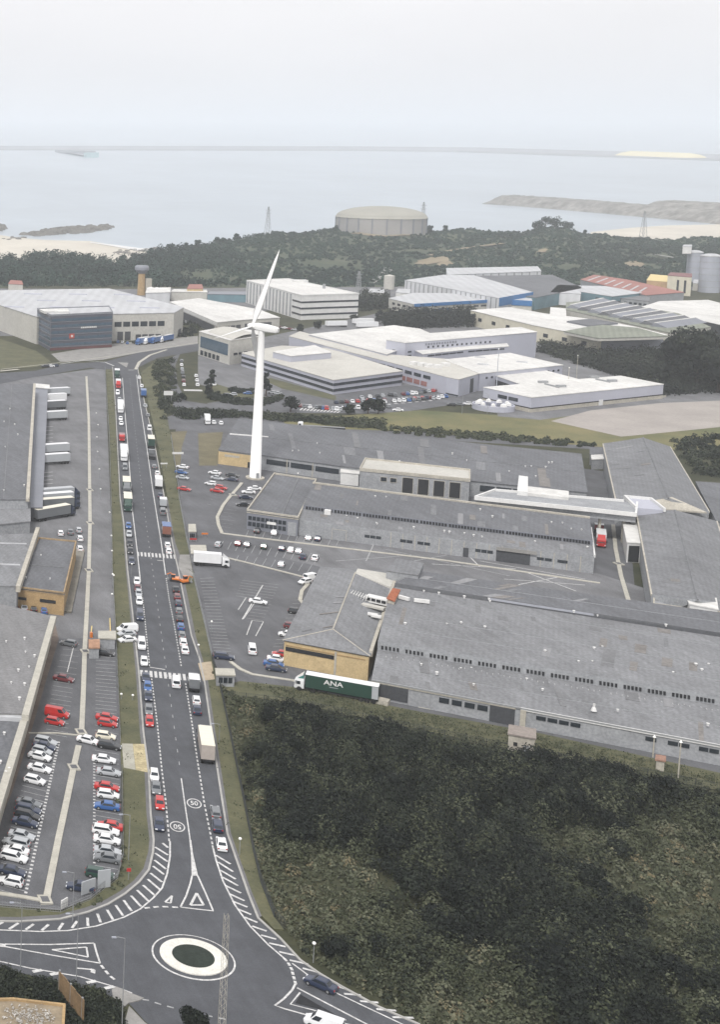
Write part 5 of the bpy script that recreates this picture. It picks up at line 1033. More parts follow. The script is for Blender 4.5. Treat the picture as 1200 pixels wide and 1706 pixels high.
def wheel_mesh():
    global wheel_me, rim_me
    g = MB(); n = 14; R_ = .32
    for x in (-.1, .1):
        for k in range(n): u = 2 * math.pi * k / n; g.v.append((x, R_ * math.cos(u), R_ * math.sin(u)))
    for k in range(n): g.f.append((k, (k + 1) % n, n + (k + 1) % n, n + k)); g.m.append(0)
    g.f.append(tuple(range(n))); g.m.append(0); g.f.append(tuple(reversed(range(n, 2 * n)))); g.m.append(0); wheel_me = g.mesh('wheel', M_TYRE)
    g = MB()
    for x in (-.11, .11):
        for k in range(8): u = 2 * math.pi * k / 8; g.v.append((x, .19 * math.cos(u), .19 * math.sin(u)))
    g.f += [tuple(range(8)), tuple(reversed(range(8, 16)))]; g.m += [0, 0]; rim_me = g.mesh('rim', M_RIM)
wheel_mesh()
def car_meshes(kind):
    if kind in PROTO: return PROTO[kind]
    k = KIND[kind]; L, W = k['L'] / 2, k['W'] / 2; b, hd, bt = k['belt'], k['hood'], k['boot']
    def sec(y, w_, z, zb=.17): return (y, [(w_ * .9, zb), (w_, zb + .18), (w_, z * .72), (w_ * .95, z * .95), (w_ * .7, z)])
    body = hull([sec(-L, W * .86, bt * .86, .32), sec(-L + .12, W * .95, bt * .98), sec(k['r0'] + .15, W, b), sec(0, W, b), sec(k['f0'], W, b * .98), sec(L - .5, W * .97, hd * .93), sec(L - .15, W * .88, hd * .8), sec(L, W * .78, hd * .66, .34)], 8)
    zt = k['zr']; wt_ = W * .76; wb = W * .93; zb = b - .06
    c = [(-wb, k['r0'], zb), (wb, k['r0'], zb), (wb, k['f0'], zb), (-wb, k['f0'], zb), (-wt_, k['r1'], zt - .05), (wt_, k['r1'], zt - .05), (wt_, k['f1'], zt - .05), (-wt_, k['f1'], zt - .05),
         (-wt_ * .82, k['r1'] + .12, zt), (wt_ * .82, k['r1'] + .12, zt), (wt_ * .82, k['f1'] - .12, zt), (-wt_ * .82, k['f1'] - .12, zt)]
    body.add(c, [(0, 1, 5, 4), (1, 2, 6, 5), (2, 3, 7, 6), (3, 0, 4, 7), (4, 5, 9, 8), (5, 6, 10, 9), (6, 7, 11, 10), (7, 4, 8, 11), (8, 9, 10, 11)])
    bm_ = body.mesh('body', CARM['white'])
    V = [Vector(x) for x in c]
    def shr(a, b_, c_, d_, u=.08, v=.12):
        def at(s, t): return (a.lerp(b_, s)).lerp(d_.lerp(c_, s), t)
        return [at(u, v), at(1 - u, v), at(1 - u, 1 - v), at(u, 1 - v)]
    ws = quad_panel(shr(V[2], V[3], V[7], V[6]), 0, .02).mesh('windscreen', M_GLASS); rw = quad_panel(shr(V[0], V[1], V[5], V[4], .1, .15), 0, .02).mesh('rear_window', M_GLASS)
    sides = []
    for (a, b_, c_, d_) in ((V[1], V[2], V[6], V[5]), (V[3], V[0], V[4], V[7])):
        if kind == 'van': g = quad_panel(shr(a, b_, c_, d_, .04, .15) if 0 else [a.lerp(b_, .72 if a.x > 0 else .04) .lerp(d_.lerp(c_, .72 if a.x > 0 else .04), .12), a.lerp(b_, .97 if a.x > 0 else .28).lerp(d_.lerp(c_, .97 if a.x > 0 else .28), .12), a.lerp(b_, .97 if a.x > 0 else .28).lerp(d_.lerp(c_, .97 if a.x > 0 else .28), .85), a.lerp(b_, .72 if a.x > 0 else .04).lerp(d_.lerp(c_, .72 if a.x > 0 else .04), .85)], 0, .02)
        else: g = quad_panel(shr(a, b_, c_, d_, .05, .15), 0, .02)
        sides.append(g.mesh('side_window', M_GLASS))
    hl = MB(); hl.box(-.2, .2, -.06, .06, -.08, .08); hl = hl.mesh('headlight', M_HEADL); tl = MB(); tl.box(-.12, .12, -.05, .05, -.1, .1); tl = tl.mesh('tail_light', M_TAIL)
    PROTO[kind] = dict(body=bm_, ws=ws, rw=rw, sides=sides, hl=hl, tl=tl, L=L, W=W, k=k)
    g = MB()      # the whole small car as one mesh for the far rows
    return PROTO[kind]
FARP = {}
def far_mesh(kind):
    if kind in FARP: return FARP[kind]
    pr = car_meshes(kind); g = MB()
    def addm(me, mi, loc=(0, 0, 0)):
        k = len(g.v); g.v += [(v.co.x + loc[0], v.co.y + loc[1], v.co.z + loc[2]) for v in me.vertices]
        for p_ in me.polygons: g.f.append(tuple(i + k for i in p_.vertices)); g.m.append(mi)
    addm(pr['body'], 0)
    for m_ in [pr['ws'], pr['rw']] + pr['sides']: addm(m_, 1)
    for sx in (-1, 1):
        for sy in (-.62, .64): addm(wheel_me, 2, (sx * (pr['W'] - .08), pr['L'] * sy, .32))
    FARP[kind] = g.mesh(kind, [CARM['white'], M_GLASS, M_TYRE]); return FARP[kind]
CN = dict(white='white', silver='silver', grey='grey', black='black', navy='dark navy', blue='blue', red='red', maroon='dark red', green='dark green', orange='orange', cream='cream', teal='teal')
KN = dict(hatchback='hatchback', saloon='saloon car', estate='estate car', offroader='tall off-roader', van='van')
def slotmat(o, m):
    o.material_slots[0].link = 'OBJECT'; o.material_slots[0].material = m
def car(x, y, rz, colour, kind, label, group, z=.10, world=None):
    p = world or P(x, y, z); z = p.z
    if p.y > 560 and not world:
        o = inst('parked_car', far_mesh(kind), None, tuple(p), rz); slotmat(o, CARM[colour]); return tag(o, label, 'van' if kind == 'van' else 'car', group)
    t = thing('parked_van' if kind == 'van' else 'parked_car', label, 'van' if kind == 'van' else 'car', tuple(p), rz, group); pr = car_meshes(kind)
    o = inst('body', pr['body'], t); slotmat(o, CARM[colour]); inst('windscreen', pr['ws'], t); inst('rear_window', pr['rw'], t)
    for s in pr['sides']: inst('side_window', s, t)
    for sx in (-1, 1):
        for sy in (-.62, .64):
            wv = inst('wheel', wheel_me, t, (sx * (pr['W'] - .08), pr['L'] * sy, .32)); inst('rim', rim_me, wv)
        inst('headlight', pr['hl'], t, (sx * pr['W'] * .62, pr['L'] - .05, pr['k']['hood'] * .68)); inst('tail_light', pr['tl'], t, (sx * pr['W'] * .74, -pr['L'] + .01, pr['k']['boot'] * .78))
    return t
KI = ['hatchback', 'saloon', 'estate', 'hatchback', 'offroader', 'hatchback', 'saloon']
def row(items, rowdesc, group, dpx=None, rz=None, z=.10, jig=.04, seed=1):
    """items near end first: (x, y, colour[, kind[, flip]])"""
    rr = random.Random(seed)
    for i, it in enumerate(items):
        x, y, c = it[:3]; kd = it[3] if len(it) > 3 and it[3] else KI[(i * 5 + seed * 3 + int(x)) % 7]
        a = rz if rz is not None else heading(x, y, *dpx)
        fl = it[4] if len(it) > 4 else (rr.random() < .3 if dpx is not None else False)
        car(x, y, a + (math.pi if fl else 0) + rr.uniform(-jig, jig), c, kd, f'{CN[c]} {KN[kd]}, {ORD[i]} from near end of {rowdesc}', group, z)
RD = -math.atan2(.266, .964)              # heading away along the main road
# bottom-left car park, inner row and verge row
row([(18, 1473, 'white', 'hatchback'), (20, 1456, 'navy'), (23, 1432, 'white', 'estate'), (26, 1421, 'white', 'saloon'), (27, 1408, 'silver', 'estate'), (36, 1396, 'silver', 'saloon'), (42, 1374, 'navy', 'saloon'), (46, 1363, 'black', 'estate'), (47, 1353, 'navy', 'estate'), (48, 1342, 'grey', 'saloon'),
     (58, 1304, 'white', 'hatchback'), (66, 1284, 'white', 'saloon'), (66, 1264, 'white', 'saloon'), (70, 1255, 'silver', 'hatchback'), (74, 1247, 'navy', 'saloon'), (76, 1239, 'silver', 'estate')],
    'row left of the slanting kerb', 'cars in the bottom left car park', (20, 4.5), seed=3)
row([(134, 1482, 'navy', 'saloon'), (166, 1460, 'green', 'estate'), (179, 1434, 'grey', 'saloon'), (179, 1422, 'silver', 'saloon'), (178, 1403, 'white', 'saloon'), (176, 1388, 'white', 'estate'), (183, 1380, 'red', 'saloon'), (178, 1347, 'blue', 'saloon'), (180, 1328, 'white', 'hatchback'), (178, 1315, 'red', 'saloon'),
     (181, 1290, 'silver', 'saloon'), (173, 1269, 'white', 'saloon'), (182, 1246, 'black', 'estate'), (176, 1230, 'cream', 'hatchback'), (179, 1209, 'red', 'hatchback'), (178, 1199, 'red', 'saloon'), (174, 1091, 'black', 'saloon')],
    'row beside the left grass verge', 'cars in the bottom left car park', (20, 3.0), seed=4)
row([(91, 1206, 'red', 'hatchback'), (95, 1193, 'red', 'van'), (106, 1134, 'maroon', 'saloon'), (114, 1075, 'grey', 'hatchback')], 'short row under cream shed wall', 'cars in the bottom left car park', (20, 4), seed=5)
car(147, 1237, heading(147, 1237, 20, 5), 'white', 'saloon', 'white saloon car driving across the gap in the cream kerb strip', None)
row([(133, 917, 'white', 'hatchback'), (133, 900, 'white', 'hatchback'), (131, 886, 'silver', 'hatchback'), (117, 889, 'grey', 'saloon'), (101, 891, 'white', 'hatchback')], 'cars behind the ochre brick block', 'cars behind the brick block', rz=RD + .1, seed=6)
row([(73, 1020, 'blue'), (56, 1017, 'black'), (40, 1015, 'silver'), (27, 1011, 'navy'), (10, 1007, 'red')], 'row below the ochre brick wall', 'cars below the brick block', rz=RD + .1, seed=7)
row([(212, 1069, 'white', 'saloon'), (211, 1059, 'silver', 'saloon'), (212, 1052, 'white', 'van')], 'group across the verge by gatehouse', 'white cars by the gatehouse', (20, -1), seed=8)
# main road, lane coming towards the camera
for i, it in enumerate([(265, 1377, 'navy', 'saloon'), (266, 1343, 'red', 'hatchback'), (260, 1317, 'grey', 'saloon'), (257, 1296, 'white', 'hatchback'), (249, 1206, 'red', 'hatchback'), (248, 1187, 'grey', 'hatchback'), (247, 1163, 'navy', 'saloon'), (246, 1148, 'blue', 'hatchback'), (243, 1132, 'navy', 'saloon'),
             (240, 1106, 'white', 'hatchback'), (236, 1078, 'white', 'van'), (233, 1030, 'navy', 'van'), (232, 1005, 'white', 'hatchback'), (231, 992, 'silver', 'hatchback'), (229, 984, 'maroon', 'hatchback'), (228, 972, 'white', 'hatchback'),
             (217, 921, 'black', 'hatchback'), (216, 908, 'black', 'saloon'), (215, 893, 'silver', 'hatchback'), (214, 879, 'blue', 'hatchback'), (219, 938, 'navy', 'hatchback'), (208, 782, 'grey', 'van'), (202, 708, 'white', 'hatchback'), (201, 700, 'white', 'hatchback'), (199, 668, 'silver', 'hatchback'), (196, 657, 'white', 'van')]):
    car(it[0], it[1], RD + math.pi, it[2], it[3], f'{CN[it[2]]} {KN[it[3]]}, {ORD[i]} from roundabout in left queue of the main road', 'queue on the left side of the road')
for i, it in enumerate([(369, 1410, 'white', 'saloon'), (362, 1379, 'navy', 'estate'), (359, 1357, 'grey', 'estate'), (328, 1186, 'navy', 'saloon'), (327, 1170, 'white', 'hatchback'), (308, 1086, 'white', 'saloon'), (305, 1073, 'white', 'estate'), (303, 1061, 'grey', 'hatchback'), (301, 1047, 'blue', 'hatchback'),
             (299, 1034, 'black', 'hatchback'), (298, 1021, 'grey', 'hatchback'), (297, 1008, 'navy', 'hatchback'), (295, 997, 'maroon', 'hatchback'), (293, 985, 'black', 'saloon'), (281, 921, 'white', 'hatchback'), (279, 911, 'white', 'hatchback'), (271, 856, 'grey', 'van'), (267, 828, 'navy', 'saloon'), (262, 791, 'white', 'hatchback'), (257, 780, 'grey', 'hatchback'), (249, 716, 'white', 'van'), (246, 694, 'grey', 'hatchback'), (242, 678, 'silver', 'saloon'), (236, 645, 'white', 'hatchback'), (232, 631, 'white', 'hatchback')]):
    car(it[0], it[1], RD, it[2], it[3], f'{CN[it[2]]} {KN[it[3]]}, {ORD[i]} from roundabout in right queue of the main road', 'queue on the right side of the road')
car(293, 1141, RD, 'white', 'van', 'white van driving over the near zebra crossing', None)
car(534, 1644, heading(534, 1644, -20, -9), 'navy', 'saloon', 'dark estate leaving the roundabout at the bottom beside the scrub', None)
car(540, 1712, heading(540, 1712, -20, -7), 'white', 'van', 'white vehicle cut by the bottom edge next to the roundabout exit', None)
# right-hand car parks
RG = 'cars in the right car parks'
row([(307, 817, 'red', 'saloon'), (304, 798, 'silver', 'saloon'), (302, 789, 'blue', 'saloon'), (304, 780, 'white', 'saloon')], 'short row inside the right fence', RG, (20, 3), seed=11)
row([(362, 820, 'red', 'saloon'), (369, 815, 'red', 'hatchback'), (351, 808, 'white', 'hatchback'), (386, 801, 'navy', 'saloon'), (362, 799, 'silver', 'saloon'), (387, 794, 'black', 'saloon'), (358, 790, 'white', 'saloon')], 'cluster left of the turbine foot', RG, (20, 3), seed=12)
row([(405, 843, 'black', 'saloon'), (409, 831, 'navy', 'saloon'), (414, 822, 'white', 'saloon'), (424, 816, 'white', 'saloon')], 'group between bent kerb and annexe', RG, (20, 1), seed=13)
row([(364, 910, 'silver', 'hatchback'), (397, 908, 'maroon', 'hatchback'), (412, 910, 'grey', 'hatchback'), (440, 913, 'green', 'hatchback'), (470, 916, 'navy', 'hatchback'), (485, 919, 'white', 'hatchback'), (498, 921, 'silver', 'hatchback'), (505, 930, 'navy', 'saloon'), (525, 932, 'white', 'saloon')], 'long row before the annexe', RG, rz=RD - .25, seed=14)
row([(457, 890, 'white', 'hatchback'), (429, 887, 'black', 'hatchback'), (514, 899, 'silver', 'hatchback'), (530, 900, 'navy', 'hatchback')], 'cars against the annexe wall', RG, rz=RD - .25, seed=15)
car(469, 943, RD - .25, 'silver', 'hatchback', 'lone silver hatchback in the middle of the second car park row', None); car(430, 1005, heading(430, 1005, 20, 3), 'white', 'saloon', 'white saloon car alone among the empty bays', None)
car(508, 972, heading(508, 972, -20, 4), 'white', 'hatchback', 'white hatchback turning at the end of the kerb by the hipped building', None); car(519, 966, heading(519, 966, 20, -4), 'white', 'van', 'white van beside the far corner of the hipped building', None)
car(373, 1097, heading(373, 1097, 20, 2), 'navy', 'estate', 'dark estate car parked by the end of the pale kerb near the gate', None); car(420, 1086, RD - .05, 'white', 'van', 'white van parked alone in the middle of the right car park', None)
row([(460, 1117, 'navy', 'saloon'), (456, 1109, 'blue', 'saloon'), (462, 1101, 'white', 'saloon'), (468, 1093, 'red', 'hatchback'), (478, 1060, 'white', 'hatchback'), (487, 1047, 'maroon', 'hatchback'), (494, 1022, 'black', 'hatchback')], 'row along the hipped building', RG, (20, 3), seed=16)
car(656, 1158, RW, 'red', 'hatchback', 'small orange red car by the loading dock behind the green lorry', None)
row([(368, 707, 'white', 'hatchback'), (356, 706, 'white', 'hatchback')], 'pair beside white estate road lorry', RG, rz=RD, seed=17)
# far car parks, rows of many
rr = random.Random(5); PAL = ['white', 'silver', 'grey', 'black', 'navy', 'white', 'silver', 'red', 'black', 'white', 'maroon', 'blue', 'grey']
def farrow(a, b, n, desc, skip=.15, seed=1, dpx=None, rz=None, red=None):
    q = random.Random(seed); it = []
    for i in range(n):
        if q.random() < skip: continue
        s = i / (n - 1); it.append((a[0] + (b[0] - a[0]) * s + q.uniform(-.6, .6), a[1] + (b[1] - a[1]) * s, q.choice(PAL)))
    row(it, desc, 'cars in the far car parks', dpx, rz, seed=seed)
farrow((500, 678), (566, 684), 13, 'angled row by the striped bays', .1, 21, rz=-.35); farrow((572, 682), (648, 679), 14, 'front row under the small trees', .2, 22, rz=-.3)
farrow((602, 664), (700, 656), 15, 'back row near the banded office', .15, 23, rz=-.3); farrow((664, 668), (756, 661), 15, 'middle row of crowded car park', .1, 24, rz=-.3)
farrow((640, 671), (730, 665), 12, 'row facing the white marks', .25, 25, rz=-.3); farrow((752, 676), (792, 674), 4, 'short row by the round basin', 0, 26, rz=1.2)
farrow((700, 655), (735, 651), 6, 'top row by the terracotta panels', .1, 27, rz=-.3); car(663, 685, 1.2, 'white', 'saloon', 'lone white car at the edge of the grass in the far car park', None)
farrow((307, 643), (302, 603), 7, 'left column on curving estate road', 0, 28, rz=RD); farrow((329, 643), (327, 628), 3, 'right column before farthest zebra', 0, 29, rz=RD); farrow((357, 642), (352, 632), 3, 'pair at the planted island edge', 0, 30, rz=RD)
farrow((455, 656), (462, 657), 2, 'pair right of the turbine tower', 0, 31, rz=.8); farrow((600, 646), (655, 641), 6, 'cars against the banded office wall', .1, 32, rz=-.3); farrow((560, 672), (640, 668), 10, 'shaded row behind the small trees', .2, 33, rz=-.3)
farrow((75, 612), (92, 611), 3, 'cars on the upper left crossroad', 0, 34, rz=1.5); farrow((196, 571), (212, 573), 3, 'cars outside huge white warehouse', 0, 35, rz=RD)
farrow((375, 660), (425, 656), 5, 'cars inside the oval island', .2, 36, rz=1.4); farrow((455, 545), (500, 552), 6, 'cars behind the turbine hub', .1, 37, rz=1.0)
dashes([(645, 674), (728, 667)], 2.2, 2.0, .9, 'bay_mark', MATS['road_paint'], .09, YDS[0]); bays((500, 684), (562, 688), (508, 677), (572, 682), 12, .7, MATS['road_paint'], lot=YDS[0])
zebra((308, 650.5), (335, 651), 9, 4.5, 1.1, par=R2, z=.1)

# lorries --------------------------------------------------------------------
def lorry(x, y, rz, label, box=(7.0, 2.5, 2.7), bc='white', roofc='white', cab='white', cabonly=False, trailer_only=False, group=None, z=.1, front_open=False, name='lorry', txt=None, cat='lorry', flat=False, far=False):
    p = P(x, y, z); t = thing(name, label, cat, tuple(p), rz, group); L, W, Hh = box; fl = 1.1
    if not flat:
        g = MB(); g.box(-W / 2, W / 2, -L / 2, L / 2, fl, fl + Hh - .06); g.obj('cargo_box', CARM[bc] if bc in CARM else bc, t, world=False)
        g = MB(); g.box(-W / 2 - .02, W / 2 + .02, -L / 2 - .02, L / 2 + .02, fl + Hh - .06, fl + Hh); 
        if L > 5 and not far:
            for k in range(int(L / 1.3)): g.box(-W / 2, W / 2, -L / 2 + .5 + k * 1.3, -L / 2 + .56 + k * 1.3, fl + Hh, fl + Hh + .015)
        g.obj('box_roof', CARM[roofc] if roofc in CARM else roofc, t, world=False)
        g = MB(); g.box(-W / 2 + .05, -.03, -L / 2 - .04, -L / 2, fl + .1, fl + Hh - .12); me = g.mesh('rear_door', CARM[bc] if bc in CARM else bc); inst('rear_door', me, t); inst('rear_door', me, t, (W / 2 - .02, 0, 0))
    else:
        g = MB(); g.box(-W / 2, W / 2, -L / 2, L / 2, fl, fl + .3); g.obj('flatbed', CARM[bc], t, world=False)
    g = MB(); g.box(-W * .35, W * .35, -L / 2, L / 2 + (0 if trailer_only else 1.2), .7, 1.08); g.obj('chassis', M_DARK, t, world=False)
    ws_ = [-L / 2 + .9, -L / 2 + 2.1] + ([-L / 2 + 3.3] if L > 10 else []) + ([L / 2 + 1.2] if not trailer_only else [])
    if L > 10 and not trailer_only: ws_.append(L / 2 - 1.6)
    for yy in ws_:
        for sx in (-1, 1): wv = inst('wheel', wheel_me, t, (sx * (W / 2 - .18), yy, .5), 0, (1.6, 1.56, 1.56)); 
    if not trailer_only:
        y0 = L / 2 + .25; g = hull([(y0, [(W * .46, .6), (W * .48, 1.2), (W * .48, 2.3), (W * .45, 2.75), (W * .3, 2.8)]), (y0 + 1.5, [(W * .46, .6), (W * .48, 1.2), (W * .48, 2.2), (W * .44, 2.7), (W * .3, 2.75)]), (y0 + 1.95, [(W * .44, .5), (W * .46, 1.1), (W * .46, 1.75), (W * .42, 2.2), (W * .28, 2.3)])], 5)
        g.obj('cab', CARM[cab], t, world=False)
        g = quad_panel([(W * .40, y0 + 1.99, 1.55), (-W * .40, y0 + 1.99, 1.55), (-W * .38, y0 + 1.62, 2.45), (W * .38, y0 + 1.62, 2.45)], 0, .05); g.obj('windscreen', M_GLASS, t, world=False)
        for sx in (-1, 1): g = MB(); g.box(sx * W * .485 - .02, sx * W * .485 + .02, y0 + .75, y0 + 1.5, 1.5, 2.2); g.obj('side_window', M_GLASS, t, world=False); g = MB(); g.box(sx * W * .4 - .15, sx * W * .4 + .15, y0 + 1.93, y0 + 2.0, .75, .95); g.obj('headlight', M_HEADL, t, world=False); g = MB(); g.box(sx * W * .55 - .08, sx * W * .55 + .08, y0 + 1.6, y0 + 1.75, 1.6, 2.3); g.obj('mirror', M_DARK, t, world=False)
        if Hh > 2.4 and not flat: g = MB(); g.add([(-W * .4, y0 + .2, 2.75), (W * .4, y0 + .2, 2.75), (W * .36, y0 + 1.4, 2.78), (-W * .36, y0 + 1.4, 2.78), (-W * .4, y0 + .2, fl + Hh - .1), (W * .4, y0 + .2, fl + Hh - .1)], [(3, 2, 5, 4), (0, 4, 5, 1), (0, 3, 4), (1, 5, 2)]); g.obj('wind_deflector', CARM[cab], t, world=False)
    return t
RDT = RD + math.pi
lorry(343, 1257, RD, 'large lorry with a pale beige box trailer parked on the right lane before the roundabout', (9.6, 2.5, 2.9), mat('beige_grey_box', (.38, .34, .31), .7, .1, .6, .05, 3), 'cream', 'white', name='box_lorry')
lorry(212.5, 845, RDT, 'dark green lorry with a cream roof, nearer of the two green ones in the queue', (9.0, 2.6, 3.0), 'green', 'cream', 'green', group='green lorries')
lorry(210.5, 817, RDT, 'dark green lorry with a cream roof, farther of the two green ones in the queue', (8.5, 2.6, 3.0), 'green', 'cream', 'grey', group='green lorries')
lorry(206, 762, RDT, 'white lorry with a long white roof in the left hand queue', (11.5, 2.6, 3.0), 'white', 'white', 'white'); lorry(203, 733, RDT, 'small red lorry behind the long white one', (3.5, 2.3, 1.6), 'red', 'maroon', 'red')
lorry(200.5, 684, RDT, 'white box lorry in the far part of the left hand queue', (10.5, 2.6, 3.0), 'white', 'white', 'white'); lorry(197, 645, RDT, 'white lorry with a red cab near the far junction', (5.5, 2.4, 2.6), 'white', 'white', 'red'); lorry(195, 628, RDT, 'last lorry of the queue with a white roof and green body', (6, 2.5, 2.8), 'green', 'white', 'green')
lorry(323, 1150, RD, 'grey lorry with a white box at the near zebra crossing', (3.6, 2.2, 2.1), 'grey', 'white', 'grey', cat='lorry'); lorry(277, 892, RD, 'blue topped lorry with rust red rear just past the far zebra', (5.4, 2.5, 2.5), 'rust', 'blue', 'white')
lorry(271.5, 846, RD, 'small white box van lorry in the right hand queue', (3.4, 2.2, 2.2), 'silver', 'white', 'white'); lorry(264, 812, RD, 'white lorry stopped between two cars in the right hand queue', (6, 2.4, 2.5), 'white', 'white', 'white')
lorry(253, 764, RD, 'empty dark flatbed lorry in the right hand queue', (5, 2.3, 1), 'black', 'black', 'grey', flat=True); lorry(251.5, 744, RD, 'lorry with a cream roof and dark green rear in the right hand queue', (8, 2.5, 2.8), 'green', 'cream', 'white'); lorry(239, 661, RD, 'blue lorry near the far end of the right hand queue', (6, 2.4, 2.4), 'blue', 'blue', 'navy')
lorry(345, 942, heading(345, 942, 20, 1.6), 'white box lorry leaving by the gate kiosk', (7.4, 2.4, 2.7), 'white', 'white', 'white')
lorry(345, 705, RDT, 'white box lorry on the estate road beyond the grass', (4.5, 2.3, 2.6), 'white', 'white', 'white')
# the green articulated lorry with the letters on its side
an_rz = heading(560, 1150, -100, -18)
gt = lorry(569, 1160, an_rz, 'long dark green articulated lorry with white letters ANA on its side', (14.5, 2.5, 2.9), 'green', 'white', 'white', name='articulated_lorry')
g = MB(); g.add([(-1.0, 7.6, 2.8), (1.0, 7.6, 2.8), (1.0, 8.8, 2.8), (-1.0, 8.8, 2.8), (-1.0, 7.6, 3.7), (1.0, 7.6, 3.7)], [(3, 2, 5, 4), (0, 4, 5, 1), (0, 3, 4), (1, 5, 2)]); g.obj('air_deflector', CARM['teal'], gt, world=False)
tm = text_mesh('ANA', 1.45, M_WHITE, 'lettering', .01); o = inst('lettering', tm, gt, (1.285, 1.6, 2.95)); o.rotation_euler = (R(90), 0, R(90))
# is the lettered side the one facing the camera?
sx = 1 if (Matrix.Rotation(an_rz, 3, 'Z') @ Vector((1, 0, 0))).y < 0 else -1
if sx < 0: o.location.x = -1.285; o.rotation_euler = (R(90), 0, R(-90))
o.scale = (1.25, 1, 1)
g = MB(); g.box(sx * 1.27 - .01, sx * 1.27 + .01, .6, 2.4, 2.0, 2.12); g.obj('lettering_underline', CARM['silver'], gt, world=False); g = MB(); g.box(-1.27, 1.27, -7.25, -6.0, 1.15, 3.85); g.obj('rear_panel', CARM['silver'], gt, world=False)
lorry(1001, 905, heading(1001, 905, 3, 30) , 'red and white lorry beside the end wall of the middle warehouse', (7, 2.5, 2.6), 'white', 'white', 'red'); lorry(998, 887, heading(1001, 905, 3, 30), 'white and red van box behind the red and white lorry', (2.2, 2.4, 1.6), 'red', 'white', 'white', trailer_only=True, name='trailer', cat='trailer')
dh = heading(95, 660, -30, 1.6)
for i, (x, y, L, c, lab) in enumerate([(94, 660, 13, 'silver', 'farthest grey trailer at the left docks'), (91, 670, 11, 'white', 'second farthest trailer at the left docks, with a white roof'), (90, 682, 11, 'grey', 'trailer with darker grey sides and white roof at the far docks'), (91, 700, 11, 'silver', 'nearest trailer of the far group at the left docks'),
                                       (90, 756, 12, 'silver', 'farther of the two white roofed trailers halfway along the docks'), (90, 773, 12, 'silver', 'nearer of the two white roofed trailers halfway along the docks')]):
    lorry(x, y, dh, lab, (L, 2.5, 2.9), c, 'white', trailer_only=True, name='trailer', cat='trailer', group='trailers at the left docks')
for i, (x, y, c, r_, lab) in enumerate([(93, 832, 'silver', 'silver', 'rearmost articulated lorry of the tight group at the near docks'), (92, 840, 'silver', 'white', 'second of the tight group of articulated lorries at the near docks'), (92, 849, 'grey', 'cream', 'third articulated lorry of the tight group, with a beige roof')]):
    lorry(x, y, dh + math.pi, lab, (12.5, 2.5, 2.9), c, r_, 'navy', group='articulated lorries at the near docks', name='articulated_lorry')
lorry(86, 864, heading(86, 864, 40, -7), 'nearest lorry of the dock group, dark grey side and cream roof', (14, 2.5, 2.9), 'grey', 'cream', 'navy', name='articulated_lorry')
car(12, 885, heading(12, 885, 20, 1), 'white', 'van', 'white van between the left roofs', None); car(24, 892, heading(24, 892, 20, 1), 'white', 'hatchback', 'white hatchback next to the white van between the left roofs', None)
for i, (x, y) in enumerate(((240, 573), (252, 572), (264, 571), (278, 569))):
    lorry(x, y, RD + 2.6, ('leftmost', 'second from left', 'third from left', 'rightmost')[i] + ' blue sided lorry with a white roof outside the huge white warehouse', (12, 2.5, 2.9), 'blue', 'white', 'white' if i % 2 else 'blue', group='blue lorries', far=True)
for i, (x, y) in enumerate(((560, 545), (605, 541), (612, 547))): lorry(x, y, 1.7, ('white trailer left of the tree row', 'far white trailer beside the white block', 'near white trailer beside the white block')[i], (14, 2.5, 2.9), 'white', 'white', trailer_only=True, name='trailer', cat='trailer', group='white trailers')
lorry(540, 716, heading(540, 716, -40, -2.5), 'dark articulated flatbed lorry with a white cab behind the far warehouse', (16, 2.5, 1.2), 'black', 'black', 'white', flat=True)
# excavator and roadworks by the far zebra
def digger(x, y, rz, label, c):
    p = P(x, y, .1); t = thing('excavator', label, 'excavator', tuple(p), rz); t.scale = (.72, .72, .72); m = CARM[c]
    for s in (-1, 1): g = MB(); g.box(s * .95 - .25, s * .95 + .25, -1.6, 1.6, 0, .75); g.obj('track', M_TYRE, t, world=False)
    g = hull([(-1.7, [(1.1, .85), (1.1, 1.5), (.9, 1.75)]), (.9, [(1.1, .85), (1.1, 1.4), (.9, 1.6)])], 3); g.obj('body', m, t, world=False); g = MB(); g.box(-1.0, -.05, -.2, 1.2, 1.5, 2.7); g.obj('cab', M_GLASS, t, world=False); g = MB(); g.box(-1.05, 0, -.25, 1.25, 2.7, 2.8); g.obj('cab_roof', m, t, world=False)
    g = MB(); g.tube([(.4, .8, 1.5), (.4, 1.6, 3.0), (.4, 2.9, 2.2)], .22, 6); g.obj('boom', m, t, world=False); g = MB(); g.tube([(.4, 2.9, 2.2), (.4, 2.5, .9)], .16, 6); g.box(.0, .8, 2.2, 2.9, .2, .8); g.obj('bucket', M_STEEL, t, world=False)
digger(291, 968, RD + 1.4, 'orange excavator standing on the parking lane after the far zebra', 'orange'); digger(308, 972, RD - 1, 'small orange and yellow digger on the verge beside the far zebra', 'orange')
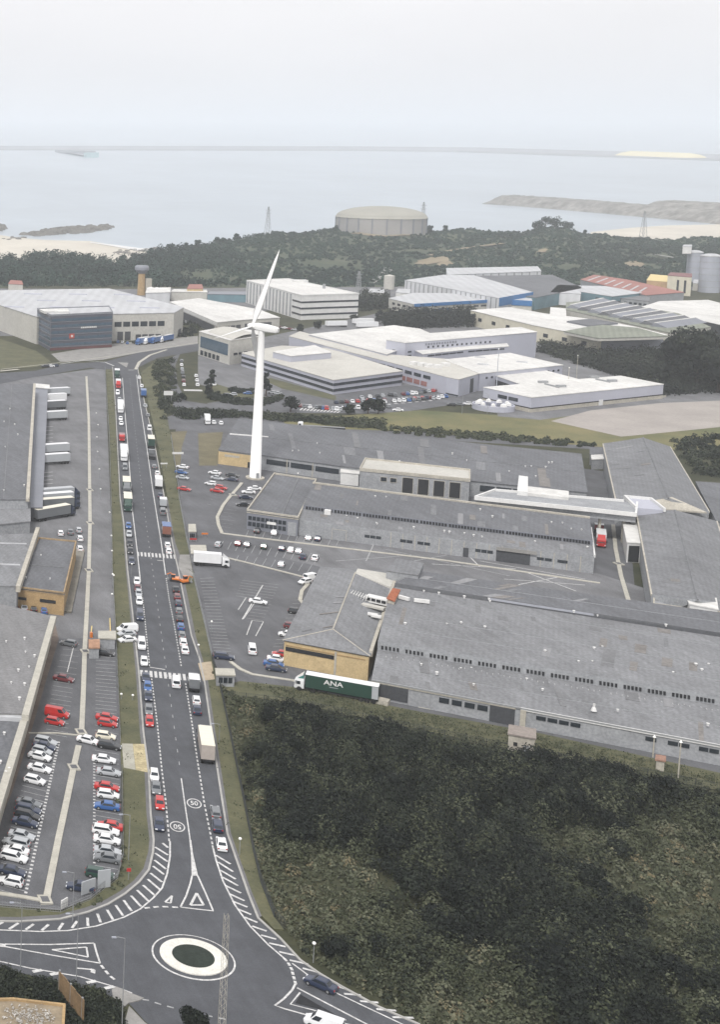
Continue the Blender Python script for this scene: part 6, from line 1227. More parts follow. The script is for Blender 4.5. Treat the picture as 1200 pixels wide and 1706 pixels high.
# ---------------------------------------------------------------- fences, lamps, masts, signs
def fence(pts, h, gap, label, kind='mesh', m=None, name='fence'):
    q = [P(*p, .1) for p in pts]; t = thing(name, label, 'fence', tuple(q[0])); off = t.location; acc = 0
    g = MB(); g.box(-.05, .05, -.05, .05, 0, h); pm = g.mesh('post', m or M_STEEL); cnt = 0
    for a, b in zip(q[:-1], q[1:]):
        L = (b - a).length; n = max(1, int(round(L / gap)))
        for k in range(n):
            u = a.lerp(b, k / n); v = a.lerp(b, (k + 1) / n)
            if cnt < 290: inst('post', pm, t, tuple(u - off)); cnt += 1
            g = MB()
            if kind == 'mesh':
                for zz in (.12, .5, .9, 1.3, h - .1): g.obox(u, v, .035, .1 + zz - .018, .1 + zz + .018)
                d = (v - u)
                for j in range(1, 8): w_ = u + d * j / 8; g.box(w_.x - .012, w_.x + .012, w_.y - .012, w_.y + .012, .15, .1 + h)
            else: g.obox(u, v, .14, .0, .1 + h * (.55 if kind == 'wall' else 1))
            if cnt < 290: g.obj('fence_panel' if kind == 'mesh' else 'wall_panel', m or M_STEEL, t)
M_DFENCE = mat('dark_fence', (.05, .055, .055), .8, .2, 1)
fence([(353, 1099), (366.5, 1145), (387, 1244), (404, 1327), (422, 1420), (434.6, 1471), (457, 1528), (475, 1550)], 1.7, 3, 'dark wire fence on a low wall between the verge and the scrub', 'mesh', M_DFENCE)
fence([(353.5, 1099), (367, 1145), (387.5, 1244), (404.5, 1327), (422.5, 1420), (435, 1471), (457.5, 1528)], .8, 6, 'low dark footing wall under the wire fence beside the scrub', 'wall', M_DFENCE, 'low_wall')
fence([(285, 730), (296, 805), (298, 829), (310, 896), (316, 922)], 1.6, 4, 'wire fence closing the upper right car park from the verge', 'mesh', M_STEEL)
fence([(322, 962), (329.5, 993), (340, 1037), (353, 1095)], 1.6, 4, 'wire fence between the verge and the empty bays', 'mesh', M_STEEL)
fence([(175, 616), (182, 730), (186, 867), (187, 953), (192, 1048)], 1.6, 6, 'wire fence along the upper left grass verge', 'mesh', M_STEEL); fence([(193, 1062), (197, 1150), (200.5, 1238)], 1.4, 4, 'wire fence beside the driveway of the left car park', 'mesh', M_STEEL)
fence([(203, 1285), (204, 1330), (205, 1428), (196, 1464), (151, 1499), (101, 1520), (0, 1511)], 1.4, 3, 'wire fence curving round the bottom left car park', 'mesh', M_STEEL)
fence([(380, 1162), (500, 1176), (640, 1207), (846, 1250)], 1.6, 4, 'dark wire fence along the top of the scrub', 'mesh', M_DFENCE); fence([(895, 1260), (1040, 1285), (1200, 1318), (1330, 1345)], 1.6, 4, 'dark wire fence right of the grey hut', 'mesh', M_DFENCE)
fence([(815, 668), (890, 686), (1110, 662)], 1.8, 6, 'low wall round the front right white roofed hall', 'wall', M_CONC, 'boundary_wall')
def lamp(x, y, h, label, style='globe', group='street lamps'):
    p = P(x, y, .1); t = thing('street_lamp', label, 'street lamp', tuple(p), 0, group)
    g = MB(); g.tube([(0, 0, 0), (0, 0, h)], [.07, .045], 6); g.obj('pole', M_STEEL, t, world=False)
    g = MB()
    if style == 'globe': g.lathe([(.01, -.3), (.3, -.22), (.42, .05), (.3, .3), (.01, .38)], (0, 0, h), 12) if 0 else g.lathe([(.01, -.2), (.2, -.15), (.28, .03), (.2, .2), (.01, .26)], (0, 0, h), 12); g.obj('lamp_globe', M_LAMPG, t, world=False, smooth=True)
    else:
        g.tube([(0, 0, h - .05), (-.9, 0, h + .15), (-1.3, 0, h + .12)], .05, 5); g.obj('arm', M_STEEL, t, world=False); g = MB(); g.box(-1.8, -1.2, -.13, .13, h + .04, h + .18); g.obj('lamp_head', M_SILO, t, world=False)
for i, (x, y) in enumerate(((186, 1012), (187, 978), (189, 980), (186, 938), (185, 912), (182, 872), (167, 832), (165, 798), (162, 768), (161, 743), (163, 722), (160, 702))):
    lamp(x, y, 3.6, f'white globe lamp, {ORD[i]} from the gatehouse along the left yard fence', group='globe lamps of the left yard')
for x, y, h, st, lab in ((399, 1425, 3.0, 'globe', 'globe lamp on the right verge near the roundabout'), (522, 1603, 3.0, 'globe', 'globe lamp standing in the scrub edge beside the roundabout exit'), (365, 1238, 4, 'arm', 'lamp on the verge beside the beige box lorry'), (202, 1165, 1.2, 'globe', 'low white bollard lamp on the left verge, left one'), (221, 1167, 1.2, 'globe', 'low white bollard lamp on the left verge, right one'),
                         (214, 1433, 8, 'arm', 'tall grey lamp post on the left verge by the car park end'), (121, 1535, 8, 'arm', 'lamp post by the bottom left car park corner'), (34, 1612, 10, 'arm', 'dark lamp post at the left edge below the splitter triangle'), (127, 1632, 10, 'arm', 'dark lamp post beside the back of the billboard'), (203, 1712, 13, 'arm', 'dark lamp post in front of the pale kerb at the bottom'),
                         (495, 822, 7, 'globe', 'lamp between the far warehouse and the annexe'), (330, 1095, 3, 'globe', 'globe lamp near the dusty driveway'), (352, 1055, 3, 'globe', 'globe lamp among the upper empty bays'), (219, 960, 3.5, 'globe', 'red and white sign lamp on the left verge'), (770, 690, 9, 'arm', 'left of the two thin lamp posts on the dry grass'), (812, 690, 9, 'arm', 'right of the two thin lamp posts on the dry grass'),
                         (826, 668, 24, 'mast', 'very tall thin mast in front of the white roofed halls'), (1130, 1297, 7, 'mast', 'pale post in the grass at the right edge'), (1088, 1262, 4, 'mast', 'short pale post beside the tiny box'), (946, 655, 12, 'mast', 'thin mast left of the dark hedge'), (960, 640, 14, 'mast', 'pole behind the front right hall')):
    if st == 'mast':
        p = P(x, y); t = thing('mast', lab, 'mast', tuple(p)); g = MB(); g.tube([(0, 0, 0), (0, 0, h)], [.22 if h > 20 else .14, .1], 8); g.obj('pole', M_SILO if h > 20 else M_CONC, t, world=False); g = MB(); g.lathe([(.02, h), (.3, h + .2), (.02, h + .7)], n=8); g.obj('mast_cap', M_LAMPG, t, world=False)
    else: lamp(x, y, h, lab, st)
def sign(x, y, w_, h, z0, label, m, rz=0, name='signboard'):
    p = P(x, y, .1); t = thing(name, label, 'sign', tuple(p), rz); g = MB(); g.box(-w_ / 2, w_ / 2, -.08, .08, z0, z0 + h); g.obj('board', m, t, world=False)
    for s in (-1, 1): g = MB(); g.box(s * w_ * .35 - .06, s * w_ * .35 + .06, .09, .2, 0, z0 + h); g.obj('post', M_STEEL, t, world=False)
sign(280, 670, 4.2, 2.0, 3.2, 'white blank board on two posts right of the main road', M_WHITE); sign(296, 768, 4.2, .8, 2.6, 'long low white sign bar at the corner of the upper right car park', M_WHITE); sign(273, 780, 2.6, .5, 1.5, 'small white sign on the right verge', M_WHITE)
sign(147, 1489, 2.9, 2.2, .2, 'glossy grey panel left of its twin at the end of the verge row', CARM['silver'], .5, 'panel_screen'); sign(173, 1480, 2.2, 3.0, .2, 'taller glossy grey panel right of its twin at the end of the verge row', CARM['silver'], .2, 'panel_screen'); sign(107, 1513, 1.6, 1.4, .2, 'small white panel at the corner of the cream kerb', M_WHITE, .7, 'panel_screen')
p = P(190, 1468, .1); t = thing('warning_sign', 'small red sign on the curve of the left verge', 'sign', (P(214, 1467).x, P(214, 1467).y, .1)); g = MB(); g.tube([(0, 0, 0), (0, 0, 1.6)], .05, 5); g.obj('post', M_STEEL, t, world=False); g = MB(); g.box(-.35, .35, -.04, .04, 1.5, 2.1); g.obj('sign_face', CARM['red'], t, world=False)
for lab, x, y, c in (('red and white roadworks barrier near the gate kiosk', 322, 902, 'red'), ('orange roadworks barrier on the kerb near the kiosk', 341, 893, 'orange')):
    p = P(x, y, .1); t = thing('roadworks_barrier', lab, 'barrier', tuple(p)); g = MB(); g.box(-1, 1, -.08, .08, .5, 1.0); g.obj('barrier_board', CARM[c], t, world=False); 
    for s in (-.8, .8): g = MB(); g.box(s - .05, s + .05, -.3, .3, 0, .5); g.obj('foot', M_STEEL, t, world=False)
for lab, x0, y0, x1, y1 in (('yellow striped gate barrier arm by the gatehouse', 184, 1053, 183, 1030), ('short yellow barrier post by the kerb strip', 152, 1055, 153, 1043)):
    a, b = P(x0, y0, 1), P(x1, y1, 1); t = thing('barrier_arm', lab, 'barrier', (a.x, a.y, 0)); g = MB(); g.tube([a, b], .14, 6); g.obj('arm', mat('barrier_yellow', (.62, .48, .2), .7), t); g = MB(); g.box(a.x - .3, a.x + .3, a.y - .3, a.y + .3, 0, 1.3); g.obj('housing', CARM['orange'], t)
p = P(366, 1790); t = thing('lattice_mast', 'slender see-through lattice mast rising in front of the roundabout island', 'mast', (p.x, p.y, 0)); g = MB(); hh_ = 22.0; w0 = .42
for sx in (-1, 1):
    for sy in (-1, 1): g.tube([(sx * w0, sy * w0, 0), (sx * w0 * .6, sy * w0 * .6, hh_)], .022, 4)
g.obj('mast_leg', M_CONC, t, world=False); g = MB()
for k in range(34):
    z0, z1 = hh_ * k / 34, hh_ * (k + 1) / 34; a_ = w0 * (1 - .4 * k / 34)
    for s in (-1, 1): f_ = 1 if k % 2 else -1; g.tube([(-a_ * f_, s * a_, z0), (a_ * f_, s * a_, z1)], .013, 3); g.tube([(s * a_, -a_ * f_, z0), (s * a_, a_ * f_, z1)], .013, 3)
g.obj('bracing', M_CONC, t, world=False)
# round planter with pale rocks by the mast, oval island bed
p = P(822, 682); t = thing('round_basin', 'round grey basin wall with white boulders on its rim below the tall mast', 'basin', (p.x, p.y, 0)); g = MB(); g.lathe([(8.5, 0), (8.5, 2.4), (7.9, 2.4), (7.9, .3), (.1, .3)], n=28); g.obj('basin_wall', M_LWALL, t, world=False)
rr = random.Random(3)
for k in range(9):
    an_ = k / 9 * 6.283; g = MB(); r_ = rr.uniform(1.0, 1.7); g.lathe([(.05, 0), (r_, .3), (r_ * .8, 1.3), (.05, 1.8)], (6.2 * math.cos(an_), 6.2 * math.sin(an_), 2.0), 6); g.obj('boulder', M_WHITE, t, world=False)
# ---------------------------------------------------------------- vegetation (leaf-sized faces in numpy meshes)
def leaf_mesh(name, cen, size, tint, m, nrm=None, flat=.0):
    n = len(cen); u = RNG.normal(size=(n, 3))
    if nrm is not None:      # leaves lie roughly along the outside of their bush
        nn = nrm / np.linalg.norm(nrm, axis=1)[:, None] + RNG.normal(size=(n, 3)) * .38; nn /= np.linalg.norm(nn, axis=1)[:, None]; u -= (u * nn).sum(1)[:, None] * nn
    u /= np.linalg.norm(u, axis=1)[:, None]
    v = np.cross(nn, u) if nrm is not None else RNG.normal(size=(n, 3)); v -= (v * u).sum(1)[:, None] * u; v /= np.linalg.norm(v, axis=1)[:, None]
    s = size[:, None] * .5; a = RNG.uniform(.5, 1, (n, 1))
    q = np.stack([cen - u * s - v * s * a, cen + u * s - v * s * a * .6, cen + u * s * .7 + v * s * a, cen - u * s * .8 + v * s * a * .8], 1).reshape(-1, 3)
    me = bpy.data.meshes.new(name); me.vertices.add(4 * n); me.vertices.foreach_set('co', q.astype(np.float32).ravel())
    me.loops.add(4 * n); me.loops.foreach_set('vertex_index', np.arange(4 * n, dtype=np.int32)); me.polygons.add(n); me.polygons.foreach_set('loop_start', np.arange(0, 4 * n, 4, dtype=np.int32))
    me.update(calc_edges=True); at = me.attributes.new('kind_tint', 'FLOAT', 'FACE'); at.data.foreach_set('value', np.clip(tint, 0, 1).astype(np.float32)); me.materials.append(m); return me
def vnoise(x, y, s, seed):
    x = x / s + seed * 17.3; y = y / s + seed * 9.1; xi = np.floor(x).astype(int); yi = np.floor(y).astype(int); fx = x - xi; fy = y - yi; fx = fx * fx * (3 - 2 * fx); fy = fy * fy * (3 - 2 * fy)
    h = lambda a, b: (np.sin(a * 127.1 + b * 311.7 + seed * 74.7) * 43758.5453) % 1.0
    return (h(xi, yi) * (1 - fx) + h(xi + 1, yi) * fx) * (1 - fy) + (h(xi, yi + 1) * (1 - fx) + h(xi + 1, yi + 1) * fx) * fy
def fbm(x, y, s, seed): return (vnoise(x, y, s, seed) * .5 + vnoise(x, y, s / 2.1, seed + 1) * .3 + vnoise(x, y, s / 4.3, seed + 2) * .2)
def inpoly(x, y, q):
    c = np.zeros(len(x), bool); j = len(q) - 1
    for i in range(len(q)):
        k = ((q[i].y > y) != (q[j].y > y)) & (x < (q[j].x - q[i].x) * (y - q[i].y) / (q[j].y - q[i].y + 1e-9) + q[i].x); c ^= k; j = i
    return c
def topx(x, y):        # ground point -> picture px (for reading colour zones off the photograph)
    v = H * FP / (y + H * TP); return x * v / H - 480, v / CP + 235
# colour zones read off the photograph: dark thickets and pale grassy openings (px centre, radii, weight)
ZONE = [(560, 1300, 130, 70, -.5), (700, 1330, 150, 110, -.5), (620, 1400, 90, 60, -.3), (800, 1470, 110, 130, -.45), (1000, 1330, 110, 60, -.45), (900, 1560, 130, 110, -.4), (480, 1190, 50, 60, -.45), (600, 1220, 40, 35, -.35), (1000, 1650, 100, 60, -.35), (470, 1300, 50, 60, -.2),
        (590, 1430, 110, 45, .35), (640, 1560, 120, 70, .25), (540, 1490, 60, 90, .28), (1130, 1480, 80, 130, .38), (860, 1250, 120, 25, .35), (700, 1210, 90, 22, .3), (440, 1400, 22, 110, .45), (470, 1540, 30, 50, .4), (740, 1325, 18, 15, .6), (940, 1410, 50, 30, .45), (820, 1640, 60, 60, .3), (1100, 1650, 90, 60, .2), (760, 1690, 120, 30, .25), (430, 1220, 50, 30, .3), (1100, 1310, 110, 16, .4), (590, 1650, 60, 30, .15)]
def zone(x, y):
    px, py = topx(x, y); w_ = np.zeros(len(x))
    for cx, cy, rx, ry, k in ZONE: w_ += k * np.exp(-(((px - cx) / rx) ** 2 + ((py - cy) / ry) ** 2))
    return w_
def bushes(poly, n, seed, rmin=.7, rmax=2.4):
    q = poly; xs_ = [p.x for p in q]; ys_ = [p.y for p in q]; x = RNG.uniform(min(xs_), max(xs_), n * 4); y = RNG.uniform(min(ys_), max(ys_), n * 4)
    k = inpoly(x, y, q); x, y = x[k][:n], y[k][:n]; return x, y
SCR = [(371, 1148), (400, 1164), (480, 1178), (640, 1210), (900, 1264), (1040, 1290), (1200, 1324), (1330, 1352), (1330, 1790), (800, 1800), (710, 1712), (655, 1680), (585, 1642), (505, 1590), (480, 1552), (460, 1526), (438, 1468), (426, 1420), (408, 1327), (391, 1244)]
SQ = XY(SCR)
x, y = bushes(SQ, 1750, 1)
z_ = zone(x, y) + (fbm(x, y, 20, 3) - .5) * 1.5; dark = np.clip(.5 - z_ * 1.1, 0, 1)
ed_ = np.full(len(x), 99.0)
for i in range(len(SQ)):
    a, b = SQ[i - 1], SQ[i]; L2_ = (b.x - a.x) ** 2 + (b.y - a.y) ** 2; t_ = np.clip(((x - a.x) * (b.x - a.x) + (y - a.y) * (b.y - a.y)) / L2_, 0, 1); ed_ = np.minimum(ed_, np.hypot(x - a.x - t_ * (b.x - a.x), y - a.y - t_ * (b.y - a.y)))
rad = (.6 + 2.9 * dark * RNG.uniform(.25, 1, len(x)) ** 1.2 + RNG.uniform(0, .7, len(x))); hgt = rad * RNG.uniform(.7, 1.6, len(x)) * (.6 + .75 * dark)
rad = np.minimum(rad, .35 + ed_ * .5); hgt = np.minimum(hgt, .3 + ed_ * .32)      # plants stay low near the fences
px, py = topx(x, y); cnt = (np.clip(rad ** 2 * 66, 40, 700)).astype(int)
idx = np.repeat(np.arange(len(x)), cnt); n = len(idx)
u = RNG.normal(size=(n, 3)); u /= np.linalg.norm(u, axis=1)[:, None]; u[:, 2] = np.abs(u[:, 2]); rr_ = RNG.uniform(.72, 1.08, n)
lump = 1 + .22 * np.sin(u[:, 0] * 5 + idx) * np.sin(u[:, 1] * 5 + idx * 1.7)
cen = np.stack([x[idx] + u[:, 0] * rad[idx] * rr_ * lump, y[idx] + u[:, 1] * rad[idx] * rr_ * lump, .1 + u[:, 2] * hgt[idx] * rr_ * lump * 1.25], 1)
tb = .62 - .38 * dark + RNG.normal(0, .16, len(x)) + .30 * np.clip(z_, -.2, .7); tb = np.where(RNG.random(len(x)) < .03, tb + .3, tb)
tint = tb[idx] + RNG.normal(0, .085, n)
me = leaf_mesh('scrub_foliage', cen, RNG.uniform(.18, .46, n), tint, M_LEAF, u)
o = link(bpy.data.objects.new('scrub', me)); tag(o, 'dense dark scrub and olive brambles filling the plot right of the roundabout', 'scrub', kind='stuff')
print('scrub leaves', n)
# taller near-black thickets standing out of it
x, y = bushes(SQ, 1500, 8); z3 = zone(x, y) + (fbm(x, y, 16, 12) - .5) * 1.3; k = z3 < -.14; x, y, z3 = x[k][:340], y[k][:340], z3[k][:340]
ed2_ = np.full(len(x), 99.0)
for i in range(len(SQ)):
    a, b = SQ[i - 1], SQ[i]; L2_ = (b.x - a.x) ** 2 + (b.y - a.y) ** 2; t_ = np.clip(((x - a.x) * (b.x - a.x) + (y - a.y) * (b.y - a.y)) / L2_, 0, 1); ed2_ = np.minimum(ed2_, np.hypot(x - a.x - t_ * (b.x - a.x), y - a.y - t_ * (b.y - a.y)))
k = ed2_ > 4; x, y, z3, ed2_ = x[k], y[k], z3[k], ed2_[k]; rad = np.minimum(RNG.uniform(1.3, 3.9, len(x)), ed2_ * .5); hb_ = rad * RNG.uniform(.5, 1.1, len(x)) + .8
nsub = 9; ii = np.repeat(np.arange(len(x)), nsub); a_ = RNG.uniform(0, 6.283, len(ii)); f_ = RNG.uniform(.2, .75, len(ii)); sx_ = x[ii] + np.cos(a_) * f_ * rad[ii]; sy_ = y[ii] + np.sin(a_) * f_ * rad[ii]; sr_ = rad[ii] * RNG.uniform(.3, .5, len(ii)); sz_ = hb_[ii] * (1.1 - f_ * .6); tt_ = RNG.normal(0, .05, len(x))[ii] + RNG.normal(0, .04, len(ii))
per = 75; jj = np.repeat(np.arange(len(ii)), per); n = len(jj); u = RNG.normal(size=(n, 3)); u /= np.linalg.norm(u, axis=1)[:, None]; u[:, 2] = np.abs(u[:, 2]) * 1.1 - .1; f = RNG.uniform(.75, 1.12, n)
cen = np.stack([sx_[jj] + u[:, 0] * sr_[jj] * f, sy_[jj] + u[:, 1] * sr_[jj] * f, sz_[jj] + u[:, 2] * sr_[jj] * f * 1.1], 1)
o = link(bpy.data.objects.new('thicket', leaf_mesh('thicket', cen, RNG.uniform(.2, .48, n), .07 + tt_[jj] + RNG.normal(0, .07, n), M_LEAF, u))); tag(o, 'near black taller thickets rising out of the scrub', 'thicket', kind='stuff'); print('thicket', n)
# coarse grass between the bushes
x, y = bushes(SQ, 60000, 2); z2 = zone(x, y) + (fbm(x, y, 22, 3) - .5) * .9; k = RNG.random(len(x)) < np.clip(.35 + z2 * 1.5, .08, 1); x, y, z2 = x[k], y[k], z2[k]
cen = np.stack([x, y, RNG.uniform(.1, .55, len(x))], 1); me = leaf_mesh('rough_grass', cen, RNG.uniform(.25, .7, len(x)), .55 + .35 * z2 + RNG.normal(0, .12, len(x)), M_LEAF)
o = link(bpy.data.objects.new('rough_grass', me)); tag(o, 'rough olive and straw coloured grass between the scrub bushes', 'grass', kind='stuff')
# trees one can tell apart
def tree(x, y, h, r, label, group=None, tint=.18, nl=900, m=None, leaf=.45, base=None, trunk_h=.35, sq=1.0, sd=1):
    p = base or P(x, y, .1); t = thing('tree', label, 'tree', tuple(p), 0, group); q = random.Random(sd * 31 + int(x)); rg = np.random.default_rng(sd * 7 + int(x))
    g = MB(); g.tube([(0, 0, 0), (.1, .05, h * trunk_h), (0, 0, h * .75)], [h * .035 + .05, h * .025 + .04, .03], 6)
    for k in range(5):
        a = q.uniform(0, 6.28); z0 = h * q.uniform(.3, .55); g.tube([(0, 0, z0), (math.cos(a) * r * .6, math.sin(a) * r * .6, z0 + h * .25)], [h * .016 + .02, .02], 4)
    g.obj('trunk', M_BARK, t, world=False)
    nc = 13; cc = []
    for k in range(nc):
        a = q.uniform(0, 6.28); rr2 = r * q.uniform(.1, .68); zz = h * q.uniform(trunk_h + .12, .86); sh = 1 - .5 * max(0, (zz / h - .6) / .4); cc.append((math.cos(a) * rr2 * sh, math.sin(a) * rr2 * sh, zz, r * q.uniform(.32, .52), q.gauss(0, .07)))
    cc = np.array(cc); i = rg.integers(0, nc, nl); u = rg.normal(size=(nl, 3)); u /= np.linalg.norm(u, axis=1)[:, None]; f = rg.uniform(.55, 1.1, nl)[:, None]
    c = cc[i, :3] + u * cc[i, 3][:, None] * f * np.array([1, 1, .8 * sq]); me = leaf_mesh('crown', c, rg.uniform(.6, 1.2, nl) * leaf, tint + cc[i, 4] + rg.normal(0, .08, nl), m or M_LEAF, u)
    link(bpy.data.objects.new('crown', me), t); return t
TS = [(478, 1212, 6, 3.4, 'tallest dark tree in the upper left corner of the scrub'), (447, 1206, 3.6, 2.4, 'smaller dark tree left of the tallest one in the upper scrub'), (600, 1232, 4.2, 2.6, 'round dark tree below the green lorry at the top of the scrub'), (640, 1228, 3, 2.0, 'small dark tree right of the round one near the top of the scrub'),
      (500, 1270, 4.8, 3.0, 'dark tree just below the tallest tree of the scrub'), (560, 1330, 4.5, 3.2, 'broad dark tree in the left middle of the thicket'), (700, 1300, 5, 3.4, 'broad dark tree at the upper centre of the thicket'), (780, 1360, 5, 3.4, 'dark tree at the centre of the scrub plot'), (950, 1310, 4.8, 3.4, 'dark tree right of the centre near the top fence'),
      (1020, 1325, 4.4, 3.0, 'dark tree below the fence towards the right edge'), (870, 1440, 4.6, 3.2, 'dark tree right of the scrub centre'), (760, 1520, 5, 3.4, 'dark tree in the lower middle of the thicket'), (900, 1560, 5, 3.3, 'dark tree in the lower right thicket'), (1000, 1620, 4.5, 3.2, 'dark tree near the bottom right corner'),
      (640, 1420, 3.4, 2.6, 'grey green tree beside the grassy opening of the scrub'), (500, 1390, 3.4, 2.4, 'dark tree close to the wire fence in the left scrub'), (560, 1600, 3.2, 2.2, 'dark bush tree behind the roundabout exit lamp'), (322, 1722, 4.2, 2.4, 'dark shrub tree at the bottom edge below the roundabout')]
for i, (x, y, h, r, lab) in enumerate(TS): tree(x, y, h, r, lab, 'trees in the scrub', .06 if i != 14 else .34, 3000, None, .32, sd=i)
# bottom-left scrub
BQ = XY([(-60, 1606), (0, 1618), (88, 1640), (150, 1657), (200, 1672), (205, 1700), (190, 1770), (110, 1770), (112, 1680), (30, 1660), (-60, 1662)])
x, y = bushes(BQ, 420, 5); rad = RNG.uniform(.5, 1.5, len(x)); idx = np.repeat(np.arange(len(x)), 95); n = len(idx); u = RNG.normal(size=(n, 3)); u /= np.linalg.norm(u, axis=1)[:, None]; u[:, 2] = np.abs(u[:, 2]); f = RNG.uniform(.6, 1.1, n)
cen = np.stack([x[idx] + u[:, 0] * rad[idx] * f, y[idx] + u[:, 1] * rad[idx] * f, .1 + u[:, 2] * rad[idx] * f * 1.1], 1)
o = link(bpy.data.objects.new('scrub', leaf_mesh('scrub_foliage', cen, RNG.uniform(.16, .4, n), .25 + (fbm(x, y, 8, 4) - .5)[idx] * .7 + RNG.normal(0, .08, n), M_LEAF, u))); tag(o, 'dark scrub between the road and the tan roof in the bottom left corner', 'scrub', kind='stuff')
# hedge belts and weeds in the middle distance
def belt(poly_px, n, r0, r1, label, tint=.2, leaf=.5, m=None, name='shrub_belt', per=60, hk=1.1):
    q = XY(poly_px); x, y = bushes(q, n, 6); rad = RNG.uniform(r0, r1, len(x)); idx = np.repeat(np.arange(len(x)), per); n2 = len(idx); u = RNG.normal(size=(n2, 3)); u /= np.linalg.norm(u, axis=1)[:, None]; u[:, 2] = np.abs(u[:, 2]); f = RNG.uniform(.6, 1.1, n2)
    cen = np.stack([x[idx] + u[:, 0] * rad[idx] * f, y[idx] + u[:, 1] * rad[idx] * f, .1 + u[:, 2] * rad[idx] * f * hk], 1)
    o = link(bpy.data.objects.new(name, leaf_mesh(name, cen, RNG.uniform(.6, 1.3, n2) * leaf, tint + (fbm(x, y, 25, 4) - .5)[idx] * .5 + RNG.normal(0, .08, n2), m or M_LEAF, u))); tag(o, label, 'shrubs', kind='stuff')
belt([(300, 684), (470, 694), (640, 704), (640, 716), (470, 703), (400, 695), (300, 700)], 330, .9, 2.4, 'dark shrub belt behind the far warehouse', .32, .8)
belt([(640, 712), (830, 724), (1000, 742), (1005, 748), (830, 736), (640, 722)], 170, .7, 1.7, 'low sparse shrubs along the grass behind the far warehouse', .40, .7)
belt([(1120, 735), (1300, 725), (1300, 800), (1165, 792)], 260, 1, 2.6, 'dark shrubs behind the gable hall at the right edge', .22, .8)
belt([(1085, 660), (1200, 655), (1260, 640), (1200, 600), (1000, 580), (900, 572), (900, 590), (1000, 618), (1060, 640)], 850, 1.5, 4.2, 'dark hedge and tree belt behind the front right hall', .16, .9, hk=1.5)
belt([(255, 606), (290, 598), (292, 650), (300, 690), (272, 700), (258, 650)], 260, .9, 2.2, 'brown green shrub bank right of the main road', .36, .7)
belt([(645, 528), (790, 524), (785, 545), (700, 548), (640, 545)], 330, 2.5, 4.5, 'dense tree belt behind the broad white roof', .14, 1.0, hk=1.9)
belt([(345, 652), (400, 668), (440, 668), (470, 660), (470, 666), (440, 676), (390, 676), (345, 664)], 160, .8, 1.8, 'clipped hedge round the oval island', .22, .7)
belt([(380, 648), (432, 652), (430, 658), (384, 655)], 50, .8, 1.6, 'small dark shrubs inside the oval island', .2, .6)
belt([(195, 577), (300, 563), (330, 560), (330, 540), (295, 535), (300, 556)], 140, 1, 2.5, 'shrubs between the white warehouse and the road', .22, .8)
belt([(600, 520), (645, 515), (650, 495), (610, 490), (590, 500)], 150, 2, 4, 'dark trees around the pylon foot behind the white block', .14, 1, hk=1.7)
belt([(196, 1330), (200, 1470), (150, 1505), (60, 1518), (60, 1524), (150, 1512), (208, 1480), (206, 1400), (203, 1330)], 130, .25, .7, 'low weeds along the bottom left verge fence', .6, .3, per=40)
belt([(356, 1120), (372, 1152), (392, 1250), (409, 1335), (428, 1425), (440, 1475), (463, 1530), (500, 1580), (512, 1578), (470, 1520), (448, 1460), (434, 1400), (414, 1310), (398, 1230), (380, 1150)], 420, .3, .9, 'yellow green weeds along the wire fence', .78, .3, per=40)
belt([(380, 1158), (640, 1203), (900, 1260), (1200, 1320), (1200, 1312), (900, 1252), (640, 1196), (380, 1152)], 260, .3, .8, 'weeds along the fence at the top of the scrub', .62, .3, per=40)
# weeds on the grass strips
for px_, n_, lab in ((lv, 900, 'sparse weeds on the left verge'), (rv, 900, 'sparse weeds on the right verge'), ([(400, 1140), (500, 1148), (700, 1190), (900, 1226), (1200, 1292), (1200, 1316), (900, 1256), (640, 1200), (480, 1168)], 1500, 'sparse weeds on the grass strip before the long warehouse')):
    x, y = bushes(XY(px_), n_, 7); idx = np.repeat(np.arange(len(x)), 9); n2 = len(idx); cen = np.stack([x[idx] + RNG.normal(0, .5, n2), y[idx] + RNG.normal(0, .5, n2), RNG.uniform(.2, .42, n2)], 1)
    o = link(bpy.data.objects.new('weeds', leaf_mesh('weeds', cen, RNG.uniform(.12, .34, n2), .6 + (fbm(x, y, 6, 9) - .5)[idx] * .6 + RNG.normal(0, .1, n2), M_LEAF))); tag(o, lab, 'weeds', kind='stuff')
# big tree group at the right and small named trees
for i, (x, y, h, r, lab) in enumerate([(1160, 645, 31, 15, 'great dark spreading tree at the right edge'), (1128, 630, 21, 9, 'dark tree leaning left of the great spreading tree'), (1197, 654, 25, 11, 'dark tree right of the great spreading tree, cut by the edge'), (1100, 640, 12, 6, 'smaller dark tree where the hedge meets the great tree')]):
    tree(x, y, h, r, lab, 'dark trees at the right edge', .14, 9000, None, 1.3, trunk_h=.2, sd=i + 50)
for i, (x, y, h, r, lab) in enumerate([(484, 686, 7, 4, 'small tree left of the striped bays'), (613, 689, 7, 3.4, 'left of the two small trees by the crowded car park'), (630, 690, 7, 3.6, 'right of the two small trees by the crowded car park'), (580, 690, 5, 3, 'low tree in front of the angled row'), (352, 652, 12, 2.0, 'slim dark cypress before the glass front building'), (346, 656, 8, 2.0, 'shorter cypress beside the slim one'), (443, 660, 12, 2.6, 'dark conifer just right of the turbine tower'), (302, 668, 4, 2.4, 'round bush beside the white blank board'),
                                     (632, 540, 11, 3.6, 'dark pine before the cream low building'), (786, 545, 9, 3.5, 'dark tree at the corner of the cream warehouse'), (500, 553, 5, 3, 'small tree before the white block, left'), (530, 548, 5, 3, 'small tree before the white block, middle'), (590, 538, 6, 3.4, 'tree at the right corner of the white block'), (835, 538, 7, 3.4, 'tree against the cream warehouse wall')]):
    tree(x, y, h, r, lab, 'small trees on the estate', .13, 700, None, .85, trunk_h=.15, sd=i + 80)
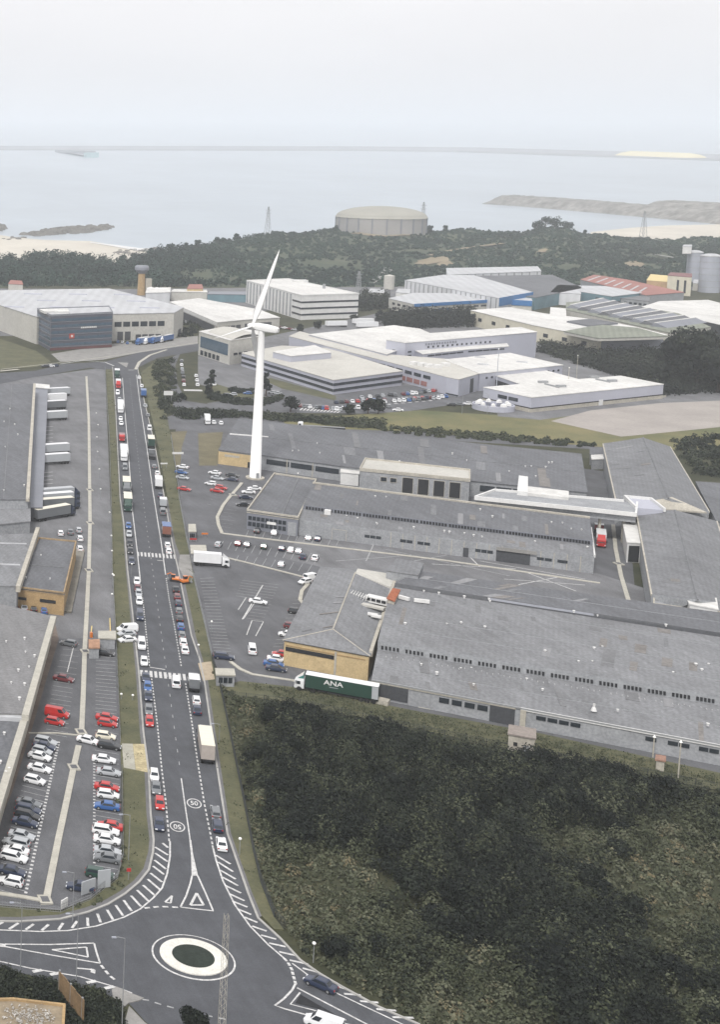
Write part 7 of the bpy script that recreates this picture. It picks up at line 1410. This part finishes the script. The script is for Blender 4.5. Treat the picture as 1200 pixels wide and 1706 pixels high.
# forested hill
NF = 15000; xp = RNG.uniform(-120, 1330, NF); Yp = 1152 + (RNG.random(NF)) * 640
cr = np.array([crest(a) for a in xp]); keep = Yp < cr[:, 1] + 12; xp, Yp, cr = xp[keep], Yp[keep], cr[keep]
cov = fbm(xp * 1.6, Yp, 110, 8); X = (xp + 480) / FP * Yp * K
clear = np.zeros(len(xp)); vv = []
for a, b in zip(xp, Yp): vv.append(hz(a, b))
zt = np.array(vv); ys_px = 235 + (H - zt) * FP / (Yp + (H - zt) * TP) / CP
for cx, cy, rx, ry in ((725, 437, 42, 7), (810, 411, 35, 2.5), (1060, 442, 25, 5), (905, 420, 12, 4), (640, 392, 70, 6), (340, 462, 45, 10), (1100, 428, 40, 4), (700, 420, 60, 3), (560, 440, 50, 8), (950, 445, 40, 5)):
    clear = np.maximum(clear, np.exp(-(((xp - cx) / rx) ** 2 + ((ys_px - cy) / ry) ** 2)))
k = (RNG.random(len(xp)) < np.clip(1.25 - cov * .7, .25, 1)) & (RNG.random(len(xp)) > clear * 1.3)
xp, Yp, X, zt, cov = xp[k], Yp[k], X[k], zt[k], cov[k]
left = np.clip((450 - xp) / 200, 0, 1); rad = RNG.uniform(1.6, 3.6, len(xp)) * (.75 + .55 * left); hh = rad * RNG.uniform(1.0, 1.6, len(xp)) * (.6 + .7 * left)
per = 26; idx = np.repeat(np.arange(len(xp)), per); n2 = len(idx); u = RNG.normal(size=(n2, 3)); u /= np.linalg.norm(u, axis=1)[:, None]; u[:, 2] = np.abs(u[:, 2])
cen = np.stack([X[idx] + u[:, 0] * rad[idx], Yp[idx] + u[:, 1] * rad[idx], zt[idx] + u[:, 2] * hh[idx] * 1.3], 1)
tn = .30 + (cov - .5) * .8 - .10 * left + RNG.normal(0, .08, len(xp))
o = link(bpy.data.objects.new('hill_forest', leaf_mesh('hill_forest', cen, RNG.uniform(1.1, 2.3, n2), tn[idx] + RNG.normal(0, .07, n2), M_FOREST, u))); tag(o, 'dark green wood and scrub covering the hill before the sea', 'forest', kind='stuff'); print('forest', n2)
for i, (x, h, r) in enumerate(((150, 9, 5), (205, 10, 6), (228, 9, 5), (252, 11, 5), (268, 8, 5), (285, 9, 6), (309, 9, 5), (330, 11, 5), (362, 10, 4.5), (372, 8, 4), (395, 9, 4), (716, 9, 5), (742, 9, 3.4), (894, 12, 8), (908, 15, 10), (925, 14, 9), (945, 10, 8), (975, 8, 3), (640, 5, 3), (560, 6, 4), (120, 8, 6), (60, 7, 6))):
    Yc = crest(x)[1] - 6; b = Vector(((x + 480) / FP * Yc * K, Yc, hz(x, Yc) - .5))
    tree(x, 0, h, r, f'dark tree on the hill crest, {ORD[i]} of those standing out against the water', 'trees on the hill crest', .2, 420, M_FOREST, 1.7, base=b, trunk_h=.12, sd=i + 120)
# clearings and tracks on the hill
def hill_patch(name, cx, cy, rx, ry, m, lab=None):
    """find the hillside point under the px and lay an irregular patch on it"""
    Y = 1150
    while Y < 1800:
        zz = hz(cx, Y); yy = 235 + (H - zz) * FP / (Y + (H - zz) * TP) / CP
        if yy < cy: break
        Y += 3
    g = MB(); n = 18; wx = rx * Y / FP; wy = ry * Y * Y / (H * FP) * 1.0; g.v.append(((cx + 480) / FP * Y * K, Y, hz(cx, Y) + .8)); q = random.Random(int(cx))
    for j in (1, 2):
        for i in range(n):
            u = 2 * math.pi * i / n; f = j / 2 * (q.uniform(.75, 1.15) if j == 2 else 1); yy = Y + wy * math.sin(u) * f; xx = cx + rx * math.cos(u) * f; g.v.append(((xx + 480) / FP * yy * K, yy, hz(xx, yy) + .8))
    for i in range(n): a = (i + 1) % n; g.f.append((0, 1 + i, 1 + a)); g.m.append(0); g.f.append((1 + i, 1 + n + i, 1 + n + a, 1 + a)); g.m.append(0)
    o = g.obj(name, m); o['kind'] = 'structure'
M_CLR = mat('hill_clearing', (.23, .19, .13), .95, .2, .03)
for a in ((725, 436, 32, 4), (745, 441, 14, 3), (1060, 441, 22, 3), (905, 419, 10, 2), (640, 394, 62, 2.5)): hill_patch('clearing', *a, M_CLR)
def track(pts, w_, name='track', m=None):
    g = MB(); q = []
    for cx, cy in pts:
        Y = 1150
        while Y < 1800:
            zz = hz(cx, Y); yy = 235 + (H - zz) * FP / (Y + (H - zz) * TP) / CP
            if yy < cy: break
            Y += 2
        q.append(Vector(((cx + 480) / FP * Y * K, Y, hz(cx, Y) + 1.2)))
    for a, b in zip(q[:-1], q[1:]): d = (b - a); d.z = 0; d.normalize(); s = Vector((-d.y, d.x, 0)) * w_ / 2; g.add([a - s, a + s, b + s, b - s], [(0, 3, 2, 1)])
    o = g.obj(name, m or M_PAVE); o['kind'] = 'structure'
track([(720, 428), (750, 420), (780, 415), (810, 411), (840, 407)], 7, m=M_CLR); track([(620, 474), (640, 462), (650, 452), (646, 447)], 7); track([(1060, 424), (1100, 427), (1135, 433)], 5)
# ---------------------------------------------------------------- air
g = MB(); g.box(-9500, 16500, -400, 20500, -60, 430)
mh = bpy.data.materials.new('air'); mh.use_nodes = True; n = mh.node_tree.nodes; n.remove(n['Principled BSDF']); pv = n.new('ShaderNodeVolumePrincipled'); pv.inputs['Density'].default_value = HAZE; pv.inputs['Color'].default_value = (.93, .965, 1.0, 1); pv.inputs['Anisotropy'].default_value = .2
mh.node_tree.links.new(pv.outputs[0], n['Material Output'].inputs['Volume']); o = g.obj('haze', mh); o['kind'] = 'stuff'; o['label'] = 'thin pale sea haze filling the air'
